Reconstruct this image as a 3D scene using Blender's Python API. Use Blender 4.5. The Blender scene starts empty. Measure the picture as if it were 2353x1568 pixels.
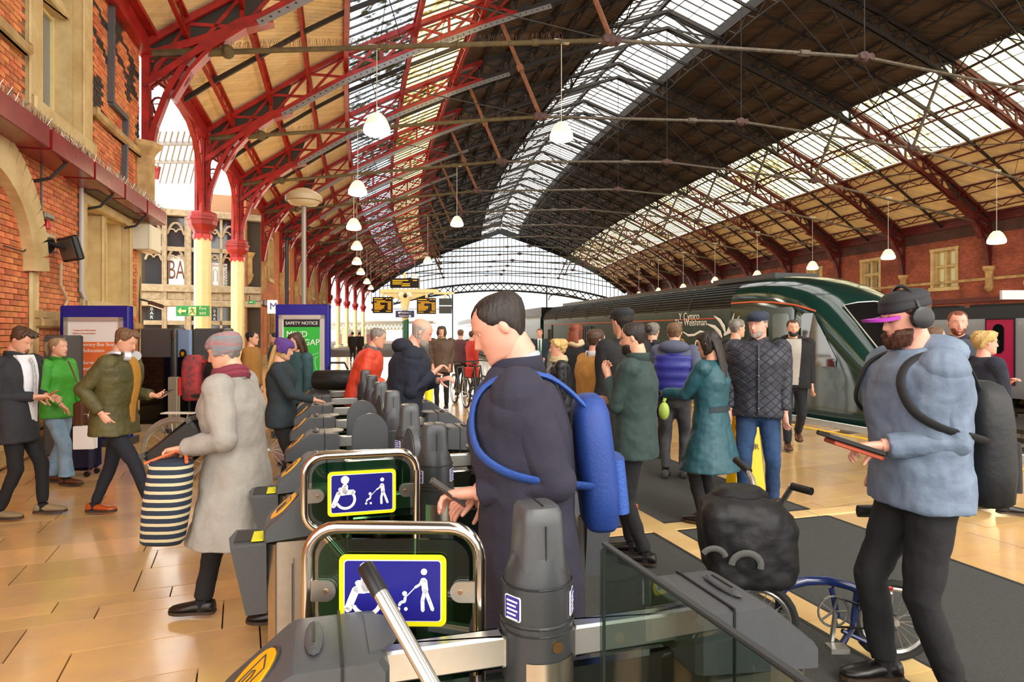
import bpy, bmesh, math, random
from mathutils import Vector as V, Matrix, noise
random.seed(7)
R_ = math.radians
sc = bpy.context.scene
col = sc.collection
# ---------------------------------------------------------------- camera, world, exposure
FPX, CX, HY, EYE = 1500.0, 1176.5, 765.0, 1.65
cam_d = bpy.data.cameras.new('camera'); cam = bpy.data.objects.new('camera', cam_d); col.objects.link(cam)
cam.location = (0, 0, EYE); cam.rotation_euler = (R_(90), 0, 0)
cam_d.sensor_width = 36; cam_d.lens = FPX / 2353 * 36; cam_d.shift_y = -(784 - HY) / 2353
cam_d.clip_start = .05; cam_d.clip_end = 500
sc.camera = cam
w = bpy.data.worlds.new('world'); sc.world = w; w.use_nodes = True
bg = w.node_tree.nodes['Background']; bg.inputs[0].default_value = (1.0, .965, .90, 1); bg.inputs[1].default_value = 2.6
sun_d = bpy.data.lights.new('sun', 'SUN'); sun_d.energy = 1.2; sun_d.angle = R_(25); sun_d.color = (1, .93, .82)
sun = bpy.data.objects.new('sun', sun_d); col.objects.link(sun); sun.rotation_euler = (R_(48), R_(-12), R_(35))
sc.view_settings.view_transform = 'Standard'; sc.view_settings.look = 'None'
sc.view_settings.gamma = 1; sc.view_settings.use_curve_mapping = False; sc.view_settings.exposure = 0.55
sc.cycles.use_denoising = True; sc.cycles.max_bounces = 6; sc.cycles.diffuse_bounces = 4
sc.cycles.transparent_max_bounces = 12; sc.cycles.sample_clamp_indirect = 6

# ---------------------------------------------------------------- the curved shed's own coordinates
PSI0, KAP, S0 = R_(-14.3), R_(.16), 25.4
def psi(s): return PSI0 + KAP * (s - S0)
def F(s, t, z=0.0):
    p = psi(s)
    return V((8.92 - (math.cos(p) - math.cos(PSI0)) / KAP + t * math.cos(p),
              25.4 + (math.sin(p) - math.sin(PSI0)) / KAP - t * math.sin(p), z))
def D(s): p = psi(s); return V((math.sin(p), math.cos(p), 0))
def U(s): p = psi(s); return V((math.cos(p), -math.sin(p), 0))
def S_at(px, t):
    q = (px - CX) / FPX; lo, hi = -2.0, 110.0
    if t > 0: lo = -10
    f = lambda s: F(s, t).x - q * F(s, t).y
    while F(lo, t).y < .5: lo += .5
    a = f(lo)
    for _ in range(50):
        m = (lo + hi) / 2; b = f(m)
        if (b > 0) == (a > 0): lo = m
        else: hi = m
    return lo
def Z_at(py, Y): return EYE + (HY - py) * Y / FPX
def WP(px, py, t):
    s = S_at(px, t); return s, Z_at(py, F(s, t).y)
def PX(px, Y, z=0.0): return V(((px - CX) / FPX * Y, Y, z))
def PP(px, py, Y): return V(((px - CX) / FPX * Y, Y, Z_at(py, Y)))
def to_px(p): return (CX + FPX * p.x / p.y, HY - FPX * (p.z - EYE) / p.y)

# ---------------------------------------------------------------- materials
def lin(c):
    if isinstance(c, str):
        c = tuple(int(c[i:i + 2], 16) / 255 for i in (0, 2, 4))
    return tuple(((x / 12.92) if x <= .04045 else ((x + .055) / 1.055) ** 2.4) for x in c) + (1,)
MATS = {}
def M(name, c='808080', rough=.5, metal=0, var=0, scale=6, bump=0, bscale=40, emit=0, c2=None, rnd=0, coat=0, spec=.5, alpha=1, trans=0, stretch=None):
    if name in MATS: return MATS[name]
    m = bpy.data.materials.new(name); m.use_nodes = True; MATS[name] = m
    nt = m.node_tree; b = nt.nodes['Principled BSDF']; L = nt.links
    b.inputs['Base Color'].default_value = lin(c); b.inputs['Roughness'].default_value = rough
    b.inputs['Metallic'].default_value = metal; b.inputs['Specular IOR Level'].default_value = spec
    if coat: b.inputs['Coat Weight'].default_value = coat; b.inputs['Coat Roughness'].default_value = .08
    if emit: b.inputs['Emission Color'].default_value = lin(c); b.inputs['Emission Strength'].default_value = emit
    if alpha < 1: b.inputs['Alpha'].default_value = alpha
    if trans: b.inputs['Transmission Weight'].default_value = trans
    tc = None
    def coord():
        nonlocal tc
        if tc is None:
            t = nt.nodes.new('ShaderNodeTexCoord'); tc = t.outputs['Object']
            if stretch:
                mp = nt.nodes.new('ShaderNodeMapping'); mp.inputs['Scale'].default_value = stretch
                L.new(tc, mp.inputs[0]); tc = mp.outputs[0]
        return tc
    src = None
    if var or c2:
        n = nt.nodes.new('ShaderNodeTexNoise'); n.inputs['Scale'].default_value = scale; n.inputs['Detail'].default_value = 6
        n.inputs['Roughness'].default_value = .65
        L.new(coord(), n.inputs['Vector'])
        r = nt.nodes.new('ShaderNodeValToRGB'); r.color_ramp.elements[0].position = .35; r.color_ramp.elements[1].position = .68
        a = lin(c)
        if c2: r.color_ramp.elements[0].color = a; r.color_ramp.elements[1].color = lin(c2)
        else:
            r.color_ramp.elements[0].color = tuple(max(0, x * (1 - var)) for x in a[:3]) + (1,)
            r.color_ramp.elements[1].color = tuple(min(1, x * (1 + var)) for x in a[:3]) + (1,)
        L.new(n.outputs['Fac'], r.inputs[0]); src = r.outputs[0]
    if rnd:
        g = nt.nodes.new('ShaderNodeNewGeometry'); o = nt.nodes.new('ShaderNodeObjectInfo')
        ad = nt.nodes.new('ShaderNodeMath'); ad.operation = 'ADD'; L.new(g.outputs['Random Per Island'], ad.inputs[0]); L.new(o.outputs['Random'], ad.inputs[1])
        fr = nt.nodes.new('ShaderNodeMath'); fr.operation = 'FRACT'; L.new(ad.outputs[0], fr.inputs[0])
        hs = nt.nodes.new('ShaderNodeHueSaturation')
        mr = nt.nodes.new('ShaderNodeMapRange'); mr.inputs[3].default_value = 1 - rnd; mr.inputs[4].default_value = 1 + rnd * .7
        L.new(fr.outputs[0], mr.inputs[0]); L.new(mr.outputs[0], hs.inputs['Value'])
        m2 = nt.nodes.new('ShaderNodeMapRange'); m2.inputs[3].default_value = .5 - rnd * .035; m2.inputs[4].default_value = .5 + rnd * .035
        mu = nt.nodes.new('ShaderNodeMath'); mu.operation = 'MULTIPLY'; mu.inputs[1].default_value = 7.31; L.new(fr.outputs[0], mu.inputs[0])
        f2 = nt.nodes.new('ShaderNodeMath'); f2.operation = 'FRACT'; L.new(mu.outputs[0], f2.inputs[0]); L.new(f2.outputs[0], m2.inputs[0]); L.new(m2.outputs[0], hs.inputs['Hue'])
        if src: L.new(src, hs.inputs['Color'])
        else: hs.inputs['Color'].default_value = lin(c)
        src = hs.outputs[0]
    if src:
        L.new(src, b.inputs['Base Color'])
        if emit: L.new(src, b.inputs['Emission Color'])
    if bump:
        n = nt.nodes.new('ShaderNodeTexNoise'); n.inputs['Scale'].default_value = bscale; n.inputs['Detail'].default_value = 4
        L.new(coord(), n.inputs['Vector'])
        bp = nt.nodes.new('ShaderNodeBump'); bp.inputs['Strength'].default_value = bump; bp.inputs['Distance'].default_value = .01
        L.new(n.outputs['Fac'], bp.inputs['Height']); L.new(bp.outputs[0], b.inputs['Normal'])
    return m
def glass_mat(name, tint='e8eef0', keep=.85, rough=.05, dirt=None, dirt_c='3a3318', dscale=2.0, lo=.5, hi=.62, gloss=.12):
    """see-through sheet: transparent + a little gloss, with patches of grime"""
    if name in MATS: return MATS[name]
    m = bpy.data.materials.new(name); m.use_nodes = True; MATS[name] = m
    nt = m.node_tree; nt.nodes.clear(); L = nt.links
    out = nt.nodes.new('ShaderNodeOutputMaterial')
    tr = nt.nodes.new('ShaderNodeBsdfTransparent'); c = lin(tint); tr.inputs[0].default_value = tuple(x * keep for x in c[:3]) + (1,)
    gl = nt.nodes.new('ShaderNodeBsdfGlossy'); gl.inputs['Roughness'].default_value = rough
    mx = nt.nodes.new('ShaderNodeMixShader'); mx.inputs[0].default_value = gloss
    L.new(tr.outputs[0], mx.inputs[1]); L.new(gl.outputs[0], mx.inputs[2]); last = mx
    if dirt:
        tc = nt.nodes.new('ShaderNodeTexCoord')
        n = nt.nodes.new('ShaderNodeTexNoise'); n.inputs['Scale'].default_value = dscale; n.inputs['Detail'].default_value = 9; n.inputs['Roughness'].default_value = .75
        n2 = nt.nodes.new('ShaderNodeTexNoise'); n2.inputs['Scale'].default_value = .35; n2.inputs['Detail'].default_value = 2
        L.new(tc.outputs['Object'], n.inputs['Vector']); L.new(tc.outputs['Object'], n2.inputs['Vector'])
        ad = nt.nodes.new('ShaderNodeMath'); ad.operation = 'MULTIPLY_ADD'; ad.inputs[1].default_value = .55
        L.new(n2.outputs['Fac'], ad.inputs[0])
        sb = nt.nodes.new('ShaderNodeMath'); sb.operation = 'MULTIPLY'; sb.inputs[1].default_value = .7; L.new(n.outputs['Fac'], sb.inputs[0]); L.new(sb.outputs[0], ad.inputs[2])
        mr = nt.nodes.new('ShaderNodeMapRange'); mr.inputs[1].default_value = lo; mr.inputs[2].default_value = hi; mr.inputs[4].default_value = dirt
        L.new(ad.outputs[0], mr.inputs[0])
        df = nt.nodes.new('ShaderNodeBsdfDiffuse'); df.inputs[0].default_value = lin(dirt_c)
        tl = nt.nodes.new('ShaderNodeBsdfTranslucent'); tl.inputs[0].default_value = lin(dirt_c)
        m1 = nt.nodes.new('ShaderNodeMixShader'); L.new(df.outputs[0], m1.inputs[1]); L.new(tl.outputs[0], m1.inputs[2])
        m3 = nt.nodes.new('ShaderNodeMixShader'); L.new(mr.outputs[0], m3.inputs[0]); L.new(last.outputs[0], m3.inputs[1]); L.new(m1.outputs[0], m3.inputs[2]); last = m3
    L.new(last.outputs[0], out.inputs[0]); return m

# ---------------------------------------------------------------- mesh builder
class MB:
    def __init__(self): self.v = []; self.f = []; self.m = []; self.mi = 0
    def add(self, vs, fs):
        o = len(self.v); self.v += [tuple(x) for x in vs]
        for f in fs: self.f.append(tuple(i + o for i in f)); self.m.append(self.mi)
        return self
    def box(self, c, sz, rot=None, bev=0):
        x, y, z = (k / 2 for k in sz); c = V(c)
        r = rot if rot is not None else Matrix.Identity(3)
        if not isinstance(r, Matrix): r = Matrix.Rotation(r, 3, 'Z')
        if bev:
            b = bev; vs = []
            for zz, s in ((-z, b), (-z + b, 0), (z - b, 0), (z, b)):
                xs, ys = x - s, y - s
                for a, e in ((-1, -1), (1, -1), (1, 1), (-1, 1)):
                    vs += [V((a * (xs - (b if a == e else 0)), e * (ys - (0 if a == e else b)), zz)), V((a * (xs - (0 if a == e else b)), e * (ys - (b if a == e else 0)), zz))]
            n = 8; fs = [tuple(range(n - 1, -1, -1)), tuple(range(3 * n, 4 * n))]
            for k in range(3): fs += [(k * n + i, k * n + (i + 1) % n, (k + 1) * n + (i + 1) % n, (k + 1) * n + i) for i in range(n)]
            return self.add([c + r @ p for p in vs], fs)
        vs = [c + r @ V((a * x, b * y, d * z)) for d in (-1, 1) for a, b in ((-1, -1), (1, -1), (1, 1), (-1, 1))]
        return self.add(vs, [(3, 2, 1, 0), (4, 5, 6, 7), (0, 1, 5, 4), (1, 2, 6, 5), (2, 3, 7, 6), (3, 0, 4, 7)])
    def bar(self, p, q, w=.1, h=None, up=(0, 0, 1)):
        p, q = V(p), V(q); h = h or w; d = q - p
        if d.length < 1e-6: return self
        d.normalize(); up = V(up)
        if abs(d.dot(up.normalized())) > .98: up = V((1, 0, 0)) if abs(d.x) < .9 else V((0, 1, 0))
        a = d.cross(up).normalized() * w / 2; b = a.cross(d).normalized() * h / 2
        vs = [e + i * a + j * b for e in (p, q) for i, j in ((-1, -1), (1, -1), (1, 1), (-1, 1))]
        return self.add(vs, [(0, 1, 2, 3), (7, 6, 5, 4), (4, 5, 1, 0), (5, 6, 2, 1), (6, 7, 3, 2), (7, 4, 0, 3)])
    def rings(self, rs, cap=True, closed=True):
        n = len(rs[0]); o = [p for r in rs for p in r]; fs = []
        for k in range(len(rs) - 1):
            for i in range(n if closed else n - 1):
                j = (i + 1) % n; fs.append((k * n + i, k * n + j, (k + 1) * n + j, (k + 1) * n + i))
        if cap and closed: fs += [tuple(range(n - 1, -1, -1)), tuple(range((len(rs) - 1) * n, len(rs) * n))]
        return self.add(o, fs)
    def tube(self, pts, r, n=8, cap=True, close=False, up=None, ry=None):
        pts = [V(p) for p in pts]; rs = []; k = len(pts)
        if not hasattr(r, '__len__'): r = [r] * k
        if ry is None: ry = r
        elif not hasattr(ry, '__len__'): ry = [ry] * k
        prev = V(up) if up is not None else None
        for i in range(k):
            if close: d = pts[(i + 1) % k] - pts[i - 1]
            else: d = pts[min(i + 1, k - 1)] - pts[max(i - 1, 0)]
            d = d.normalized() if d.length > 1e-9 else V((0, 0, 1))
            if prev is None: prev = V((0, 0, 1)) if abs(d.z) < .9 else V((1, 0, 0))
            a = prev - d * prev.dot(d)
            if a.length < 1e-4: a = d.orthogonal()
            a.normalize(); b = d.cross(a); prev = a
            rs.append([pts[i] + a * math.cos(2 * math.pi * j / n) * r[i] + b * math.sin(2 * math.pi * j / n) * ry[i] for j in range(n)])
        if close: rs.append(rs[0]); cap = False
        return self.rings(rs, cap)
    def lathe(self, prof, c=(0, 0, 0), n=16, cap=True, rot=0):
        c = V(c)
        return self.rings([[c + V((r * math.cos(rot + 2 * math.pi * i / n), r * math.sin(rot + 2 * math.pi * i / n), z)) for i in range(n)] for r, z in prof], cap)
    def ell(self, c, r, n=12, m=8, rot=None):
        c = V(c); rot = rot or Matrix.Identity(3); rs = []
        if not hasattr(r, '__len__'): r = (r, r, r)
        for k in range(1, m):
            a = math.pi * k / m
            rs.append([c + rot @ V((r[0] * math.sin(a) * math.cos(2 * math.pi * i / n), r[1] * math.sin(a) * math.sin(2 * math.pi * i / n), -r[2] * math.cos(a))) for i in range(n)])
        self.rings(rs, False); o = len(self.v); self.add([c + rot @ V((0, 0, -r[2])), c + rot @ V((0, 0, r[2]))], [])
        b = o - n * (m - 1)
        for i in range(n):
            self.f.append((o, b + (i + 1) % n, b + i)); self.m.append(self.mi)
            self.f.append((o + 1, b + (m - 2) * n + i, b + (m - 2) * n + (i + 1) % n)); self.m.append(self.mi)
        return self
    def prism(self, poly, o, ex, ey, d):
        """2-D outline in the plane (o, ex, ey), given the thickness vector d"""
        o, ex, ey, d = V(o), V(ex), V(ey), V(d); n = len(poly)
        if ex.cross(ey).dot(d) < 0: poly = poly[::-1]
        a = [o + ex * x + ey * y for x, y in poly]; b = [p + d for p in a]
        return self.add(a + b, [tuple(range(n - 1, -1, -1)), tuple(range(n, 2 * n))] + [(i, (i + 1) % n, n + (i + 1) % n, n + i) for i in range(n)])
    def build(self, name, mats, parent=None, smooth=False, local=False, kind=None, label=None, ang=None):
        me = bpy.data.meshes.new(name); me.from_pydata(self.v, [], self.f)
        if not isinstance(mats, (list, tuple)): mats = [mats]
        for m in mats: me.materials.append(m)
        if len(mats) > 1: me.polygons.foreach_set('material_index', self.m)
        if smooth:
            me.polygons.foreach_set('use_smooth', [True] * len(me.polygons))
            me.set_sharp_from_angle(angle=R_(ang or 40))
        me.update()
        return put(name, me, parent, local, kind, label)
def put(name, me, parent=None, local=False, kind=None, label=None):
    o = bpy.data.objects.new(name, me); col.objects.link(o)
    if parent is not None:
        o.parent = parent
        if not local: o.matrix_parent_inverse = wmat(parent).inverted()
    if kind: o['kind'] = kind
    if label: o['label'] = label
    return o
def wmat(o):
    m = Matrix.LocRotScale(o.location, o.rotation_euler, o.scale)
    return (wmat(o.parent) @ o.matrix_parent_inverse @ m) if o.parent else m
def empty(name, loc=(0, 0, 0), rz=0, parent=None):
    o = bpy.data.objects.new(name, None); col.objects.link(o); o.empty_display_size = .1
    o.location = loc; o.rotation_euler = (0, 0, rz)
    if parent is not None:
        o.parent = parent; o.matrix_parent_inverse = wmat(parent).inverted()
    return o
def thing(name, label, cat, loc=(0, 0, 0), rz=0, group=None):
    return tag(empty(name, loc, rz), label, cat, group)
def tag(o, label, cat, group=None):
    o['label'] = label; o['category'] = cat
    if group: o['group'] = group
    return o
def struct(name, loc=(0, 0, 0)): o = empty(name, loc); o['kind'] = 'structure'; return o
def copy_tree(o, parent=None):
    c = o.copy(); col.objects.link(c)
    if parent is not None: c.parent = parent
    for ch in o.children: copy_tree(ch, c)
    return c
def text(name, body, p, ex, ey, size, m, parent=None, depth=.002, align='CENTER', shear=0, w=None):
    cu = bpy.data.curves.new(name, 'FONT'); cu.body = body; cu.size = size; cu.extrude = depth; cu.align_x = align; cu.align_y = 'CENTER'; cu.shear = shear
    tmp = bpy.data.objects.new(name, cu); me = bpy.data.meshes.new_from_object(tmp); bpy.data.objects.remove(tmp); bpy.data.curves.remove(cu)
    me.name = name; me.materials.clear(); me.materials.append(m); o = bpy.data.objects.new(name, me); col.objects.link(o)
    ex, ey = V(ex).normalized(), V(ey).normalized(); ez = ex.cross(ey)
    mt = Matrix((ex, ey, ez)).transposed().to_4x4(); mt.translation = V(p)
    if w: mt = mt @ Matrix.Diagonal((w, 1, 1, 1))
    if parent is not None:
        o.parent = parent; o.matrix_parent_inverse = wmat(parent).inverted()
    o.matrix_basis = mt
    return o
def arc(c, r, a0, a1, n, ex, ey):
    c, ex, ey = V(c), V(ex), V(ey)
    return [c + ex * r * math.cos(a0 + (a1 - a0) * i / n) + ey * r * math.sin(a0 + (a1 - a0) * i / n) for i in range(n + 1)]
def smooth(pts, k=4):
    pts = [V(p) for p in pts]; out = []
    for i in range(len(pts) - 1):
        a, b, c, d = pts[max(i - 1, 0)], pts[i], pts[i + 1], pts[min(i + 2, len(pts) - 1)]
        for j in range(k):
            t = j / k; out.append(.5 * ((2 * b) + (c - a) * t + (2 * a - 5 * b + 4 * c - d) * t * t + (3 * b - a - 3 * c + d) * t ** 3))
    return out + [pts[-1]]
def rrect(w, h, r, n=5):
    p = []
    for cx, cy, a in ((w / 2 - r, h / 2 - r, 0), (-w / 2 + r, h / 2 - r, 90), (-w / 2 + r, -h / 2 + r, 180), (w / 2 - r, -h / 2 + r, 270)):
        p += [(cx + r * math.cos(R_(a + 90 * i / n)), cy + r * math.sin(R_(a + 90 * i / n))) for i in range(n + 1)]
    return p
# ---------------------------------------------------------------- shared materials
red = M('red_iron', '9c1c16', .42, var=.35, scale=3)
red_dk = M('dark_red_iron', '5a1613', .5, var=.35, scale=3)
black_iron = M('near_black_iron', '2a2320', .6, var=.3)  # near-black iron of the ridge, inner rafters, upper purlins and glazing bars
grey_iron = M('grey_rod_iron', '6d6355', .55, .3, var=.3)
rust = M('rusty_rod', '8a5636', .6, var=.3)
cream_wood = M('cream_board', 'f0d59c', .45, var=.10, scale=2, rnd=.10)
shaded_wood = M('shaded_board', '574434', .6, var=.2, scale=2, rnd=.18)  # same cream boards higher up, with their shade put into the colour
gap_dark = M('joint_shadow_wood', '6a4f2c', .8)
steel = M('brushed_steel', 'c4bdb4', .28, 1, var=.06, scale=30)
tray = M('galvanised_tray', '8d8a88', .5, .4)
stone = M('bath_stone', 'c9a873', .8, c2='9c7a4c', scale=2.2, bump=.4, bscale=25)
stone_lt = M('pale_stone', 'dcc490', .75, c2='c0a06a', scale=2, bump=.3, bscale=25)
brick_m = M('orange_brick', 'e2905a', .8, c2='cc6a40', scale=1.6, rnd=.28, bump=.4, bscale=60)
brick_blk = M('blue_black_brick', '3a302c', .75, rnd=.3, bump=.4, bscale=60)
mortar = M('mortar', '8a6448', .9, var=.2)
slab_m = M('yellow_flagstone', 'dcb272', .18, c2='caa476', scale=2.5, rnd=.15, bump=.05, bscale=6, coat=.35)
joint_m = M('floor_joint', '4a3520', .8)
mat_m = M('charcoal_mat', '4a4b48', .95, var=.25, scale=120, bump=.9, bscale=300)
white_m = M('white_paint', 'efeeea', .4)
black_m = M('black_plastic', '1b1b1c', .4)
cream_p = M('cream_paint', 'f0dc9e', .4, var=.06)

# ---------------------------------------------------------------- profile of the roof
PROF = [(0, 17.25), (2.8, 16.25), (4.05, 15.85), (5.3, 15.4), (6.55, 14.95), (7.8, 14.45), (9.05, 13.95), (10.3, 13.4), (12.6, 12.3), (14.9, 11.1), (16.1, 10.35), (17.25, 9.55), (18.4, 8.75), (19.25, 8.1)]
def H(t):
    t = abs(t)
    for (a, x), (b, y) in zip(PROF, PROF[1:]):
        if t <= b: return x + (y - x) * (t - a) / (b - a)
    return PROF[-1][1]
SP, S1, NT = 6.17, 19.23, 14
TS = [S1 + SP * i for i in range(NT)]
S_END = TS[-1]
ceiling = struct('ceiling')

# ---- boarding: diagonal planks, clipped to each slope and bay
def clip(poly, a, b, c):
    out = []
    for i in range(len(poly)):
        p, q = poly[i], poly[(i + 1) % len(poly)]
        fp, fq = a * p[0] + b * p[1] - c, a * q[0] + b * q[1] - c
        if fp <= 0: out.append(p)
        if fp * fq < 0: k = fp / (fp - fq); out.append((p[0] + (q[0] - p[0]) * k, p[1] + (q[1] - p[1]) * k))
    return out
def planks(side, ta, tb, s0, s1, wd, sink):
    """planks at 45 degrees over the slope from |t|=ta (upper) to tb (lower) and s0..s1; sink(k) gives the builder for plank k"""
    segs = [(max(a, ta), min(b, tb)) for (a, _), (b, _) in zip(PROF, PROF[1:]) if min(b, tb) - max(a, ta) > .01]
    ar = [0]
    for a, b in segs: ar.append(ar[-1] + math.hypot(b - a, H(b) - H(a)))
    tot = ar[-1]; step = wd * math.sqrt(2)
    k = 0; c = 0.0
    while c < (s1 - s0) + tot:
        mb = sink(k)
        for (a, b), y0, y1 in zip(segs, ar, ar[1:]):
            # x = distance along s, y = distance down the slope; plank: x + y between c and c+step
            poly = [(0, y0), (s1 - s0, y0), (s1 - s0, y1), (0, y1)]
            poly = clip(poly, 1, 1, c + step - .026); poly = clip(poly, -1, -1, -c)
            if len(poly) < 3: continue
            lo, up = [], []
            for x, y in poly:
                t = a + (b - a) * (y - y0) / (y1 - y0)
                lo.append(F(s0 + x, side * t, H(t))); up.append(F(s0 + x, side * t, H(t) + .03))
            n = len(poly); mb.add(lo + up, [tuple(range(n)), tuple(range(2 * n - 1, n - 1, -1))] + [((i + 1) % n, i, n + i, n + (i + 1) % n) for i in range(n)])
        k += 1; c += step
    return k
n_pl = 0
far_c, far_d = MB(), MB()
for i in range(-2, NT - 1):
    s0, s1 = S1 + SP * i, S1 + SP * (i + 1)
    for side in (-1, 1):
        for ta, tb, mt, far in ((14.9, 19.25, cream_wood, far_c), (2.8, 10.3, shaded_wood, far_d)):
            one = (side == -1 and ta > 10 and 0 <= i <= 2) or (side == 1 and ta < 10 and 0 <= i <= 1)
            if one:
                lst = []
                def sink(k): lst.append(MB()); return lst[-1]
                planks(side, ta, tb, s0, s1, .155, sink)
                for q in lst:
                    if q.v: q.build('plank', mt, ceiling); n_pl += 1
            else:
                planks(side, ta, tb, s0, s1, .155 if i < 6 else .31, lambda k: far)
far_c.build('boarding', cream_wood, ceiling, kind='stuff'); far_d.build('boarding', shaded_wood, ceiling, kind='stuff')
# roof skin above the boards, in slates
skin = MB(); ss = [S1 - 4 * SP + SP / 2 * k for k in range(2 * (NT + 3) + 1)]
for side in (-1, 1):
    for ta, tb in ((2.8, 10.3), (14.9, 19.9)):
        ts = [t for t, _ in PROF if ta <= t <= tb]
        skin.rings([[F(s, side * t, (H(t) if t < 19.3 else 7.7) + .06) for t in ts] for s in ss], False, False)
skin.build('roof_skin', M('slate', '4a4038', .8, var=.2), ceiling)

# ---- glazing bands
gl_blue = glass_mat('grimy_skylight_glass', 'e6eef8', .95, .2, dirt=.93, dirt_c='5b5a3e', dscale=3.0, lo=.62, hi=.70, gloss=.1)
gl_gold = glass_mat('algae_skylight_glass', 'fbf2d4', .9, .2, dirt=.93, dirt_c='9a8a4c', dscale=3.0, lo=.63, hi=.74, gloss=.06)
gl_wht = glass_mat('ridge_glass', 'ffffff', .9, .15, dirt=.7, dirt_c='a09a70', dscale=2, lo=.68, hi=.85, gloss=.05)
gl_yel = glass_mat('right_skylight_glass', 'fffbe6', .9, .15, dirt=.9, dirt_c='8f8226', dscale=3.5, lo=.65, hi=.77, gloss=.05)
NB = 11
pane_far = {}
bars = MB()
for i in range(-2, NT - 1):
    s0 = S1 + SP * i
    for side, ta, tb, gm in ((-1, 10.3, 12.6, gl_gold), (-1, 12.6, 14.9, gl_blue), (-1, .05, 2.8, gl_wht), (1, .05, 2.8, gl_wht), (1, 10.3, 12.6, gl_yel), (1, 12.6, 14.9, gl_yel)):
        lift = .45 if ta < 1 else .10
        for k in range(NB):
            a, b = s0 + SP * k / NB + .02, s0 + SP * (k + 1) / NB - .02
            own = 0 <= i <= 2
            q = MB() if own else pane_far.setdefault(gm.name, MB())
            rs = []
            for t in (ta, (ta + tb) / 2, tb):
                z = H(t) + lift
                rs.append([F(a, side * t, z), F(b, side * t, z), F(b, side * t, z + .008), F(a, side * t, z + .008)])
            q.rings(rs)
            if own: q.build('pane', gm, ceiling)
            for j in range(2 if i < 5 else 1):
                t0_, t1_ = (ta, (ta + tb) / 2) if j == 0 else ((ta + tb) / 2, tb)
                if i >= 5: t0_, t1_ = ta, tb
                bars.bar(F(s0 + SP * k / NB, side * t0_, H(t0_) + lift), F(s0 + SP * k / NB, side * t1_, H(t1_) + lift), .035, .06)
        for t in ((ta + tb) / 2,):
            bars.bar(F(s0, side * t, H(t) + lift - .02), F(s0 + SP, side * t, H(t) + lift - .02), .02, .025)
for nm, q in pane_far.items(): q.build('skylight_panes', MATS[nm], ceiling, kind='stuff')
bars.build('glazing_bars', black_iron, ceiling, kind='stuff')
# upstand boards along the edges of the ridge light, stepped up
for side in (-1, 1):
    q = MB()
    for k in range(-2, (NT - 1)):
        q.bar(F(S1 + SP * k, side * 2.8, H(2.8) + .22), F(S1 + SP * (k + 1), side * 2.8, H(2.8) + .22), .06, .5)
    q.build('upstand_board', black_iron, ceiling)
q = MB()
for k in range(-2, NT - 1): q.bar(F(S1 + SP * k, 0, H(0) + .35), F(S1 + SP * (k + 1), 0, H(0) + .35), .16, .22)
q.build('ridge_beam', black_iron, ceiling)

# ---- purlins: latticed, running the length of the shed
def purlin(side, t, mt, depth=.34, heavy=1.0):
    q = MB(); nn = 8
    for i in range(-1, NT - 1):
        s0 = S1 + SP * i
        fine = i < 6
        m_ = nn if fine else 5
        for k in range(m_):
            a, b = s0 + SP * k / m_, s0 + SP * (k + 1) / m_
            zt = H(t) - .07; d = lambda x: depth * (1 + .35 * abs(2 * ((x - s0) / SP) - 1) ** 2)
            tt = t
            q.bar(F(a, side * tt, zt - d(a)), F(b, side * tt, zt - d(b)), .09 * heavy, .05)
            q.bar(F(a, side * tt, zt), F(b, side * tt, zt - d(b)), .03, .045) if k % 2 else q.bar(F(a, side * tt, zt - d(a)), F(b, side * tt, zt), .03, .045)
        q.bar(F(s0, side * t, H(t) - .07), F(s0 + SP, side * t, H(t) - .07), .11 * heavy, .07)
    q.build('purlin', mt, ceiling)
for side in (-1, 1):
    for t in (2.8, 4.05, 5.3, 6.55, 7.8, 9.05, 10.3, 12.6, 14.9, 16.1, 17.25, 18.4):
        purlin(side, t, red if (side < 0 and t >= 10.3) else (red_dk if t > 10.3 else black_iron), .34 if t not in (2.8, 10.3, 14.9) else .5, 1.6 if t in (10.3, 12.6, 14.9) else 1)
# mid-bay sub-rafters
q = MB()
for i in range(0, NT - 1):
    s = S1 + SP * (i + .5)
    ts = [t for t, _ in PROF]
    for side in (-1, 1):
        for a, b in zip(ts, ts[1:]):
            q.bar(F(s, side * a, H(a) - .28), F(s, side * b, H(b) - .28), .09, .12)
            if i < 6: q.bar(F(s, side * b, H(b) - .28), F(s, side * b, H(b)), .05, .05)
q.build('sub_rafters', black_iron, ceiling)

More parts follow.
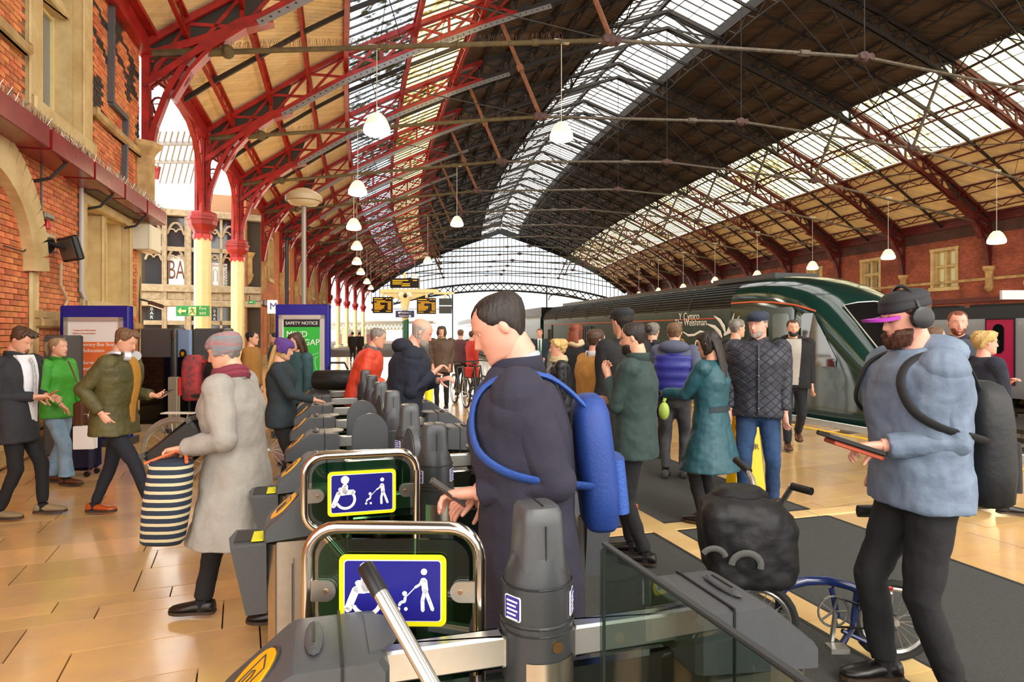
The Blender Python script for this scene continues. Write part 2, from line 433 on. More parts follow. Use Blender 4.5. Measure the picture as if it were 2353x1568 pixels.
# ---- trusses
NODES = [0, 2.8, 4.05, 5.3, 6.55, 7.8, 9.05, 10.3, 11.45, 12.6, 13.75, 14.9, 16.1, 17.25, 18.4, 19.25]
def dep(t): return .95 if t < 17.5 else .95 + (t - 17.5) * .05
RODZ, NODZ, NT_T, ENDZ = 9.86, 9.4, 8.15, 7.8
def truss(i):
    s = TS[i]; e = empty('roof_truss', F(s, 0, 0), 0, ceiling)
    P = lambda t, z: F(s, t, z)
    dn = D(s)
    near = i < 7
    for nm, mt_side in (('outer', 1), ('inner', 0)):
        for side in (-1, 1):
            q = MB(); lo = 9.0 if (side < 0) else 9.9
            rng = [(a, b) for a, b in zip(NODES, NODES[1:]) if (a >= lo) == bool(mt_side)]
            for a, b in rng:
                for off in ((-.10, .10) if near else (0,)):
                    o = dn * off
                    w_ = .09 if near else .2
                    q.bar(P(side * a, H(a) - .16) + o, P(side * b, H(b) - .16) + o, w_, .14)
                    q.bar(P(side * a, H(a) - dep(a)) + o, P(side * b, H(b) - dep(b)) + o, w_, .13)
                u0, u1 = P(side * a, H(a) - .2), P(side * b, H(b) - .2)
                l0, l1 = P(side * a, H(a) - dep(a)), P(side * b, H(b) - dep(b))
                q.bar(u0, l1, .06, .08); q.bar(l0, u1, .06, .08); q.bar(u1, l1, .07, .1)
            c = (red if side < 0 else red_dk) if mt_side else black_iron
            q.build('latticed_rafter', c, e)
    # boarded-in spandrels near the eaves
    for side in (-1, 1):
        q = MB(); poly = [(16.6, H(16.6) - .2), (19.2, H(19.2) - .2), (19.2, H(19.2) - 1.0), (18.1, H(18.1) - .95), (16.9, H(16.9) - .9)]
        q.prism([(side * a, b) for a, b in poly], F(s, 0, 0), U(s), (0, 0, 1), dn * .03)
        q.build('spandrel_plate', M('green_black_plate', '2c2a22', .5), e)
    # tie rod with its nodes, struts and hangers
    A, B, C, L, Rr = P(-NT_T, NODZ), P(0, RODZ), P(NT_T, NODZ), P(-19.1, ENDZ), P(19.1, ENDZ - .2)
    rr = .055 if near else .06
    l = MB(); l.tube([L, L + (A - L) * .14], .10, 8); l.tube([L, A], .065, 8)
    for k in (.45, .62, .8): l.tube([L + (A - L) * k, L + (A - L) * (k + .015)], .09, 8)
    l.ell(L + (A - L) * .14, .16, 8, 6); l.build('tie_rod', M('mossy_rod', '5d4f30', .7, var=.3), e, True)
    q = MB(); q.tube([A, B], rr, 6); q.tube([B, C], rr, 6); q.tube([C, Rr], rr, 6)
    for x, y in ((A, B), (B, C), (C, Rr)):
        q.tube([x + (y - x) * .72, x + (y - x) * .76], rr * 1.8, 6)
    q.build('tie_rod', grey_iron, e, True)
    q = MB()
    for pt in (A, B, C):
        for d_ in (-.16, .16): q.tube([pt + U(s) * d_ - dn * .12, pt + U(s) * d_ + dn * .12], .11, 8)
        q.ell(pt, (.15, .15, .17), 8, 6)
    q.build('rod_joint', M('joint_iron', '5d4340', .7, var=.3), e, True)
    for side, pt in ((-1, A), (1, C)):
        q = MB(); top = P(side * (NT_T + 1.5), H(NT_T + 1.5) - dep(0))
        q.tube([pt, top], .07, 8); m_ = (pt + top) / 2; q.tube([m_ - (top - pt) * .03, m_ + (top - pt) * .03], .12, 8)
        q.build('strut', rust if side < 0 else grey_iron, e, True)
    q = MB(); rg = P(0, H(0) - .9)
    q.tube([B, rg], .018, 5); q.tube([A, rg], .022, 5); q.tube([C, rg], .022, 5)
    for side, pt in ((-1, A), (1, C)):
        q.tube([pt, P(side * 4.05, H(4.05) - .95)], .02, 5); q.tube([pt, P(side * 14.9, H(14.9) - .95)], .02, 5)
        mid = (pt + (L if side < 0 else Rr)) / 2; q.tube([mid, P(side * 14.2, H(14.2) - .95)], .012, 4)
    q.build('hanger_rods', black_iron, e)
    # curved brackets
    for side in (-1, 1):
        q = MB(); w_ = .2
        arcp = [(16.7, H(16.7) - 1.0), (17.3, 8.72), (18.0, 8.18), (18.45, 7.62), (18.8, 6.95), (19.05, 6.2), (19.2, 5.35)]
        ap = [P(side * a, b) for a, b in arcp]
        for a, b in zip(ap, ap[1:]): q.bar(a, b, .22, .12, up=dn.cross(b - a)); 
        ap2 = [P(side * (a - .12), b - .14) for a, b in arcp[:5]]
        for a, b in zip(ap2, ap2[1:]): q.bar(a, b, .34, .08, up=dn.cross(b - a))
        q.bar(P(side * 19.22, 5.3), P(side * 19.22, 8.0), .16, .2, up=dn)
        for z in (5.8, 6.4, 7.0, 7.6): q.ell(P(side * 19.08, z) - dn * .1, .035, 6, 4)
        q.bar(P(side * 19.2, 7.75), P(side * 17.6, 8.45), .16, .12, up=dn)
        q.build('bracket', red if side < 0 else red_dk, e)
        if side < 0 or i < 6:
            q = MB(); c = P(side * 18.72, 7.42)
            q.tube(arc(c, .36, 0, 2 * math.pi, 20, U(s), V((0, 0, 1)))[:-1], .035, 5, close=True)
            if near:
                for k in range(4):
                    a = math.pi / 2 * k
                    q.tube(arc(c + U(s) * .17 * math.cos(a) + V((0, 0, .17 * math.sin(a))), .15, 0, 2 * math.pi, 12, U(s), V((0, 0, 1)))[:-1], .022, 4, close=True)
                q.ell(c, (.06, .04, .06), 6, 4)
            q.tube([P(side * 19.1, 6.0)] + [P(side * 19.1, 6.7)] + arc(P(side * 18.98, 6.72), .13, math.pi if side > 0 else 0, 0 if side > 0 else math.pi, 6, U(s), V((0, 0, 1))) + [P(side * 18.98, 6.25)], .025, 4)
            q.tube([P(side * 18.3, 8.05), P(side * 18.05, 8.25), P(side * 17.9, 8.1), P(side * 18.2, 7.8)], .03, 4)
            q.build('quatrefoil_tracery', M('tracery_red', '6d2a1c', .5), e, True)
    return e
trusses = [truss(i) for i in range(NT - 1)]
# cable trays below the left rafters, bird spikes on the nearest rods
q = MB()
for i in range(0, 7):
    s = TS[i] - .16
    ts = [16.9, 14.9, 12.6, 10.3, 9.05, 7.8] if i < 6 else [16.9, 12.6, 9.05]
    for a, b in zip(ts, ts[1:]):
        q.bar(F(s, -a, H(a) - 1.12), F(s, -b, H(b) - 1.12), .03, .16)
        n = int((a - b) / .18)
        if i < 3:
            q.mi = 1
            for k in range(n):
                t = a + (b - a) * (k + .5) / n; q.box(F(s - .02, -t, H(t) - 1.12), (.05, .01, .03), psi(s) * -1)
            q.mi = 0
q.build('cable_tray', [tray, black_m], ceiling)
for i in range(0, 4):
    q = MB(); s = TS[i]; random.seed(i); a, b = F(s, -19.1, ENDZ + .06), F(s, -NT_T, NODZ + .06)
    n = (260, 220, 120, 80)[i]
    for k in range(n):
        f = .01 + .87 * k / n; p = a + (b - a) * f; r = .006 if i < 2 else .01
        q.bar(p, p + V((random.uniform(-.07, .07), random.uniform(-.07, .07), .17)), r, r)
    q.build('bird_spikes', M('spike_wire', '6a4a3a', .5, .5), ceiling, kind='stuff')
# eaves beams
for side in (-1, 1):
    q = MB()
    for i in range(-3, NT - 1):
        a, b = S1 + SP * i, S1 + SP * (i + 1)
        q.bar(F(a, side * 19.25, 7.95), F(b, side * 19.25, 7.95), .22, .42); q.bar(F(a, side * 19.05, 8.2), F(b, side * 19.05, 8.2), .16, .1)
    q.build('eaves_beam', red if side < 0 else red_dk, ceiling)

# ---- end screen of the shed
gab = empty('end_screen', F(S_END, 0, 0), 0, ceiling)
q = MB(); s = S_END; dark_iron = M('screen_iron', '20242c', .6)
LZ = lambda t: 9.1 - (t / 19.2) ** 2 * 3.0
n = 64
for k in range(n + 1):
    t = -19.2 + 38.4 * k / n
    if H(t) - LZ(t) > .3: q.bar(F(s, t, LZ(t)), F(s, t, H(t) - .1), .15 if k != n // 2 else .45, .08)
    if abs(t) > 7: q.bar(F(s, t, 5.2 if abs(t) > 7 else LZ(t)), F(s, t, LZ(t) - .5), .05, .05)
q.build('mullions', dark_iron, gab)
q = MB()
for a, b in zip(range(-16, 16), range(-15, 17)):
    ta, tb = a * 1.2, b * 1.2
    za, zb = LZ(ta), LZ(tb)
    for dz in (0, -1.1): q.bar(F(s - .1, ta, za + dz), F(s - .1, tb, zb + dz), .2, .30)
    q.bar(F(s - .1, ta, za), F(s - .1, tb, zb - 1.1), .12, .14); q.bar(F(s - .1, ta, za - 1.1), F(s - .1, tb, zb), .12, .14); q.bar(F(s - .1, ta, za), F(s - .1, ta, za - 1.1), .05, .05)
    q.bar(F(s, ta, H(ta) - .3), F(s, tb, H(tb) - .3), .3, .7)
for t in (-7.1, 7.1): q.bar(F(s, t, 0), F(s, t, LZ(t)), .18, .18)
for sd in (-1, 1):
    q.tube([F(s, sd * (7.1 + .3), 6.6), F(s, sd * 7.6, 7.2), F(s, sd * 8.6, 7.65), F(s, sd * 10.5, 7.4), F(s, sd * 13, 6.7)], .09, 4)
    q.bar(F(s, sd * 7.1, 5.2), F(s, sd * 19, 5.2), .1, .1)
for zz in (10.6, 12.3, 13.9):
    hw = 19.2
    while H(hw) < zz + .3: hw -= .2
    q.bar(F(s - .05, -hw, zz), F(s - .05, hw, zz), .08, .14)
q.build('screen_girder', dark_iron, gab)
q = MB()
for k in range(24):
    ta, tb = -19.2 + 1.6 * k, -17.6 + 1.6 * k
    q.prism([(ta, LZ(ta)), (tb, LZ(tb)), (tb, H(tb) - .2), (ta, H(ta) - .2)], F(s, 0, 0) + D(s) * .05, U(s), (0, 0, 1), D(s) * .02)
q.build('screen_glass', glass_mat('screen_glass', 'eaf2fb', .85, .1, gloss=.04), gab)
# ---------------------------------------------------------------- floor
random.seed(11)
floor = struct('floor')
q = MB(); ss = [-12 + 3 * k for k in range(50)]
q.rings([[F(s, -33, -.03), F(s, -6.45, -.03), F(s, -6.45, -1.2), F(s, -33, -1.2)] for s in ss])
q.build('floor_bed', joint_m, floor)
q = MB()
q.rings([[F(s, -6.45, -1.1), F(s, 9.0, -1.1), F(s, 9.0, -1.5), F(s, -6.45, -1.5)] for s in ss])
q.build('track_bed', M('ballast', '4a433c', .9, var=.6, scale=30, bump=1, bscale=30), floor)
q = MB()
q.rings([[F(s, 9.0, 0), F(s, 24, 0), F(s, 24, -1.2), F(s, 9.0, -1.2)] for s in ss])
q.build('far_platform', slab_m, floor)
e1 = V((.924, .383, 0)); e2 = V((-.383, .924, 0))
def st_of(p):
    s = p.y
    for _ in range(6):
        d = V((p.x, p.y, 0)) - F(s, 0); s += d.dot(D(s))
    return s, (V((p.x, p.y, 0)) - F(s, 0)).dot(U(s))
rows = []; y = -4.0; k = 0
while y < 46:
    h_ = .42
    if k in (20, 21): h_ = .185
    rows.append((y, h_)); y += h_; k += 1
mA = V((-.292, .9563, 0)); mB_ = V((.9563, .292, 0))   # the mats' axes
def on_mat(p):
    a, b = p.dot(mA), p.dot(mB_)
    return (.75 < b < 2.68 and -2 < a < 4.80) or (2.90 < b < 4.43 and -2 < a < 4.80) or (.9 < b < 4.43 and 5.0 < a < 9.2)
tiles = []
for y, h_ in rows:
    x = -42 + random.uniform(0, 1)
    while x < 30:
        ln = random.choice((.62, .9, 1.0, 1.1, .82)); c = e1 * (x + ln / 2) + e2 * (y + h_ / 2)
        x0 = x; x += ln
        if c.y < -1 or c.y > 44: continue
        s, t = st_of(c)
        if t > -6.95 or t < -29 or (t < -19.25 and s < 19.5): continue
        vis = c.y > .8 and abs((c.x) / c.y) < .86 and HY + FPX * EYE / c.y < 1700
        tiles.append((vis and c.y, c, x0, ln, y, h_))
tiles.sort(key=lambda a: (a[0] is False, a[0] or 99))
gap = .004; far = MB()
def slab(mb, x, ln, y, h_, z=0):
    o = e1 * (x + ln / 2) + e2 * (y + h_ / 2)
    mb.box(o + V((0, 0, z - .02)), (ln - gap * 2, h_ - gap * 2, .04), math.atan2(e1.y, e1.x))
for i, (_, c, x, ln, y, h_) in enumerate(tiles):
    if i < 300: q = MB(); slab(q, x, ln, y, h_, random.uniform(-.001, .0)); q.build('paving_slab', slab_m, floor)
    else: slab(far, x, ln, y, h_)
far.build('paving_slabs', slab_m, floor, kind='stuff')
# narrow slabs between the mats
q = MB(); zz = -2.0; lt_slab = M('pale_flagstone', 'e9c98c', .3, c2='d9b070', scale=2, rnd=.12, coat=.2)
a = -1.9
while a < 9.2:
    ln = .62; q = MB(); q.box(mA * (a + ln / 2) + mB_ * 2.79 + V((0, 0, -.012)), (.20, ln - .01, .04), math.atan2(mB_.y, mB_.x)); q.build('strip_slab', lt_slab, floor); a += ln
b = .75
while b < 4.4:
    ln = .6; q = MB(); q.box(mA * 4.9 + mB_ * (b + ln / 2) + V((0, 0, -.0115)), (ln - .01, .17, .04), math.atan2(mB_.y, mB_.x)); q.build('strip_slab', lt_slab, floor); b += ln
# coping and painted lines along the platform edge
line_y = M('yellow_line_paint', 'e8b820', .5); cop = M('coping_stone', '8f867a', .7, var=.2)
s = -6.0
far = MB()
while s < 96:
    ln = .9; q = MB() if 4 < s < 26 else far
    q.rings([[F(a_, -6.98, -.06), F(a_, -6.38, -.06), F(a_, -6.38, .004), F(a_, -6.98, .004)] for a_ in (s + .006, s + ln - .006)])
    if q is not far: q.build('coping_slab', cop, floor)
    s += ln
far.build('coping_slabs', cop, floor, kind='stuff')
q = MB(); q.rings([[F(s, -7.42, .001), F(s, -7.30, .001), F(s, -7.30, .004), F(s, -7.42, .004)] for s in ss]); q.build('yellow_line', line_y, floor)
q = MB(); q.rings([[F(s, -6.46, .0), F(s, -6.39, .0), F(s, -6.39, .008), F(s, -6.46, .008)] for s in ss]); q.build('white_edge_line', white_m, floor)
for nm, (a0, a1, b0, b1), lb in (('inner', (-2, 4.78, .75, 2.68), 'charcoal ribbed entrance mat beside the row of ticket barriers'),
                              ('outer', (-2, 4.78, 2.90, 4.43), 'charcoal entrance mat under the folding bicycle, away from the barriers'),
                              ('end', (5.02, 9.2, .9, 4.43), 'charcoal entrance mat farther on, under the waiting crowd')):
    q = MB(); c = mA * ((a0 + a1) / 2) + mB_ * ((b0 + b1) / 2)
    q.box(c + V((0, 0, -.006)), (b1 - b0, a1 - a0, .02), math.atan2(mB_.y, mB_.x)); q.mi = 1
    for x in (b0, b1): q.box(mA * ((a0 + a1) / 2) + mB_ * x + V((0, 0, -.006)), (.03, a1 - a0, .024), math.atan2(mB_.y, mB_.x))
    for y in (a0, a1): q.box(mA * y + mB_ * ((b0 + b1) / 2) + V((0, 0, -.006)), (b1 - b0, .03, .024), math.atan2(mB_.y, mB_.x))
    o = q.build('entrance_mat', [mat_m, M('mat_edge', '262626', .6)]); tag(o, lb, 'mat', 'entrance mats')
# tracks
rail_m = M('rail_steel', '7c6a5a', .35, .8)
for tc_ in (-4.85, 1.3, 7.45):
    tr = struct('trim_' + str(int(tc_ + 6)));
    for sd in (-.72, .72):
        q = MB()
        for a_, b_ in zip(ss, ss[1:]): q.bar(F(a_, tc_ + sd, -.93), F(b_, tc_ + sd, -.93), .07, .12)
        q.build('rail', rail_m, tr)
    sl = M('sleeper', '6a5f54', .9, var=.3)
    for k in range(60):
        s = 2 + .75 * k; q = MB(); q.bar(F(s, tc_ - 1.25, -1.06), F(s, tc_ + 1.25, -1.06), .24, .14); q.build('sleeper', sl, tr)

# ---------------------------------------------------------------- left wall, near part (individual bricks)
WT = -19.3
wl = struct('wall_left')
def hole_test(holes, s0, s1, z0, z1):
    for h in holes:
        if len(h) == 4:
            if s1 > h[0] and s0 < h[1] and z1 > h[2] and z0 < h[3]: return True
        else:   # arch: centre s, half width, spring z, rise
            c, hw, zs, rise = h[:4]; ss_ = (s0 + s1) / 2 - c
            if abs(ss_) < hw:
                top = zs + rise * math.sqrt(max(0, 1 - (ss_ / hw) ** 2))
                if (z0 + z1) / 2 < top: return True
    return False
sA, zA = WP(58, 330, WT), 0
up_w = (S_at(60, WT) , S_at(207, WT), Z_at(338, F(S_at(190, WT), WT).y) , 9.6)
lw_s = (S_at(186, WT), S_at(300, WT)); Yl = F(lw_s[1], WT).y
lo_w = (lw_s[0], lw_s[1], 2.05, Z_at(440, F(lw_s[0], WT).y))
archc = (S_at(-70, WT), S_at(72, WT) - S_at(-70, WT), 2.5, Z_at(335, F(S_at(-10, WT), WT).y) - 2.5)
holes = [up_w, lo_w, archc]
W_END = 19.0
bl, bh = .225, .077
cand = []
z = .46; r = 0
while z < 9.2:
    s = 5.0 - (r % 2) * bl / 2
    while s < W_END - .02:
        e_ = min(s + bl, W_END)
        if not hole_test(holes, s, e_, z, z + bh):
            p = F((s + e_) / 2, WT, z); vis = p.y > 1 and -.80 < p.x / p.y < -.5 and to_px(p)[1] > -30
            dark = (z > 5.5 and (math.sin(s * 2.2 + z * 1.7) + math.sin(s * 5.1 - z * 3.3) > 1.05)) or (6.6 < z < 7.4 and int((s * 4.4 + r) % 7) < 2)
            cand.append((0 if vis else 1, p.length, s, e_, z, dark))
        s += bl
    z += bh; r += 1
cand.sort(key=lambda a: (a[0], a[1] if 1.6 < a[4] < 5.2 else a[1] + 3))
stuff_o, stuff_d = MB(), MB(); random.seed(3)
brick_me = {}
for i, (_, _, s, e_, z, dark) in enumerate(cand):
    c = F((s + e_) / 2, WT, z + bh / 2); ang = -psi((s + e_) / 2)
    pr = random.uniform(-.004, .006)
    sz = (.10, e_ - s - .010, bh - .010)
    if i < 300:
        key = (round(e_ - s, 2), dark)
        if key not in brick_me:
            t_ = MB(); t_.box((0, 0, 0), sz)
            me = bpy.data.meshes.new('brick'); me.from_pydata(t_.v, [], t_.f); me.materials.append(brick_blk if dark else brick_m); brick_me[key] = me
        o = bpy.data.objects.new('brick', brick_me[key]); col.objects.link(o); o.parent = wl
        o.location = c + U(s) * (pr - .05); o.rotation_euler = (0, 0, ang)
    else: (stuff_d if dark else stuff_o).box(c + U(s) * (pr - .05), sz, ang)
stuff_o.build('brickwork', brick_m, wl, kind='stuff'); stuff_d.build('brickwork', brick_blk, wl, kind='stuff')
def wall_box(mb, s0, s1, z0, z1, t0, t1, bev=0):
    """box on the curved wall from s0..s1, z0..z1, depth t0..t1"""
    sm = (s0 + s1) / 2; mb.box(F(sm, (t0 + t1) / 2, (z0 + z1) / 2), (abs(t1 - t0), s1 - s0, z1 - z0), -psi(sm), bev)
q = MB()   # mortar core around the openings, built of blocks
cuts_s = sorted({4.5, W_END, up_w[0], up_w[1], lo_w[0], lo_w[1], archc[0] + archc[1]} | {4.5 + k for k in range(1, 14)})
cuts_z = sorted({0, 9.3, up_w[2], lo_w[2], lo_w[3], archc[2] + archc[3], archc[2]} )
for a, b in zip(cuts_s, cuts_s[1:]):
    for c, d in zip(cuts_z, cuts_z[1:]):
        m_ = ((a + b) / 2, (c + d) / 2)
        if any(h[0] < m_[0] < h[1] and h[2] < m_[1] < h[3] for h in (up_w, lo_w)): continue
        if m_[0] < archc[0] + archc[1] and m_[1] < archc[2] + archc[3]: continue
        wall_box(q, a, b, c, d, WT - .6, WT - .012)
wall_box(q, W_END - .5, W_END, 0, 9.3, WT - 4.5, WT - .012)
q.build('mortar_core', mortar, wl)
# return of the wall past its corner + plinth
q = MB(); wall_box(q, 9.0, W_END + .1, 0, .30, WT - .1, WT + .24, .05); wall_box(q, 9.0, W_END + .05, .30, .46, WT - .1, WT + .15, .05)
q.build('plinth', stone, wl)
q = MB(); wall_box(q, archc[0] + archc[1], lo_w[0] + .1, 1.72, 1.86, WT - .1, WT + .13, .03); wall_box(q, archc[0] + archc[1], lo_w[0] + .1, 1.86, 1.96, WT - .1, WT + .06); wall_box(q, lo_w[1], W_END, 1.72, 1.86, WT - .1, WT + .1, .03)
q.build('string_course', stone, wl)
q = MB(); zsc = Z_at(250, F(up_w[1], WT).y)
wall_box(q, up_w[1] - .1, W_END, zsc - .12, zsc + .06, WT - .1, WT + .16, .04)
zs2 = Z_at(90, F(S_at(30, WT), WT).y); wall_box(q, 6, up_w[0] + .1, zs2 - .12, zs2 + .08, WT - .1, WT + .16, .04)
q.build('string_course', stone, wl)
# window surrounds
def stone_window(name, h, parent, lights=2, transom=None, glass=None, splay=.3, fr=.2, bars=False, t=WT, sgn=1):
    s0, s1, z0, z1 = h; e = empty(name, F((s0 + s1) / 2, t, z0), 0, parent)
    def wb(mb, a, b, c, d, x0, x1, bev=0): wall_box(mb, a, b, c, d, t + sgn * x0, t + sgn * x1, bev)
    q = MB()
    wb(q, s0, s0 + fr, z0, z1, -.45, .05, .02); wb(q, s1 - fr, s1, z0, z1, -.45, .05, .02)
    wb(q, s0, s1, z1 - fr, z1, -.45, .06, .02); wb(q, s0 - .05, s1 + .05, z0 - .08, z0 + .16, -.45, .12, .03)
    wb(q, s0 + fr, s0 + fr + .1, z0, z1, -.45, -.12); wb(q, s1 - fr - .1, s1 - fr, z0, z1, -.45, -.12)
    q.build('stone_surround', stone_lt, e)
    iw0, iw1 = s0 + fr + .1, s1 - fr - .1; q = MB()
    for k in range(1, lights):
        x = iw0 + (iw1 - iw0) * k / lights; wb(q, x - .09, x + .09, z0, z1 - fr, -.45, -.05, .03)
    if transom: wb(q, iw0, iw1, transom - .09, transom + .09, -.45, -.08, .03)
    if lights > 1 or transom: q.build('mullion', stone_lt, e)
    lw_ = (iw1 - iw0) / lights
    for k in range(lights):
        a, b = iw0 + lw_ * k + (.09 if k else 0), iw0 + lw_ * (k + 1) - (.09 if k < lights - 1 else 0)
        for c, d in (((z0 + .16, transom - .09), (transom + .09, z1 - fr)) if transom else ((z0 + .16, z1 - fr),)):
            q = MB(); wb(q, a, b, c, d, -.40, -.385); q.build('pane', glass or M('window_glass', '7d8284', .08, spec=.8), e)
            q = MB()
            for x0, x1, y0, y1 in ((a, a + .05, c, d), (b - .05, b, c, d), (a, b, c, c + .05), (a, b, d - .05, d)): wb(q, x0, x1, y0, y1, -.39, -.34)
            if bars: wb(q, a, b, (c + d) / 2 - .02, (c + d) / 2 + .02, -.39, -.34)
            q.build('sash', cream_p if not bars else white_m, e)
    return e
stone_window('stone_window', up_w, wl, 1, (up_w[2] + 9.6) / 2 - .35, fr=.42)
stone_window('stone_window', lo_w, wl, 2, None, M('milky_window_glass', 'e9dcae', .3), fr=.16)
# arch with stone doorway
q = MB(); c0, hw, zs_, ris = archc
pts = [(c0 + hw * math.cos(a), zs_ + ris * math.sin(a)) for a in [R_(90 * k / 12) for k in range(13)]]
for (a, b), (c, d) in zip(pts, pts[1:]):
    q.bar(F(a, WT, b), F(c, WT, d), .5, .26, up=U(12)); q.bar(F(a - .2, WT - .2, b - .1), F(c - .2, WT - .2, d - .1), .3, .12, up=U(12))
wall_box(q, c0 + hw - .12, c0 + hw + .14, 0, zs_, WT - .3, WT + .05, .03)
q.build('arch_moulding', stone_lt, wl)
q = MB(); wall_box(q, 4.5, c0 + hw + .05, 0, zs_ + ris, WT - .55, WT - .35); wall_box(q, 4.5, c0 + hw, 3.0, 3.2, WT - .4, WT - .2, .03)
wall_box(q, c0 + hw - .95, c0 + hw - .15, 0, 3.0, WT - .4, WT - .22, .04)
q.build('arch_panel', M('ochre_panel', 'd9a850', .6, c2='e8c880', scale=1), wl)
# stone turret carrying the first truss
q = MB(); c = F(19.0, WT, 0); Yc = c.y
zt, zb = Z_at(330, Yc), Z_at(478, Yc)
q.lathe([(.05, zb - .75), (.16, zb - .45), (.30, zb - .12), (.34, zb), (.30, zb + .05), (.30, zt - .28), (.34, zt - .2), (.42, zt - .1), (.44, zt), (.1, zt + .01)], c, 8, rot=.4)
q.lathe([(.18, 0), (.18, zb - .6)], F(18.95, WT - .12, 0), 8); q.build('corbel_turret', stone, wl)
# deep red gutter box with its bird spikes
q = MB(); e_c = empty('gutter_box', F(14, WT, 4.4), 0, wl)
sg = [9.0, 11.6, 13.3, 14.9, 16.4, 17.8, 19.3]
for a, b in zip(sg, sg[1:]):
    q = MB(); sm = (a + b) / 2; za = 4.17; q.box(F(sm, WT + .44, za), (.06, b - a - .02, .27), -psi(sm)); q.box(F(sm, WT + .24, za - .12), (.42, b - a - .02, .04), -psi(sm)); q.build('fascia_panel', M('gloss_red_fascia', '8e2329', .22, var=.25, scale=1.5), e_c)
q = MB(); random.seed(5)
for k in range(420):
    s = 9 + 10.3 * k / 420; p = F(s, WT + .44, 4.29); q.bar(p, p + V((random.uniform(-.05, .05), random.uniform(-.05, .05), .13)), .006, .006)
for k in range(150):
    s = lo_w[0] + (lo_w[1] - lo_w[0]) * k / 150; p = F(s, WT + .25, lo_w[3] + .22); q.bar(p, p + V((random.uniform(-.05, .05), random.uniform(-.05, .05), .12)), .006, .006)
q.build('bird_spikes', M('bright_spikes', 'b9aea0', .35, .8), e_c, kind='stuff')
q = MB()
for s in (10, 12, 14, 16, 18): q.tube([F(s, WT, 3.75), F(s, WT + .2, 3.8), F(s, WT + .4, 4.03)], .025, 5)
q.build('gutter_bracket', black_iron, e_c)
q = MB(); wall_box(q, lo_w[0] - .05, lo_w[1] + .15, lo_w[3] + .02, lo_w[3] + .2, WT, WT + .25); q.build('drip_board', M('weathered_lead', '6b6252', .7, var=.3), wl)
# conduits and fittings on the wall
def cable(name, pts, r, mt, lab, cat, off=.04, group=None, n=6):
    q = MB(); q.tube([F(WP(x, y, WT)[0], WT + off, WP(x, y, WT)[1]) for x, y in pts], r, n)
    return tag(q.build(name, mt, smooth=True), lab, cat, group)
gconduit = M('grey_conduit', '55565a', .5)
q = MB(); pp = [F(WP(x, y, WT)[0], WT + .05, WP(x, y, WT)[1]) for x, y in ((250, -20), (248, 235), (283, 272), (279, 415))]
for a, b in zip(pp, pp[1:]): q.bar(a, b, .10, .10, up=U(15))
tag(q.build('cable_trunking', gconduit), 'dark grey square cable trunking stepping down the upper brick wall', 'trunking')
cable('conduit_pipe', ((181, 432), (181, 670), (196, 705)), .035, M('pale_conduit', 'c9c8c6', .4), 'pale straight conduit pipe left of the lower stone window', 'pipe')
cable('conduit_pipe', ((133, 605), (133, 655), (148, 690), (134, 725), (134, 775)), .022, M('cream_pipe', 'cbb894', .4), 'cream wavy conduit pipe hanging below the tilted monitor', 'pipe')
cable('conduit_pipe', ((88, 345), (88, 485)), .014, gconduit, 'thin dark conduit running down to the small grey junction box', 'pipe', n=5)
cable('conduit_pipe', ((318, 578), (316, 690), (316, 740), (313, 830)), .014, black_m, 'thin black cable below the white equipment box', 'cable', n=5)
cable('conduit_pipe', ((0, 565), (45, 578), (62, 566), (90, 572), (125, 580)), .010, black_m, 'black cable sagging across the arch to the monitor', 'cable', n=5)
def wallbox(name, px0, py0, px1, py1, depth, mt, lab, cat, t=WT, lid=True, group=None):
    s0, s1 = S_at(px0, t), S_at(px1, t); z0, z1 = Z_at(py1, F(s0, t).y), Z_at(py0, F(s0, t).y)
    e = thing(name, lab, cat, F((s0 + s1) / 2, t, z0), 0, group)
    q = MB(); wall_box(q, s0, s1, z0, z1, t, t + depth, min(.02, depth / 4)); q.build('casing', mt, e)
    q = MB(); wall_box(q, s0 + .02, s1 - .02, z0 + .02, z1 - .02, t + depth, t + depth + .008); q.build('lid', mt, e)
    return e
wallbox('equipment_box', 302, 512, 330, 572, .35, M('white_box', 'e4dcc4', .5), 'white metal equipment box right of the lower stone window', 'box')
wallbox('junction_box', 82, 484, 104, 500, .12, M('grey_box', '8b8577', .6), 'small grey junction box on the bricks above the monitor', 'box')
wallbox('sounder_box', 92, 533, 110, 547, .10, M('beige_box', 'c9b390', .6), 'small beige box with a red cone, left of the monitor', 'box')
q = MB(); s_, z_ = WP(97, 525, WT); q.lathe([(.05, 0), (.045, .08), (.02, .22)], F(s_, WT + .06, z_), 10); tag(q.build('beacon', M('red_beacon', 'c02020', .3), smooth=True), 'small red cone beacon on the beige box', 'beacon')
# tilted monitor
s_, z_ = WP(162, 572, WT + .3); mo = thing('wall_monitor', 'black flat monitor tilted down on a bracket below the gutter', 'monitor', F(s_, WT + .3, z_))
rt = Matrix.Rotation(-psi(s_) - R_(52), 3, 'Z') @ Matrix.Rotation(R_(16), 3, 'X')
q = MB(); q.box(F(s_, WT + .3, z_), (.56, .10, .36), rt, .02); q.build('casing', black_m, mo)
q = MB(); q.box(F(s_, WT + .3, z_) + rt @ V((0, -.053, 0)), (.49, .006, .29), rt); q.build('screen', M('dead_screen', '6a6864', .25, spec=.6), mo)
q = MB(); q.tube([F(s_ - .05, WT, z_ + .08), F(s_, WT + .27, z_)], .035, 8); q.ell(F(s_ - .05, WT + .03, z_ + .06), (.04, .15, .15)); q.build('bracket', black_m, mo)
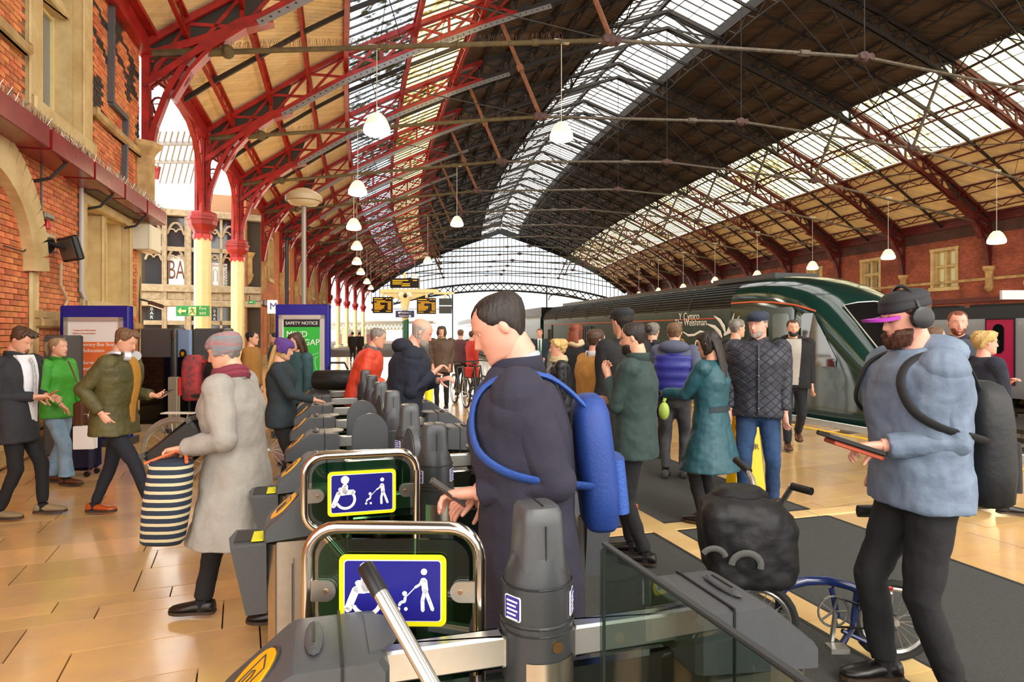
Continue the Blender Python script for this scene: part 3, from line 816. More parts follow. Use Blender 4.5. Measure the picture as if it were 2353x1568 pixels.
# heater lamp at the corner
s_, z_ = 18.9, Z_at(700, F(18.9, WT).y); he = thing('heater_lamp', 'small black hooded heater lamp on the corner of the brick wall', 'lamp', F(s_, WT, z_))
q = MB(); c = F(s_, WT + .35, z_); rt = Matrix.Rotation(-psi(s_), 3, 'Z') @ Matrix.Rotation(R_(20), 3, 'Y'); q.box(c, (.30, .16, .09), rt, .02); q.build('hood', M('brown_hood', '5b3a2e', .4), he)
q = MB(); q.box(c + V((0, 0, -.05)), (.24, .1, .01), rt); q.build('element', M('heater_glow', 'ffb070', emit=6), he)
q = MB(); q.tube([F(s_, WT, z_ + .12), F(s_, WT + .3, z_ + .05)], .02, 6); q.build('arm', black_m, he)

# ---------------------------------------------------------------- columns
def column(i, full=True, label='', z_leaf=4.75):
    s = TS[i]; c = F(s, WT, 0); e = thing('iron_column', label, 'column', c, 0, 'cast iron columns')
    if full:
        q = MB(); q.lathe([(.42, 0), (.42, .2), (.33, .28), (.27, .34)], c, 8, rot=.39); q.build('base', cream_p, e)
        q = MB(); q.lathe([(.25, .3), (.25, z_leaf)], c, 8, rot=.39); q.build('shaft', cream_p, e)
    q = MB()
    for k in range(8):
        a = .39 + math.pi * (k + .5) / 4; d = V((math.cos(a), math.sin(a), 0)); x = V((-d.y, d.x, 0))
        q.prism([(-.1, 0), (-.1, -.1), (0, -.2), (.1, -.1), (.1, 0)], c + d * .255 + V((0, 0, z_leaf)), x, (0, 0, 1), d * .02)
    q.build('collar_leaves', M('bright_red', 'c8201c', .35), e)
    q = MB(); q.lathe([(.26, z_leaf - .02), (.28, z_leaf + .05), (.30, z_leaf + .12), (.42, z_leaf + .3), (.44, z_leaf + .42), (.47, z_leaf + .45), (.47, z_leaf + .52), (.42, z_leaf + .55), (.42, z_leaf + .66), (.38, z_leaf + .7), (.1, z_leaf + .72)], c, 8, rot=.39)
    q.build('capital', red, e)
    q = MB()
    for k in range(4):
        a = math.pi / 2 * k - psi(s); q.tube([c + V((.16 * math.cos(a), .16 * math.sin(a), z_leaf + .65)), c + V((.16 * math.cos(a), .16 * math.sin(a), 8.0))], .09, 6)
    q.box(c + V((0, 0, z_leaf + 2)), (.2, .2, 2.6), -psi(s)); q.build('upper_shaft', red, e)
    q = MB()    # brackets along the arcade
    for sd in (-1, 1):
        if i in (1,) or sd < 0 or not full:
            pts = [F(s + sd * a, WT, b) for a, b in ((.12, 5.4), (.25, 6.1), (.55, 6.9), (1.05, 7.45), (1.8, 7.75), (3.0, 7.85))]
            for a, b in zip(pts, pts[1:]): q.bar(a, b, .14, .10, up=U(s).cross(b - a))
            q.bar(F(s + sd * .12, WT, 6.6), F(s + sd * 1.3, WT, 7.8), .07, .07)
            q.tube(arc(F(s + sd * .45, WT, 7.42), .25, 0, 6.283, 14, D(s), V((0, 0, 1)))[:-1], .03, 5, close=True)
    q.build('arcade_bracket', red, e)
    return e
column(1, True, 'red and cream cast iron column nearest, with the fire exit sign')
column(2, True, 'second red and cream iron column, before the brick wall begins')

# ---------------------------------------------------------------- left wall beyond the columns, and the right wall
def brick_tex(name, ratio, c1, c2, cm):
    m = bpy.data.materials.new(name); m.use_nodes = True; MATS[name] = m; nt = m.node_tree; b = nt.nodes['Principled BSDF']; L = nt.links
    uv = nt.nodes.new('ShaderNodeUVMap'); br = nt.nodes.new('ShaderNodeTexBrick')
    br.inputs['Scale'].default_value = 1; br.inputs['Brick Width'].default_value = .225; br.inputs['Row Height'].default_value = .075; br.inputs['Mortar Size'].default_value = .006
    br.inputs['Color1'].default_value = lin(c1); br.inputs['Color2'].default_value = lin(c2); br.inputs['Mortar'].default_value = lin(cm)
    L.new(uv.outputs[0], br.inputs['Vector'])
    n = nt.nodes.new('ShaderNodeTexNoise'); n.inputs['Scale'].default_value = .8; n.inputs['Detail'].default_value = 5; L.new(uv.outputs[0], n.inputs['Vector'])
    mx = nt.nodes.new('ShaderNodeMix'); mx.data_type = 'RGBA'; mx.blend_type = 'MULTIPLY'
    mr = nt.nodes.new('ShaderNodeMapRange'); mr.inputs[1].default_value = .42; mr.inputs[2].default_value = .7; mr.inputs[4].default_value = .55
    L.new(n.outputs['Fac'], mr.inputs[0]); L.new(mr.outputs[0], mx.inputs[0]); L.new(br.outputs['Color'], mx.inputs[6]); mx.inputs[7].default_value = lin('6a4a3a')
    L.new(mx.outputs[2], b.inputs['Base Color']); b.inputs['Roughness'].default_value = .85
    bp = nt.nodes.new('ShaderNodeBump'); bp.inputs['Strength'].default_value = .6; bp.inputs['Distance'].default_value = .01; L.new(br.outputs['Fac'], bp.inputs['Height']); bp.invert = True; L.new(bp.outputs[0], b.inputs['Normal'])
    return m
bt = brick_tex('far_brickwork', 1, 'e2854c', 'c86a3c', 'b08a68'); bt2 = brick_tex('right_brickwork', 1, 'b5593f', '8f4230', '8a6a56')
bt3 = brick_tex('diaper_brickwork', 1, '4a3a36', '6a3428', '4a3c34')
def wall_run(parent, t, s0, s1, z0, z1, holes, mt, thick=.5, sgn=1, name='brick_face'):
    cs = sorted({s0, s1} | {x for h in holes for x in h[:2] if s0 < x < s1} | {s0 + k * 2.0 for k in range(int((s1 - s0) / 2) + 1)})
    cz = sorted({z0, z1} | {x for h in holes for x in h[2:] if z0 < x < z1})
    me = bpy.data.meshes.new(name); vs, fs, uvs = [], [], []
    for a, b in zip(cs, cs[1:]):
        if b - a < 1e-4: continue
        for c, d in zip(cz, cz[1:]):
            m_ = ((a + b) / 2, (c + d) / 2)
            if any(h[0] < m_[0] < h[1] and h[2] < m_[1] < h[3] for h in holes): continue
            tt = t - sgn * thick; o = len(vs)
            vs += [F(a, t, c), F(b, t, c), F(b, t, d), F(a, t, d), F(a, tt, c), F(b, tt, c), F(b, tt, d), F(a, tt, d)]
            for f in ((0, 1, 2, 3), (7, 6, 5, 4), (0, 4, 5, 1), (1, 5, 6, 2), (2, 6, 7, 3), (3, 7, 4, 0)):
                fs.append([o + k for k in f] if sgn > 0 else [o + k for k in reversed(f)])
                for k in (f if sgn > 0 else reversed(f)):
                    x = (a, b, b, a, a - thick, b + thick, b + thick, a - thick)[k]; y = (c, c, d, d, c, c, d, d)[k]; uvs.append((x, y))
    me.from_pydata([tuple(v) for v in vs], [], fs); me.materials.append(mt); uvl = me.uv_layers.new(name='UVMap')
    for i, u_ in enumerate(uvs): uvl.data[i].uv = u_
    return put(name, me, parent)
wl2 = struct('wall_left_far')
W2a, W2b = S_at(566, WT), TS[8]
wins = []
for i in range(3, 8):
    a = TS[i] + 1.9; wins.append((a, a + 1.7, 4.5, 7.0)); wins.append((a + .1, a + 1.6, .2, 2.9))
wall_run(wl2, WT, W2a, W2b, 0, 8.3, wins, bt)
for h in wins:
    if h[2] > 2: stone_window('stone_window', h, wl2, 2, None, fr=.16)
    else:
        q = MB(); wall_box(q, h[0], h[1], h[2], h[3], WT - .4, WT - .3); q.build('doorway', M('dark_doorway', '4a3a2a', .6), wl2)
        q = MB()
        for a, b in ((h[0] - .2, h[0] + .05), (h[1] - .05, h[1] + .2)): wall_box(q, a, b, 0, h[3] + .2, WT - .1, WT + .1, .03)
        wall_box(q, h[0] - .2, h[1] + .2, h[3], h[3] + .25, WT - .1, WT + .1, .03); q.build('door_surround', stone, wl2)
for i in range(2, 9):
    s = TS[i] if i > 2 else W2a + .4
    q = MB(); c = F(s, WT, 0)
    q.lathe([(.05, 3.6), (.14, 3.8), (.26, 4.15), (.30, 4.25), (.24, 4.35), (.24, 5.0), (.30, 5.1), (.36, 5.25), (.1, 5.3)], c, 8, rot=.4); q.build('corbel', stone, wl2)
q = MB()
for a, b in zip([W2a + 2 * k for k in range(30)], [W2a + 2 * k for k in range(1, 31)]):
    if b > W2b: break
    wall_box(q, a, b, 3.05, 3.32, WT - .1, WT + .14, .02)
q.build('red_cornice', red_dk, wl2)
q = MB()
for a, b in zip([W2a + 2 * k for k in range(30)], [W2a + 2 * k for k in range(1, 31)]):
    if b > W2b: break
    wall_box(q, a, b, 0, .5, WT - .1, WT + .1, .02)
q.build('plinth', stone, wl2)
for i, lb in zip(range(8, 13), ('nearest of the far red and cream iron columns, where the brick wall ends', 'second of the far red and cream iron columns', 'middle one of the far red and cream iron columns', 'fourth of the far red and cream iron columns', 'far end red and cream iron column beside the end screen')):
    column(i, True, lb)
# right wall
wr = struct('wall_right'); WR = 19.35
wins = []
for i in range(1, 11):
    a = TS[i] + SP / 2 - 1.0; wins.append((a, a + 2.0, 4.2, 6.7))
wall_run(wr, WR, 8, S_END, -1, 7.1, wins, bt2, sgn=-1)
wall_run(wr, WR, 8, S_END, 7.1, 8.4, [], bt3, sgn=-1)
lit = M('lit_window_glass', 'c9c49a', .1, emit=.25)
for k, h in enumerate(wins): stone_window('stone_window', h, wr, 2, (h[2] + h[3]) / 2 + .15, lit if k % 2 else None, fr=.20, t=WR, sgn=-1)
q = MB(); q2 = MB()
for k in range(44):
    a, b = 8 + 2 * k, 10 + 2 * k
    wall_box(q, a, b, 3.35, 3.62, WR - .16, WR + .1); wall_box(q2, a, b, 4.55, 4.7, WR - .08, WR + .1)
    for j in range(4):   # lozenges of dark brick under the eaves
        s = a + .25 + .5 * j; z = 7.45 + .3 * (j % 2)
        q3 = q2
q.build('red_canopy_edge', red_dk, wr); q2.build('string_course', stone, wr)
for i in range(0, NT - 1):
    c = F(TS[i], WR - .08, 0); q = MB()
    q.lathe([(.06, 3.9), (.2, 4.05), (.26, 4.15), (.2, 4.25), (.2, 5.0), (.32, 5.15), (.34, 5.3), (.1, 5.32)], c, 8); q.build('corbel', stone, wr)

# ---------------------------------------------------------------- the bar front behind the columns
bf = struct('wall_back')
A0, A1 = PX(300, 27.2), PX(600, 29.4); ex = (A1 - A0).normalized(); ez = V((0, 0, 1)); nrm = V((ex.y, -ex.x, 0)); LW = (A1 - A0).length
def bx(mb, x0, x1, z0, z1, d0, d1, bev=0):
    mb.box(A0 + ex * (x0 + x1) / 2 + ez * (z0 + z1) / 2 + nrm * (d0 + d1) / 2, (x1 - x0, abs(d1 - d0), z1 - z0), math.atan2(ex.y, ex.x), bev)
def xb(px):
    q_ = (px - CX) / FPX; return (q_ * A0.y - A0.x) / (ex.x - q_ * ex.y)
zb_ = lambda py: Z_at(py, 28)
bar_glass = M('bar_window_glass', '2c343c', .06, spec=1)
bright = M('bright_window_glass', 'dfe6ea', .1, emit=.5)
q = MB(); bx(q, 0, LW, 0, zb_(480), -.5, -.2); q.build('dark_interior', M('bar_interior', '3a3026', .8), bf)
q = MB()
for a, b in ((482, 498), (655, 672), (690, 705), (672, 690)):
    bx(q, 0, LW, zb_(b), zb_(a), -.2, .18 if a != 672 else .06, .03)
for a, b in ((372, 384), (424, 440), (455, 482), (548, 564)):
    bx(q, xb(a), xb(b), 0, zb_(482), -.2, .12, .03)
for py in (573, 742, 850): bx(q, xb(330), xb(560), zb_(py + 5), zb_(py - 5), -.15, .06)
for px in (508,): bx(q, xb(px - 3), xb(px + 3), 0, zb_(482), -.15, .06)
q.build('stone_tracery_frame', M('tracery_stone', 'b0a084', .8, c2='8f7d62', bump=.3), bf)
bays = [(334, 372), (384, 424), (482, 505), (511, 548)]
for a, b in bays:
    x0, x1 = xb(a), xb(b); m_ = (x0 + x1) / 2; hw = (x1 - x0) / 2
    for zt_, zb2 in ((zb_(500), zb_(568)), (zb_(578), zb_(655)), (zb_(702), zb_(738)), (zb_(748), zb_(900))):
        q = MB(); bx(q, x0, x1, zb2, zt_, -.18, -.16); q.build('pane', bright if (a in (334,) and zt_ < 5 and zt_ > 3) or (a == 384 and zt_ < 3 and zt_ > 2) else bar_glass, bf)
    q = MB()
    for z0 in (zb_(540), zb_(600)):   # pointed heads with cusps
        for sd in (-1, 1):
            pts = [A0 + ex * (m_ + sd * hw * (1 - k / 6) ** .8) + ez * (z0 + (hw * 1.5) * math.sin(k / 6 * math.pi / 2)) for k in range(7)]
            q.tube(pts, .05, 5); q.tube(arc(A0 + ex * (m_ + sd * hw * .45) + ez * (z0 + .1), hw * .4, 0, math.pi, 6, ex, ez), .035, 4)
    q.build('cusped_head', MATS['tracery_stone'], bf)
poster = M('white_vinyl', 'e9ecec', .4); brown = M('brown_print', '6a3a1e', .5)
for a, b, y0, y1, tx, sz, w_ in ((387, 423, 588, 657, 'BA', 1.25, .62), (483, 507, 600, 662, '', .5, 1), (512, 522, 602, 664, '', .3, 1)):
    e = thing('window_sticker', {387: 'white window panel with large brown letters BA', 483: 'white window panel with a thin framed emblem', 512: 'narrow white window panel with vertical name lettering'}[a], 'sign', A0 + ex * xb(a))
    q = MB(); bx(q, xb(a), xb(b), zb_(y1), zb_(y0), -.15, -.14); q.build('panel', poster, e)
    c = A0 + ex * ((xb(a) + xb(b)) / 2) + ez * ((zb_(y0) + zb_(y1)) / 2) - nrm * .135
    if tx: text('lettering', tx, c, ex, ez, 1.15, brown, e, w=.46)
    elif a == 483:
        q = MB()
        for rr in (rrect(.36, .95, .02, 1), rrect(.28, .85, .02, 1)):
            pts = [c + ex * x + ez * y for x, y in rr]
            for p0, p1 in zip(pts, pts[1:] + pts[:1]): q.bar(p0, p1, .012, .012)
        q.tube([c + ex * x + ez * y for x, y in ((-.08, -.25), (-.08, .2), (0, .3), (.08, .2), (.08, -.25))], .01, 4); q.build('emblem', brown, e)
    else: text('lettering', 'B\u00b7NAPARIES', c + ex * .03, -ez, ex, .2, M('dark_print', '2c2620', .5), e)
for a, b, y0, y1, lb in ((340, 356, 706, 732, 'black vertical BAR sign in the window left of the first column'), (487, 499, 709, 737, 'black vertical BAR sign in the window right of the first column')):
    e = thing('bar_sign', lb, 'sign', A0 + ex * xb(a)); q = MB(); bx(q, xb(a), xb(b), zb_(y1 + 2), zb_(y0 - 2), -.14, -.12); q.build('board', M('navy_board', '1c2530', .4), e)
    for k, ch in enumerate('BAR'): text('lettering', ch, A0 + ex * ((xb(a) + xb(b)) / 2) + ez * (zb_(y0 + 5) - k * .18) - nrm * .115, ex, ez, .2, white_m, e)
# glazed roof over the forecourt side, seen through the arcade
q = MB()
for k in range(9):
    a, b = PP(325 + 14 * k, 420, 27), PP(325 + 14 * k + 30, 300, 21); q.bar(a, b, .05, .08)
q.bar(PP(320, 330, 22), PP(460, 330, 22), .12, .12); q.bar(PP(320, 372, 24), PP(470, 372, 24), .12, .12)
q.build('forecourt_roof_bars', M('pale_grey_iron', 'a9a6a2', .5), bf)
q = MB(); q.bar(PP(335, 392, 25), PP(366, 398, 25), .1, .5); q.bar(PP(335, 385, 24.9), PP(352, 408, 24.9), .06); q.bar(PP(335, 408, 24.9), PP(352, 385, 24.9), .06)
q.build('red_girder_end', red, bf)
q = MB(); bx(q, xb(470), xb(575), zb_(482), zb_(440), -.6, 0); q.build('tiled_gable', bt, bf)
# ---------------------------------------------------------------- ticket barriers
gu = V((.958, .286, 0)).normalized(); gr = V((-.286, .958, 0)).normalized(); gz = V((0, 0, 1)); GA = math.atan2(gu.y, gu.x)
P0 = V((.06, 1.56, 0)); GS = [0, 1.43, 2.25, 3.13, 3.99, 4.88, 5.8, 6.65, 7.5]
casing = M('barrier_casing', '484a4d', .32, var=.05, scale=40, bump=.12, bscale=500); casing_dk = M('barrier_casing_dark', '333538', .35, bump=.1, bscale=400)
alu = M('barrier_aluminium', 'cfcdc8', .3, .9, var=.04, scale=20)
yel = M('reader_yellow', 'f0a400', .35); yel2 = M('sign_yellow', 'e8e010', .35); navy = M('sign_navy', '1c1a78', .3); sign_w = M('sign_white', 'e6e6ea', .35)
kick = M('dark_glass_panel', '10140f', .08, spec=.8); green_gl = None
purple = M('sticker_purple', '3d3590', .4)
def gp(x, y, z): return V((x, y, z))
def pedestal(e, sg, left_reader=True):
    """one end cabinet, local x outward"""
    y0, y1 = -.13, .13
    prof = [(.36, .83), (.36, .955), (.375, .98), (.55, .98), (.57, .97), (.70, .865), (.71, .85), (.71, .80)]
    q = MB(); bx_ = lambda p, y: V((sg * p[0], y, p[1]))
    rs = []
    for y, ins in ((y0, .02), (y0 + .02, 0), (y1 - .02, 0), (y1, .02)):
        cx_, cz = .53, .90
        rs.append([V((sg * (cx_ + (x - cx_) * (1 - ins * 3)), y, cz + (z - cz) * (1 - ins * 3))) for x, z in prof])
    if sg > 0: rs = rs[::-1]
    q.rings(rs); hd = q.build('head_casing', casing, e, True, True, ang=25)
    q = MB(); q.box((sg * .455, 0, .9815), (.006, .262, .006)); q.box((sg * .455, -.131, .87), (.006, .004, .22)); q.build('casing_seam', black_m, hd, local=True)
    q = MB(); q.tube([(sg * .51, -.06, .983), (sg * .51, .06, .983)], .013, 8); q.ell((sg * .51, 0, .986), (.02, .085, .008)); q.mi = 1; q.box((sg * .51, 0, .996), (.005, .09, .004)); q.build('ticket_slot', [casing, black_m], hd, True, True)
    q = MB(); q.prism([(.07 * math.cos(R_(a)), .095 * math.sin(R_(a))) for a in range(-90, 91, 15)] , (sg * .40, 0, .978), (-sg, 0, 0), (0, 1, 0), (0, 0, .006)); q.build('cover_plate', casing, hd, local=True)
    d = V((sg * .13, 0, -.12)).normalized(); nn = V((sg * .12, 0, .13)).normalized(); c = V((sg * .637, 0, .911))
    if sg > 0: c = None
    if c is not None:
     q = MB(); ov = [(.072 * math.cos(R_(a)), .072 * math.sin(R_(a))) for a in range(0, 360, 18)]
     q.prism(ov, c, d, (0, 1, 0), nn * .008); q.mi = 1; q.prism([(.080 * math.cos(R_(a)), .082 * math.sin(R_(a))) for a in range(0, 360, 18)], c, d, (0, 1, 0), nn * .004); q.build('card_reader', [yel, casing_dk], e, local=True)
     q = MB(); rp = [(.03, .03), (.03, -.03), (-.045, -.03), (-.045, .03)]
     for (a, b), (a2, b2) in zip(rp, rp[1:] + rp[:1]): q.bar(c + nn * .009 + d * a + V((0, b, 0)), c + nn * .009 + d * a2 + V((0, b2, 0)), .003, .002)
     q.tube([c + nn * .01 + d * x + V((0, y, 0)) for x, y in ((.03, -.01), (-.01, -.012), (-.02, 0), (-.01, .012), (.03, .01))], .0015, 4); q.build('reader_pictogram', casing_dk, e, local=True)
    q = MB(); q.box((sg * .53, 0, .41), (.33, .23, .82), bev=.03); q.build('pedestal_body', steel, e, local=True)
    q = MB(); q.box((sg * .53, 0, .035), (.35, .25, .07), bev=.01); q.box((sg * .60, -.116, .40), (.005, .003, .62)); q.build('plinth', casing_dk, e, local=True)
def bin_(e, sg):
    x0 = .70; q = MB()
    rs = [[V((sg * (x0 + a * w_), b * h_, z)) for a, b in ((0, -1), (1, -1), (1.12, 0), (1, 1), (0, 1))] for z, w_, h_ in ((.50, .08, .07), (.79, .135, .11), (.80, .135, .11))]
    if sg < 0: rs = [r[::-1] for r in rs]
    q.rings(rs); b = q.build('ticket_bin', casing, e, local=True)
    q = MB(); q.box((sg * (x0 + .08), 0, .802), (.09, .15, .006)); q.build('bin_mouth', black_m, b, local=True)
    q = MB(); q.box((sg * (x0 + .035), -.03, .807), (.045, .13, .004)); q.build('yellow_label', yel2, b, local=True)
def post(e, near):
    q = MB(); n = 20
    def ring(rx, ry, z, p=2.0):
        return [V((rx * math.copysign(abs(math.cos(a)) ** (2 / p), math.cos(a)), ry * math.copysign(abs(math.sin(a)) ** (2 / p), math.sin(a)), z)) for a in [2 * math.pi * k / n for k in range(n)]]
    q.rings([ring(.086, .086, 0), ring(.086, .086, .97), ring(.083, .083, .975), ring(.083, .083, 1.05), ring(.079, .079, 1.075), ring(.070, .073, 1.10), ring(.058, .064, 1.125, 2.8)])
    q.build('post_body', casing_dk, e, True, True, ang=30)
    q = MB(); q.rings([ring(.059, .065, 1.09, 4), ring(.052, .060, 1.20, 4), ring(.050, .058, 1.225, 4), ring(.044, .05, 1.237, 4), ring(.03, .034, 1.241, 4)])
    t = q.build('post_head', casing, e, True, True, ang=35)
    q = MB(); q.box((0, -.0635, 1.13), (.002, .004, .14)); q.box((0, 0, 1.2425), (.002, .09, .002)); q.build('seam', black_m, t, local=True)
    if near:
        q = MB()
        for z in (1.06, .972, .955): q.tube([V(((.0835 if z > .972 else .0865) * math.cos(a), (.0835 if z > .972 else .0865) * math.sin(a), z)) for a in [2 * math.pi * k / 24 for k in range(24)]], .0025, 4, close=True)
        q.build('seam', black_m, e, local=True)
        for a in (-28, 208):
            a = R_(a); c = V((.080 * math.cos(a), .080 * math.sin(a), 1.012)); tx = V((-math.sin(a), math.cos(a), 0)); q = MB()
            q.mi = 1; q.prism(rrect(.050, .056, .005, 2), c - tx * 0, tx, gz, V((math.cos(a), math.sin(a), 0)) * .003); q.mi = 0
            q.prism(rrect(.045, .051, .004, 2), c, tx, gz, V((math.cos(a), math.sin(a), 0)) * .004)
            q.mi = 1
            for k in range(5): q.prism([(-.017, .018 - k * .010), (.017 - .005 * (k % 2), .018 - k * .010), (.017 - .005 * (k % 2), .014 - k * .010), (-.017, .014 - k * .010)], c, tx, gz, V((math.cos(a), math.sin(a), 0)) * .005)
            q.build('notice_sticker', [purple, sign_w], e, local=True)
        q = MB(); q.tube([(0.02, -.083, .93), (0.02, -.089, .93)], .013, 12); q.build('lock_screw', M('brass_screw', 'b08a60', .3, 1), e, True, True)
        q = MB(); q.rings([[V((.0875 * math.cos(a), .0875 * math.sin(a), z)) for a in [R_(-125 + 8 * k) for k in range(13)]] for z in (.78, .895)], False, False); q.build('steel_window', steel, e, True, True)
rows_lab = ['nearest grey ticket barrier with the tall rounded post at the bottom of the view', 'second ticket barrier, between the two blue wheelchair signs', 'third ticket barrier, just beyond the farther wheelchair sign',
            'fourth ticket barrier of the row, behind the first pair of open paddles', 'fifth ticket barrier, halfway along the row', 'sixth ticket barrier of the row', 'seventh ticket barrier of the row, third from the far end', 'eighth ticket barrier, last but one of the row', 'farthest ticket barrier at the end of the row by the green poster']
for i, d in enumerate(GS):
    e = thing('ticket_barrier', rows_lab[i], 'ticket barrier', P0 + gr * d + gz * .0045, GA, 'row of ticket barriers')
    pedestal(e, -1); pedestal(e, 1); post(e, i < 3)
    q = MB()
    for sg in (-1, 1): q.box((sg * .225, 0, .905), (.29, .06, .072), bev=.006)
    q.build('cross_beam', alu, e, local=True)
    q = MB(); q.box((0, 0, .44), (.72, .03, .80)); q.build('infill_panel', kick, e, local=True)
    if i in (1, 2): bin_(e, -1)
    if i == 1: bin_(e, 1)
    if i == 0:
        q = MB(); c = V((.47, -.117, .68)); q.box(c, (.11, .006, .14)); q.mi = 1; q.tube([c + V((.005, 0, 0)), c + V((.005, -.02, 0))], .022, 12); q.ell(c + V((.005, -.035, .005)), .030); q.build('release_button', [steel, M('green_button', '0c6a3a', .2, coat=.5)], e, True, True)
        q = MB(); q.tube([V((.575, -.113, .72)), V((.575, -.122, .72))], .020, 14); q.mi = 1; q.tube([V((.575, -.12, .72)), V((.575, -.124, .72))], .013, 12); q.build('lock', [steel, casing_dk], e, True, True)
# swing leaves of the two wide gates
glass_g = glass_mat('green_tint_glass', '9fd6b8', .8, .03, gloss=.10)
def icon_chair(mb, c, x, y, n, s):
    P_ = lambda a, b: c + x * a * s + y * b * s
    mb.prism([(.035 * s * math.cos(k / 2), .035 * s * math.sin(k / 2)) for k in range(12)], P_(-.02, .135), x, y, n)
    for pts, w_ in (((-.02, .09), (-.02, .03)), .036), (((-.02, .03), (.05, .03)), .032) , (((-.02, .06), (-.065, .06)), .022), (((-.02, .028), (-.07, .028)), .034), (((-.07, .028), (-.115, -.08)), .03):
        a, b = P_(*pts[0]), P_(*pts[1]); dd = (b - a).normalized(); pr = n.normalized().cross(dd)
        mb.prism([(0, -w_ * s / 2), ((b - a).length, -w_ * s / 2), ((b - a).length, w_ * s / 2), (0, w_ * s / 2)], a, dd, pr, n)
        for e_ in (a, b): mb.prism([(w_ * s / 2 * math.cos(k * .7854), w_ * s / 2 * math.sin(k * .7854)) for k in range(8)], e_, x, y, n)
    pr_ = [(.085 * math.cos(R_(a)), .085 * math.sin(R_(a))) for a in range(-165, 56, 14)] + [(.063 * math.cos(R_(a)), .063 * math.sin(R_(a))) for a in range(55, -166, -14)]
    mb.prism([(a * s, b * s) for a, b in pr_], P_(-.015, -.03), x, y, n)
def stroke(mb, pts, w_, n, x, y):
    for a, b in zip(pts, pts[1:]):
        dd = (b - a).normalized(); pr = n.normalized().cross(dd)
        mb.prism([(0, -w_ / 2), ((b - a).length, -w_ / 2), ((b - a).length, w_ / 2), (0, w_ / 2)], a, dd, pr, n)
    for e_ in pts: mb.prism([(w_ / 2 * math.cos(k * .7854), w_ / 2 * math.sin(k * .7854)) for k in range(8)], e_, x, y, n)
def leaf(c, ang, w_, lab, zt=1.18, sign=True, sc_=.76):
    x = V((math.cos(ang), math.sin(ang), 0)); n = V((x.y, -x.x, 0)); e = thing('gate_leaf', lab, 'gate leaf', (c[0], c[1], 0))
    o = V((c[0], c[1], 0)); hw = w_ / 2 - .0165
    def outline(hw, zt, zl, zr, r):
        cs = [((hw - r, zt - r), 0, 90), ((-hw + r, zt - r), 90, 180), ((-hw + r, zl + r), 180, 255), ((hw - r, zr + r), 255, 360)]
        return [(cx_ + r * math.cos(R_(a0 + (a1 - a0) * k / 6)), cz + r * math.sin(R_(a0 + (a1 - a0) * k / 6))) for (cx_, cz), a0, a1 in cs for k in range(7)]
    q = MB(); q.tube([o + x * a + gz * b for a, b in outline(hw, zt - .0165, .87, .50, .075)], .0165, 12, close=True); q.build('tube_frame', M('polished_tube', 'd9cfc4', .16, 1), e, True, ang=60)
    q = MB(); q.prism(outline(hw - .026, zt - .045, .90, .53, .055), o + n * .004, x, gz, n * -.009); q.build('glass_pane', glass_g, e)
    for sx, dz, k_ in ((-1, 1.008, 1), (1, 1.008, 1), (1, .70, .7)):
        q = MB(); pp = [(0, -.026), (.035, -.026)] + [(.035 + .026 * math.cos(R_(a)), .026 * math.sin(R_(a))) for a in range(-75, 90, 15)] + [(0, .026)]
        base = o + x * sx * (w_ / 2 - .028) + gz * dz
        q.prism([(a * k_, b * k_) for a, b in pp], base + n * .006, x * -sx, gz, n * .008); q.mi = 1; q.tube([base - x * sx * .036 * k_ + n * .012, base - x * sx * .036 * k_ + n * .018], .006, 8); q.build('glass_clamp', [steel, MATS['brass_screw']], e)
    if sign:
        oo = V((c[0], c[1], 1.012)) + n * .012; K = sc_; sx_ = x; x = x * K; gz_ = gz * K
        q = MB(); q.prism(rrect(.35, .232, .022), oo, x, gz_, n * .004); b = q.build('sign_plate', yel2, e)
        q = MB(); q.prism(rrect(.318, .200, .012), oo + n * .004, x, gz_, n * .0012); q.build('white_line', sign_w, b)
        q = MB(); q.prism(rrect(.312, .194, .010), oo + n * .004, x, gz_, n * .0020); q.build('blue_field', navy, b)
        q = MB(); nn = n * .0028; ob = oo + n * .004; icon_chair(q, ob - x * .075 - gz_ * .012, x, gz_, nn, .62)
        P_ = lambda a, b: ob + x * a + gz_ * b
        # adult pushing a pushchair
        q.prism([(.0105 * math.cos(k / 2), .0105 * math.sin(k / 2)) for k in range(12)], P_(.103, .063), x, gz_, nn)
        stroke(q, [P_(.103, .036), P_(.107, .0)], .020 * K, nn, x, gz_); stroke(q, [P_(.105, -.002), P_(.098, -.03), P_(.099, -.063)], .012 * K, nn, x, gz_); stroke(q, [P_(.109, -.002), P_(.120, -.03), P_(.131, -.060)], .012 * K, nn, x, gz_)
        stroke(q, [P_(.098, .040), P_(.090, .022), P_(.074, .012)], .008 * K, nn, x, gz_); stroke(q, [P_(.074, .012), P_(.045, -.018)], .003 * K, nn, x, gz_)
        q.prism([(.008 * math.cos(k / 2), .008 * math.sin(k / 2)) for k in range(12)], P_(.040, -.008), x, gz_, nn); stroke(q, [P_(.042, -.02), P_(.040, -.034), P_(.028, -.036), P_(.022, -.046)], .009 * K, nn, x, gz_)
        for a in (.020, .044): q.prism([(.006 * math.cos(k / 2), .006 * math.sin(k / 2)) for k in range(12)], P_(a, -.058), x, gz_, nn)
        q.build('pictogram', sign_w, b)
    return e
leaf((-.295, 1.63), R_(-1), .462, 'glass gate leaf in bright tube frame, wheelchair and pushchair sign, nearer of the two')
leaf((-.602, 2.62), R_(16), .47, 'farther glass gate leaf with wheelchair and pushchair sign, standing askew')
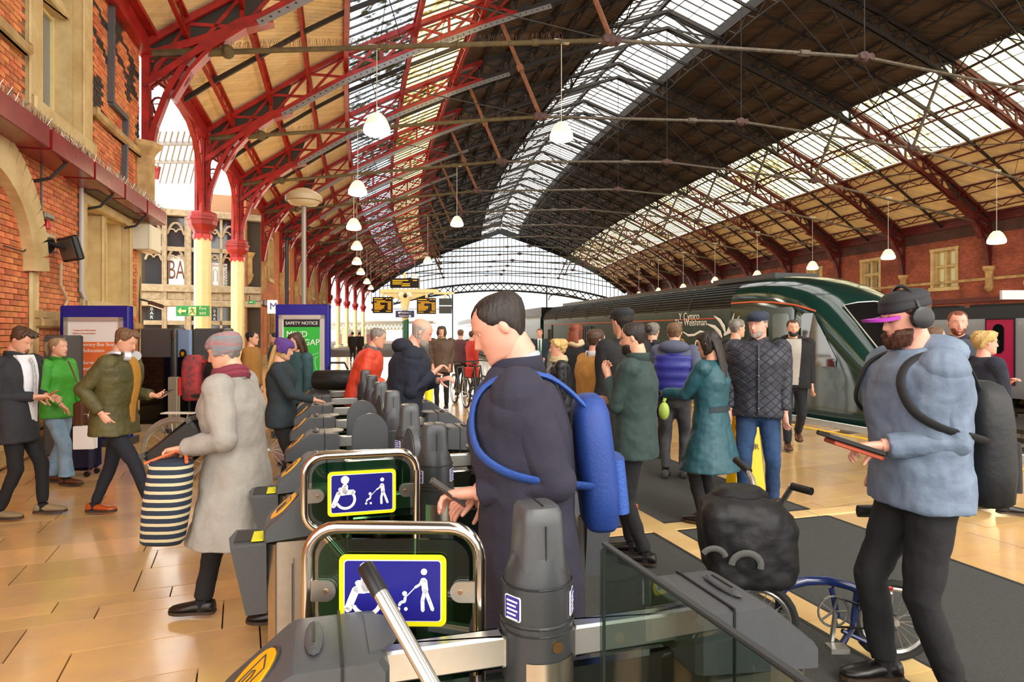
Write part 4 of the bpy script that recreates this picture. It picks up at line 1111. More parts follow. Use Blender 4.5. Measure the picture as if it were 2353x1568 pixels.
# the dark-edged glass leaf at the right of the nearest barrier
a, b = V((.205, 1.455, 0)), V((.45, .707, 0)); e = thing('glass_screen', 'dark-edged clear glass leaf cutting across the nearest barrier cabinet', 'glass screen', (a + b) / 2)
smoke_gl = glass_mat('smoky_glass', 'd8e4dc', .88, .02, gloss=.10)
x = (b - a).normalized(); q = MB(); q.prism([(0, .25), ((b - a).length, .25), ((b - a).length, 1.178), (.02, 1.178), (0, 1.165)], a, x, gz, V((x.y, -x.x, 0)) * .010); q.build('glass_pane', smoke_gl, e)
q = MB(); q.bar(a + gz * 1.18, b + gz * 1.18, .012, .008); q.bar(a + gz * .25, a + gz * 1.17, .010, .006); q.build('edge_strip', casing_dk, e)
q = MB(); q.bar(a + gz * .25, b + gz * .25, .03, .06); q.bar((a + b) / 2 + gz * .25, (a + b) / 2, .05, .05); q.build('foot_rail', alu, e)
# paddles
def paddle(px, py, frontal, lab):
    Y = (EYE - 1.15) * FPX / (py - HY); c = PX(px, Y); x = gu if frontal == 1 else (V((math.cos(R_(55)), math.sin(R_(55)), 0)) if frontal == 0 else V((math.cos(R_(115)), math.sin(R_(115)), 0)))
    q = MB(); pl = [(-.11, 0), (.11, 0)] + [(.11 * math.cos(R_(a)), .83 + .12 * math.sin(R_(a))) for a in range(0, 181, 15)]
    n = V((-x.y, x.x, 0)); z0 = .20
    for s_, d0, d1 in ((1, -.014, .014), (.93, -.02, .02)): q.prism([(a * s_, b * (1 if s_ == 1 else .985)) for a, b in pl], c + gz * z0 + n * d0, x, gz, n * (d1 - d0))
    q.bar(c + gz * .0, c + gz * .22, .05, .05)
    tag(q.build('barrier_paddle', casing, smooth=True, ang=30), lab, 'barrier paddle', 'rubber barrier paddles')
for a in ((850, 950, 1, 'grey rounded paddle facing the camera, nearer of the open pair'), (832, 920, 1, 'grey rounded paddle facing the camera, just behind the nearer one'), (910, 872, 1, 'grey rounded paddle in front of the man in the navy coat'),
          (946, 984, 2, 'grey paddle seen edge on, nearest and beside the second tall post'), (930, 963, 2, 'grey paddle seen edge on, behind the nearest edge-on paddle'), (876, 909, 2, 'grey paddle seen edge on, left of the third tall post'),
          (863, 898, 2, 'grey paddle seen edge on, fourth from the camera'), (848, 879, 2, 'grey paddle seen edge on, farthest of them')): paddle(*a)
# the silver pole
a, b = PP(838, 1300, 1.22), PP(990, 1568, 1.10); d = b - a
po = thing('silver_pole', 'silver pole with black end cap leaning in front of the nearest sign', 'pole', V((a + d * 7.8)[:2] + (0,)) if False else (a.x + d.x * 7.8, a.y + d.y * 7.8, 0))
k = (a.z - .012) / -d.z; q = MB(); q.tube([a + d * .22, a + d * k], .0135, 14); q.build('shaft', M('satin_silver', 'd8d4d0', .25, .9), po, True)
q = MB(); q.tube([a, a + d * .01, a + d * .26], [.013, .0155, .0155], 14); q.build('end_cap', black_m, po, True, ang=60)

# ---------------------------------------------------------------- pendant lamps
shade_m = M('lamp_opal', 'ffe9b8', .4, emit=5.5); shade_top = M('lamp_shade_top', 'efe6d0', .4, emit=.35)
def pendant(i, px, py, wpx, lab, side):
    """hangs from the tie rod of truss i"""
    s = TS[i]; q_ = (px - CX) / FPX; c0, u = F(s, 0), U(s); t = (q_ * c0.y - c0.x) / (u.x - q_ * u.y); base = F(s, t)
    z = Z_at(py, base.y); r = wpx / 2 * base.y / FPX
    at = abs(t); zr = RODZ + (NODZ - RODZ) * min(at, NT_T) / NT_T if at <= NT_T else NODZ + (ENDZ - NODZ) * (at - NT_T) / (19.1 - NT_T)
    e = thing('pendant_lamp', lab, 'lamp', base + gz * z, 0, side)
    q = MB(); q.lathe([(.02, z + r * 1.02), (r * .35, z + r * .98), (r * .62, z + r * .72), (r * .85, z + r * .3), (r * .95, z)], base, 18, False); q.build('shade', shade_top, e, True)
    q = MB(); q.lathe([(r * .95, z + .001), (r, z - r * .25), (r * .97, z - r * .45), (r * .8, z - r * .55), (.02, z - r * .6)], base, 18, False); q.build('diffuser', shade_m, e, True)
    q = MB(); q.bar(base + gz * (z + r), base + gz * zr, .018 if i < 4 else .025); q.build('drop_cable', M('lamp_cable', 'cfc8b8', .4), e)
    q = MB(); q.box(base + gz * zr, (.4, .09, .10), -psi(s)); q.build('rod_clip', M('lamp_clip', 'b8ad98', .5), e)
    if i < 7:
        l = bpy.data.lights.new('bulb', 'POINT'); l.energy = 90; l.color = (1, .82, .55); l.shadow_soft_size = .3
        o = bpy.data.objects.new('bulb', l); col.objects.link(o); o.parent = e; o.location = (0, 0, -r * .6 - .32)
ord_ = ['nearest', 'second', 'third', 'fourth', 'fifth', 'sixth', 'seventh', 'eighth', 'ninth', 'tenth']
for k, (px, py, w_) in enumerate(((866, 292, 62), (822, 437, 43), (813, 519, 34), (820, 567, 26), (820, 602, 22), (829, 626, 19), (843, 648, 16), (852, 662, 13))):
    pendant(k, px, py, w_, ord_[k] + ' lit bell-shaped lamp of the row hanging above the left of the platform', 'left row of hanging lamps')
for k, i, px, py, w_ in ((0, 0, 1290, 308, 54), (1, 2, 1050, 512, 30), (2, 4, 983, 600, 20), (3, 6, 953, 638, 14)):
    pendant(i, px, py, w_, ord_[k] + ' bell-shaped lamp of the row hanging along the middle', 'middle row of hanging lamps')
for k, (px, py, w_) in enumerate(((2290, 550, 38), (2041, 588, 30), (1867, 613, 25), (1740, 632, 20), (1643, 645, 17), (1570, 660, 15), (1513, 668, 13), (1468, 676, 11))):
    pendant(k + 1, px, py, w_, ord_[k] + ' lit dome lamp of the row hanging over the tracks on the right', 'right row of hanging lamps')

# ---------------------------------------------------------------- signs, posters, screens
def board(name, px0, py0, px1, py1, Y, mt, parent, d=.04, dy=0):
    a, b = PP(px0, py1, Y), PP(px1, py0, Y); q = MB(); q.box((a + b) / 2 + V((0, dy, 0)), (b.x - a.x, d, b.z - a.z)); return q.build(name, mt, parent)
X_, NY = V((1, 0, 0)), V((0, -1, 0))
e = thing('fire_exit_sign', 'green and white fire exit sign on the nearest iron column', 'sign', PP(443, 728, 19.6))
gr_m = M('exit_green', '1f9a4a', .4)
board('sign_panel', 405, 703, 481, 727, 19.6, gr_m, e); board('runner_panel', 434, 706, 451, 725, 19.56, cream_p, e)
q = MB(); c = PP(418, 715, 19.55); q.prism([(-.13, 0), (-.02, .1), (-.02, .035), (.13, .035), (.13, -.035), (-.02, -.035), (-.02, -.1)], c, X_, gz, NY * .01); q.build('arrow', cream_p, e)
q = MB(); c = PP(442, 715, 19.53); q.ell(c + V((-.02, 0, .09)), (.018, .01, .018), 8, 6)
for p_ in (((-.02, .06), (.02, -.01)), ((.02, -.01), (-.05, -.04), (-.09, -.1)), ((.02, -.01), (.04, -.06), (.09, -.1)), ((-.02, .06), (-.07, .03)), ((-.02, .06), (.06, .03))): q.tube([c + V((a, 0, b)) for a, b in p_], .012, 5)
q.build('running_figure', gr_m, e)
text('lettering', 'Fire\nexit', PP(466, 714.5, 19.55), X_, gz, .135, cream_p, e)
e = thing('exit_sign', 'small green exit sign on the brick wall beyond the columns', 'sign', PP(578, 697, 27.5)); board('panel', 571, 691, 587, 699, 27.4, gr_m, e); board('arrow', 573, 694, 580, 696, 27.36, white_m, e)
def poster_stand(px0, px1, py0, Y, rot, lab, kind):
    c = PX((px0 + px1) / 2, Y); w_ = (px1 - px0) * Y / FPX; zt = Z_at(py0, Y); x = V((math.cos(rot), math.sin(rot), 0)); n = V((x.y, -x.x, 0)); e = thing('poster_stand', lab, 'poster stand', c)
    blue = M('stand_blue', '1d1a86', .35); P_ = lambda a, z: c + x * a + gz * z
    q = MB(); q.box(P_(0, zt / 2 + .05), (w_, .16, zt - .1), rot, .015); q.build('case', blue, e)
    q = MB(); fw = w_ * .86; z0, z1 = .45, zt - .17
    for a0, a1, b0, b1 in ((-fw / 2, -fw / 2 + .06, z0, z1), (fw / 2 - .06, fw / 2, z0, z1), (-fw / 2, fw / 2, z1 - .06, z1), (-fw / 2, fw / 2, z0, z0 + .06)): q.box(P_((a0 + a1) / 2, (b0 + b1) / 2) + n * .09, (a1 - a0, .03, b1 - b0), rot)
    q.build('silver_frame', M('satin_alu', 'c9c6c0', .35, .6), e)
    q = MB(); q.box(P_(0, (z0 + z1) / 2) + n * .083, (fw - .1, .006, z1 - z0 - .1), rot); pst = q.build('poster_sheet', M('poster_white', 'ece6e2', .3), e)
    q = MB(); q.box(P_(0, .06), (w_ * 1.05, .4, .1), rot); q.build('foot', casing_dk, e)
    iw = fw - .14; F_ = lambda a, z, k=.09: P_(a, z) + n * k
    if kind == 'orange':
        q = MB(); q.box(F_(0, (z0 + z1) / 2 - .14, .088), (iw * .93, .004, (z1 - z0) - .44), rot); q.build('orange_field', M('poster_orange', 'e8743c', .35), e)
        for k, (tx, sz) in enumerate((('Temporary Bus Stop', .072), ('Relocation', .072), ('', 0), ('Bus Service 8, 9, 72', .066), ('located on Lower', .066), ('Approach', .066))):
            if tx: text('lettering', tx, F_(0, z1 - .40 - k * .088, .093), x, gz, sz, white_m, e)
        for k, tx in enumerate(('Temporary information', 'Station Announcement')): text('lettering', tx, F_(-iw * .42, z1 - .19 - k * .045, .09), x, gz, .034, M('poster_orange_text', 'd8703c', .4), e, align='LEFT')
        q = MB(); q.prism([(.10, .03), (-.07, .03), (-.07, .07), (-.14, 0), (-.07, -.07), (-.07, -.03), (.10, -.03)], F_(-.05, z1 - 1.02, .09), x, gz, n * .006); q.build('arrow', white_m, e)
    else:
        q = MB(); q.box(F_(0, (z0 + z1) / 2 - .03, .088), (iw * .98, .004, (z1 - z0) - .22), rot); q.build('green_field', M('poster_green', '2fae3e', .35), e)
        q = MB(); q.box(F_(0, z1 - .13, .09), (iw * .98, .004, .12), rot); q.build('black_band', black_m, e); text('lettering', 'SAFETY NOTICE', F_(0, z1 - .13, .094), x, gz, .07, white_m, e)
        q = MB(); q.box(F_(0, z0 + .2, .09), (iw * .98, .004, .26), rot); q.build('black_band', black_m, e); q = MB(); q.box(F_(0, z0 + .36, .09), (iw * .98, .005, .10), rot); q.build('yellow_band', yel2, e)
        text('lettering', 'MIND\nTHE GAP', F_(-iw * .42, z1 - .37, .094), x, gz, .13, white_m, e, align='LEFT')
        q = MB(); ln = lambda pts, r=.004: q.tube([F_(a, b, .094) for a, b in pts], r, 4)
        ln(((-.1, z1 - .72), (iw * .46, z1 - .60))); ln(((-.1, z1 - .76), (iw * .46, z1 - .66))); ln(((.22, z1 - .68), (.20, z0 + .75), (.26, z0 + .45))); ln(((.12, z1 - .70), (.10, z0 + .7), (.14, z0 + .45))); ln(((-.3, z0 + .55), (.3, z0 + .42)))
        q.prism([(-.02, 0), (.04, .42), (.12, .45), (.12, 0)], F_(-.02, z0 + .47, .09), x, gz, n * .004); q.build('line_drawing', M('pale_green_print', 'bfe6c0', .4), e)
        q = MB(); q.ell(F_(-.07, z0 + .98, .1), (.03, .01, .035)); q.tube([F_(-.08, z0 + .92, .1), F_(-.12, z0 + .7, .1), F_(-.1, z0 + .5, .1)], .03, 6); q.tube([F_(-.08, z0 + .88, .1), F_(.0, z0 + .86, .1)], .015, 5); q.build('printed_figure', black_m, e)
    return e
poster_stand(148, 298, 703, 9.6, R_(4), 'blue-framed stand with the orange temporary bus stop poster', 'orange')
poster_stand(637, 757, 700, 10.4, R_(2), 'blue-framed stand with the green safety notice poster', 'green')
def cabinet(px0, px1, py0, Y, lab, glass_y=None, side=None):
    c = PX((px0 + px1) / 2, Y); w_ = (px1 - px0) * Y / FPX; zt = Z_at(py0, Y); e = thing('machine_cabinet', lab, 'cabinet', c)
    q = MB(); q.box(c + gz * zt / 2 + V((0, .2, 0)), (w_, .4, zt), 0, .02); q.build('casing', M('machine_grey', '5a5857', .45, .2, var=.1, scale=1), e)
    q = MB(); q.box(c + gz * zt / 2 + V((w_ / 2 - .06, -.006, 0)), (.012, .012, zt * .96)); q.build('door_seam', black_m, e)
    q = MB(); q.box(c + gz * (zt - .12) + V((w_ / 2 - .02, -.01, 0)), (.03, .02, .1)); q.build('hinge', steel, e)
    if side:
        q = MB(); d = side * 1.0; q.box(c + gz * (zt - .45) + V((w_ / 2 + .12, .1, 0)), (.22, .08, .85), R_(-12)); q.build('blue_side_panel', M('pale_blue_panel', '8fa8cc', .3), e)
        q = MB(); o = c + gz * (zt - .45) + V((w_ / 2 + .12, .05, 0)); q.tube([o, o + V((-.01, -.02, 0))], .085, 16); q.mi = 1; q.tube([o, o + V((-.012, -.025, 0))], .04, 12); q.build('round_port', [black_m, yel], e)
cabinet(322, 403, 755, 11.5, 'tall grey machine cabinet with a pale blue side panel and round port', side=1)
cabinet(443, 516, 755, 11.7, 'tall grey machine cabinet behind the walkers, right of the blue panel', side=None)
cabinet(98, 148, 771, 8.7, 'dark grey machine cabinet left of the orange poster')
for a in ((322, 392, 'black glass screen in front of the tall grey cabinets, left of the steel post'), (408, 470, 'black glass screen right of the steel post')):
    e = thing('glass_screen', a[2], 'glass screen', PX((a[0] + a[1]) / 2, 11)); w_ = (a[1] - a[0]) * 11 / FPX; c = PX((a[0] + a[1]) / 2, 11)
    q = MB(); q.box(c + gz * .66, (w_, .02, 1.16)); q.build('glass_pane', M('black_glass', '0b0d0c', .05, spec=.8), e); q = MB(); q.box(c + gz * .05, (w_ + .05, .16, .12)); q.build('base_rail', M('beige_steel', 'b3a88f', .4, .4), e)
e = thing('steel_post', 'square beige steel post between the black glass screens', 'post', PX(400, 10.8)); q = MB(); q.box(PX(400, 10.8) + gz * .46, (.15, .12, .92), 0, .01); q.build('shaft', MATS['beige_steel'], e); q = MB(); q.box(PX(400, 10.8) + gz * .03, (.22, .2, .06)); q.build('foot', casing_dk, e)
# departure screens on their arm
YB = 22.0; e = thing('screen_gantry', 'cream tee-shaped bracket on a green post carrying the departure screens', 'post', PX(931, YB))
q = MB(); q.lathe([(.11, 0), (.11, 2.1)], PX(932, YB), 12); q.build('green_post', M('post_green', '1f5a3c', .4), e, True)
q = MB(); a = PP(931, 672, YB); q.lathe([(.10, 2.05), (.12, 2.1), (.10, 2.4), (.17, 2.75), (.2, 2.95)], PX(931, YB), 12); q.box(PP(940, 669, YB), (1.95, .12, .12)); q.box(PP(1020, 674, YB), (.7, .08, .08)); q.prism([(-.9, 0), (.9, 0), (.15, -.25), (-.15, -.25)], PP(931, 673, YB), X_, gz, (0, .08, 0))
for px in (902, 962): q.bar(PP(px, 668, YB), PP(px, 640, YB), .06)
q.build('arm', cream_p, e, True, ang=30)
q = MB(); q.ell(PP(931, 680, YB - .2), .07); q.mi = 1
for d in (-.13, .13): q.ell(PP(931, 678, YB - .1) + V((d, 0, 0)), (.1, .03, .1))
q.build('camera_domes', [black_m, white_m], e, True)
amber = M('amber_led', 'ff9a10', emit=1.1); scr_bk = M('screen_black', '0e0c08', .3)
def screen(px0, py0, px1, py1, lab, lines, rot=0):
    e = thing('departure_screen', lab, 'screen', PP((px0 + px1) / 2, py1, YB), 0, 'departure screens'); board('casing', px0, py0, px1, py1, YB - .06, scr_bk, e, .12)
    q = MB(); a = PP((px0 + px1) / 2, py0, YB); q.bar(a, a + gz * .18, .08, .08); q.build('bracket', cream_p, e)
    for x, y, w_, h_ in lines: board('led_line', px0 + x, py0 + y, px0 + x + w_, py0 + y + h_ * .55, YB - .125, amber, e, .012)
random.seed(2); L1 = [(2.5, 3, 20, 2.6), (30, 3, 4, 2), (37, 3, 5, 2)] + [(3 + (6 if k == 1 else 0), 8 + k * 2.8, random.uniform(13, 26), 1.7) for k in range(8)] + [(34, 8 + k * 2.8, 8, 1.6) for k in range(1, 8)] + [(3, 32, 12, 1.8), (30, 32, 12, 2)]
screen(857, 683, 903, 720, 'left departure screen with rows of amber lettering', [l for l in L1 if l[1] < 34])
screen(958, 685, 1002, 722, 'right departure screen with rows of amber lettering, level with the left one', [l for l in L1 if l[1] < 34])
screen(897, 640, 963, 662, 'wide departure screen mounted above the arm', [(5, 4, 36, 2.6), (52, 4, 9, 2.6), (5, 8, 22, 2.6), (5, 12, 20, 2.6), (27, 12, 18, 2.6), (26, 16, 19, 3)])
e = thing('blank_screen', 'pair of blank grey screens at the end of the arm', 'screen', PP(1022, 722, YB)); 
for y0, y1 in ((686, 702), (704, 721)): board('panel', 1009, y0, 1038, y1, YB - .05, M('blank_screen_grey', '3c3f3e', .4), e, .1)
q = MB(); q.bar(PP(1023, 686, YB), PP(1023, 675, YB), .06, .06); q.build('bracket', cream_p, e)
e = thing('platform_sign', 'navy platform direction sign on the green post', 'sign', PP(930, 731, YB - .2)); board('panel', 909, 714, 952, 730, YB - .2, M('sign_slate', '35365e', .4), e)
text('lettering', 'Platform 1', PP(932, 719, YB - .23), X_, gz, .085, white_m, e); text('lettering', 'Platform 3', PP(929, 726.5, YB - .23), X_, gz, .085, white_m, e)
for x, y in ((917, 719), (942, 726.5)): board('symbol', x - 2, y - 2, x + 2, y + 2, YB - .225, white_m, e, .012)
# post-top lantern behind the green poster, and a slim black post
e = thing('post_lantern', 'grey drum-shaped lantern on a tall pole behind the green poster', 'street lamp', PX(698, 12.2)); c = PX(698, 12.2); zt = Z_at(432, 12.2)
q = MB(); q.lathe([(.06, 0), (.06, 1.9), (.045, 2.2), (.045, zt - .35)], c, 10); q.build('pole', M('zinc_pole', '9a948a', .5, .3), e, True, ang=30)
q = MB(); q.lathe([(.02, zt), (.12, zt - .02), (.24, zt - .08), (.32, zt - .15), (.335, zt - .16), (.335, zt - .25), (.30, zt - .26)], c, 20, False); q.build('hood', M('hood_tan', 'b59c78', .5), e, True)
q = MB(); q.lathe([(.30, zt - .25), (.25, zt - .31), (.06, zt - .35)], c, 20, False); q.build('diffuser', M('lantern_glass', 'e8d8b0', .3), e, True)
e = thing('slim_post', 'slim black post rising behind the green poster, left of the lantern', 'post', PX(659, 12.6)); q = MB(); q.tube([PX(659, 12.6), PP(659, 560, 12.6), PP(661, 552, 12.6)], .035, 8); q.build('shaft', black_m, e, True); q = MB(); q.bar(PP(654, 549, 12.6), PP(671, 549, 12.6), .06, .06); q.build('camera_head', black_m, e)
e = thing('projecting_sign', 'small white box sign projecting from the brick wall above the poster', 'sign', PP(628, 722, 26)); board('box', 616, 690, 637, 721, 26, white_m, e, .15); text('lettering', 'M', PP(628, 705, 25.9), X_, gz, .4, navy, e)
# loudspeakers on the iron brackets
for px, py, Y, lab in ((352, 302, 16.2, 'grey horn loudspeaker hanging beside the stone turret'), (592, 598, 30, 'small grey horn loudspeaker by the second column')):
    c = PP(px, py, Y); e = thing('loudspeaker', lab, 'loudspeaker', c); q = MB()
    q.rings([[c + V((r * math.cos(a) + dx, dy, r * .8 * math.sin(a))) for a in [k * math.pi / 6 for k in range(12)]] for r, dx, dy in ((.19, 0, -.16), (.15, 0, 0), (.07, 0, .12))]); q.build('horn', M('speaker_grey', '77716a', .5), e, True, ang=60); q = MB(); q.tube([c + V((0, 0, 0)), c + V((-.25, .1, .25))], .02, 5); q.build('arm', black_m, e)

# ---------------------------------------------------------------- beyond the end screen
fs = MB(); YE = 120
far_pl = thing('far_canopy', 'pale far platform canopy with lattice trusses beyond the shed end', 'canopy', PX(850, 95))
q = MB()
for k in range(22):
    a, b = PP(760 + k * 8, 746, 95), PP(768 + k * 8, 746, 95); d = PP(764 + k * 8, 756, 95); q.bar(a, b, .15); q.bar(a, d, .12); q.bar(b, d, .12)
q.bar(PP(760, 757, 95), PP(936, 757, 95), .15)
for px in (790, 838, 883): q.bar(PX(px, 95), PP(px, 757, 95), .45, .45)
q.build('lattice', cream_p, far_pl)
q = MB(); q.box(PP(880, 741, 98), (16, 8, .3)); q.build('roof_sheet', M('far_roof', 'd9cdb8', .6), far_pl)
e = thing('hoarding', 'far pink and white hoarding past the left platform columns', 'hoarding', PX(815, 100)); board('panel', 775, 768, 856, 790, 100, M('hoarding_pink', 'e08a90', .5), e); board('panel', 775, 757, 856, 768, 100, white_m, e); board('orange_sign', 859, 757, 874, 761, 94, M('orange_sign', 'd86020', .4), e)
e = struct('floor_far'); q = MB(); q.box((-5, 150, -.2), (140, 110, .3)); q.build('far_ground', M('far_ground_m', 'cfc8bc', .6), e)
# ---------------------------------------------------------------- trains
tgreen = M('train_green', '10302a', .12, var=.15, scale=1.5, coat=.6); trblack = M('train_black', '17191a', .35); dull_green = M('train_side_green', '1c3a35', .28, var=.3, scale=2, coat=.2)
tglass = M('train_glass', '0c1012', .04, spec=1, coat=.5); orange_l = M('train_orange_line', 'd8603a', .4); silver = M('train_silver', 'c8c6c2', .3, .3)
def car_section(hw, z0, z1, n=28, roof=.55, sk=.12):
    """half width, bottom, top: closed outline, flattish sides and a rounded roof"""
    p = []; zs = z1 - roof
    p += [(-hw + sk, z0), (hw - sk, z0), (hw - .02, z0 + .25), (hw, z0 + .7), (hw, zs - .3)]
    for k in range(0, 11):
        a = R_(90 * k / 10); p.append((hw * (math.cos(a) ** .75) if k < 10 else 0, zs + roof * math.sin(a) ** 1.0))
    q_ = [(-x, z) for x, z in p[5:15][::-1]]; return p + q_ + [(-hw, zs - .3), (-hw, z0 + .7), (-hw + .02, z0 + .25)]
TC = -4.85; ZR = -.86
def train_ring(s, t0, hw, z0, z1, roof, sk=.12): return [F(s, t0 + x, z) for x, z in car_section(hw, z0, z1, roof=roof, sk=sk)]
pc = thing('locomotive', 'dark green streamlined diesel locomotive standing at the platform', 'train', F(20, TC, -.9))
q = MB(); NS = 12.2
nose = [(0, .55, -.45, .25, .25), (.06, .75, -.55, .42, .35), (.25, .98, -.62, .72, .45), (.6, 1.14, -.66, 1.08, .5), (1.0, 1.24, -.68, 1.45, .55), (1.5, 1.30, -.68, 1.95, .6), (2.0, 1.33, -.66, 2.38, .65), (2.5, 1.35, -.64, 2.66, .68), (3.1, 1.365, -.62, 2.86, .70), (3.8, 1.37, -.6, 2.96, .72), (4.6, 1.37, -.6, 2.98, .72)]
q.rings([train_ring(NS + d, TC, hw, z0, z1, rf, .12) for d, hw, z0, z1, rf in nose]); q.build('cab_nose', tgreen, pc, True, ang=50)
q = MB(); ls = [NS + 4.6 + (31.4 - NS - 4.6) * k / 8 for k in range(9)]
q.rings([train_ring(s, TC, 1.355, -.55, 2.90, .72) for s in ls]); q.build('body_shell', dull_green, pc, True, ang=50)
LX = lambda z: .015 + 1.36 * (math.cos(math.asin(max(0, (z - 2.18) / .72))) ** .75 if z > 2.18 else 1)
for k in range(9):   # roof-side louvres
    q = MB(); z = 2.27 + k * .066; x = LX(z)
    for a, b in zip(ls, ls[1:]): q.bar(F(a, TC - x, z), F(b, TC - x, z), .05, .035, up=(-.5, 0, 1))
    q.build('roof_louvre', trblack, pc)
for s in ls[1:]:
    q = MB()
    pts = [F(s, TC - LX(z) - .01, z) for z in (2.2, 2.35, 2.5, 2.65, 2.8)]; q.tube(pts, .018, 5)
    q.build('body_rib', trblack, pc)
q = MB()
for a, b in zip(ls, ls[1:]): q.bar(F(a, TC, 2.92), F(b, TC, 2.92), .9, .14)
q.bar(F(NS + 4.0, TC, 2.98), F(NS + 6.5, TC, 2.98), 1.2, .12); q.build('roof_hatch', trblack, pc)
for s in ls[1:-1]:
    for d in (.3, .8, 1.3): q = MB(); q.ell(F(s + d, TC - .7, 2.82), (.05, .05, .03), 6, 4); q.build('roof_bolt', silver, pc)
q = MB(); pts = [F(s, TC - hw_, z) for s, hw_, z in ((31.4, 1.375, 2.0), (25, 1.375, 2.0), (17.4, 1.38, 2.0))]
q.tube(pts, .012, 4); 
q.tube([F(NS + d, TC - hw_ - .008, z) for d, hw_, z in ((4.55, 1.372, 2.34), (3.8, 1.37, 2.34), (3.1, 1.355, 2.30), (2.5, 1.30, 2.22), (2.0, 1.24, 2.08))], .018, 5); q.build('orange_line', orange_l, pc)
sp = lambda d, z, o=.0: F(NS + d, TC - 1.372 - o, z)
sdir, snrm = lambda s: -D(s), lambda s: -U(s)
def side_panel(name, pts, mt, d0=-.02, th=.03, parent=pc):
    """flat panel on the platform side of the locomotive; pts = (distance from the nose tip, z)"""
    q = MB(); lo = [F(NS + d, TC - hwx(d) - d0, z) for d, z in pts]; hi = [F(NS + d, TC - hwx(d) - d0 - th, z) for d, z in pts]; n = len(pts)
    q.add(lo + hi, [tuple(range(n)), tuple(range(2 * n - 1, n - 1, -1))] + [((i + 1) % n, i, n + i, n + (i + 1) % n) for i in range(n)]); return q.build(name, mt, parent)
def hwx(d):
    for (a, h, *_), (b, g, *_2) in zip(nose, nose[1:]):
        if d <= b: return h + (g - h) * (d - a) / (b - a)
    return 1.37
cd = side_panel('cab_door', [(2.45, -.1), (2.45, 2.12), (2.52, 2.18), (3.15, 2.18), (3.22, 2.12), (3.22, -.1)], tgreen, 0, .02)
side_panel('door_window', [(2.58, 1.05), (2.58, 2.0), (2.63, 2.05), (3.03, 2.05), (3.08, 2.0), (3.08, 1.05)], M('door_glass', '5d6a66', .08, spec=.8), .02, .01, cd)
for d in (2.38, 3.30):
    q = MB(); q.tube([F(NS + d, TC - 1.40, .35), F(NS + d, TC - 1.40, 1.75)], .028, 6); q.build('grab_rail', M('brass_rail', 'c9a35a', .3, .8), pc, True)
side_panel('cab_window', [(1.42, 1.0), (2.20, 1.0), (2.26, 1.06), (2.26, 1.98), (2.2, 2.04), (1.95, 2.04), (1.40, 1.15)], tglass, .004, .012)
side_panel('notice_plate', [(3.42, 1.85), (3.42, 2.12), (3.56, 2.12), (3.56, 1.85)], M('plate_cream', 'e3cc84', .4), .0, .015)
# windscreen across the sloping front
q = MB(); wp = []
for d, z, hw_ in ((.95, 1.42, .80), (1.85, 2.26, .74)): wp.append([F(NS + d - .03, TC + x, z + .02 - abs(x) ** 2 * .16) for x in (-hw_, -.4, 0, .4, hw_)])
q.add(wp[0] + wp[1], [(i, i + 1, i + 6, i + 5) for i in range(4)]); o = q.build('windscreen', tglass, pc); m_ = o.modifiers.new('t', 'SOLIDIFY'); m_.thickness = .03
q = MB(); q.tube(wp[0] + wp[1][::-1], .014, 5, close=True); q.build('windscreen_frame', silver, pc)
for x in (-.8, -.55, .55, .8):
    q = MB(); q.ell(F(NS + .16, TC + x, .35), (.11, .05, .11), 10, 6); q.build('headlamp', M('lamp_glass', 'ede6d0', .1, spec=1), pc, True)
side_panel('rear_door', [(17.9, -.1), (17.9, 2.0), (18.5, 2.0), (18.5, -.1)], dull_green, 0, .02); side_panel('rear_door_window', [(17.97, .9), (17.97, 1.8), (18.43, 1.8), (18.43, .9)], tglass, .02, .01); side_panel('side_grille', [(13.2, 1.1), (13.2, 1.9), (15.6, 1.9), (15.6, 1.1)], trblack, 0, .02)
q = MB()
for k in range(12): q.bar(F(NS + 13.2 + .2 * k, TC - 1.40, 1.1), F(NS + 13.2 + .2 * k, TC - 1.40, 1.9), .02, .02)
q.build('grille_bars', dull_green, pc)
wh_m = M('wheel_dark', '1e1b19', .6)
def bogie(parent, s, t0):
    q = MB()
    for ds in (-1.3, 1.3):
        for sd in (-1, 1): q.tube([F(s + ds, t0 + sd * .72, -.46), F(s + ds, t0 + sd * .86, -.46)], .42, 20)
    q.bar(F(s - 1.9, t0 - 1.0, -.45), F(s + 1.9, t0 - 1.0, -.45), .12, .22); q.bar(F(s - 1.9, t0 + 1.0, -.45), F(s + 1.9, t0 + 1.0, -.45), .12, .22); q.build('bogie', wh_m, parent)
for s in (NS + 3.2, NS + 15.5): bogie(pc, s, TC)
# name and emblem
ws = M('train_white_print', 'd9d6cc', .5)
for tx, px, py, sz in (('Y Cymro', 1583, 728, .30), ('The Welshman', 1586, 742, .28)):
    s_ = S_at(px, TC - 1.37); text('lettering', tx, F(s_, TC - 1.372, Z_at(py, F(s_, TC - 1.37).y)), -D(s_), gz, sz * .92, ws, pc)
q = MB()
def px_s(px, py, o=1.378): s_ = S_at(px, TC - 1.37); return F(s_, TC - o, Z_at(py, F(s_, TC - 1.37).y))
for pts, rs in (([(1641, 726), (1655, 737), (1664, 752), (1668, 768)], [.01, .05, .06, .02]), ([(1625, 745), (1643, 752), (1655, 765), (1660, 776)], [.01, .05, .06, .02]), ([(1672, 762), (1680, 748), (1688, 720)], [.03, .05, .01]), ([(1664, 770), (1680, 760), (1700, 726)], [.03, .06, .01]), ([(1570, 763), (1582, 771), (1596, 770), (1610, 762), (1628, 766)], [.01, .03, .03, .03, .01]), ([(1600, 815), (1597, 800), (1600, 785), (1612, 778)], [.02, .03, .03, .01])):
    q.tube([px_s(*p) for p in pts], .008, 4, ry=rs, up=U(17))
q.build('swoosh_emblem', ws, pc)
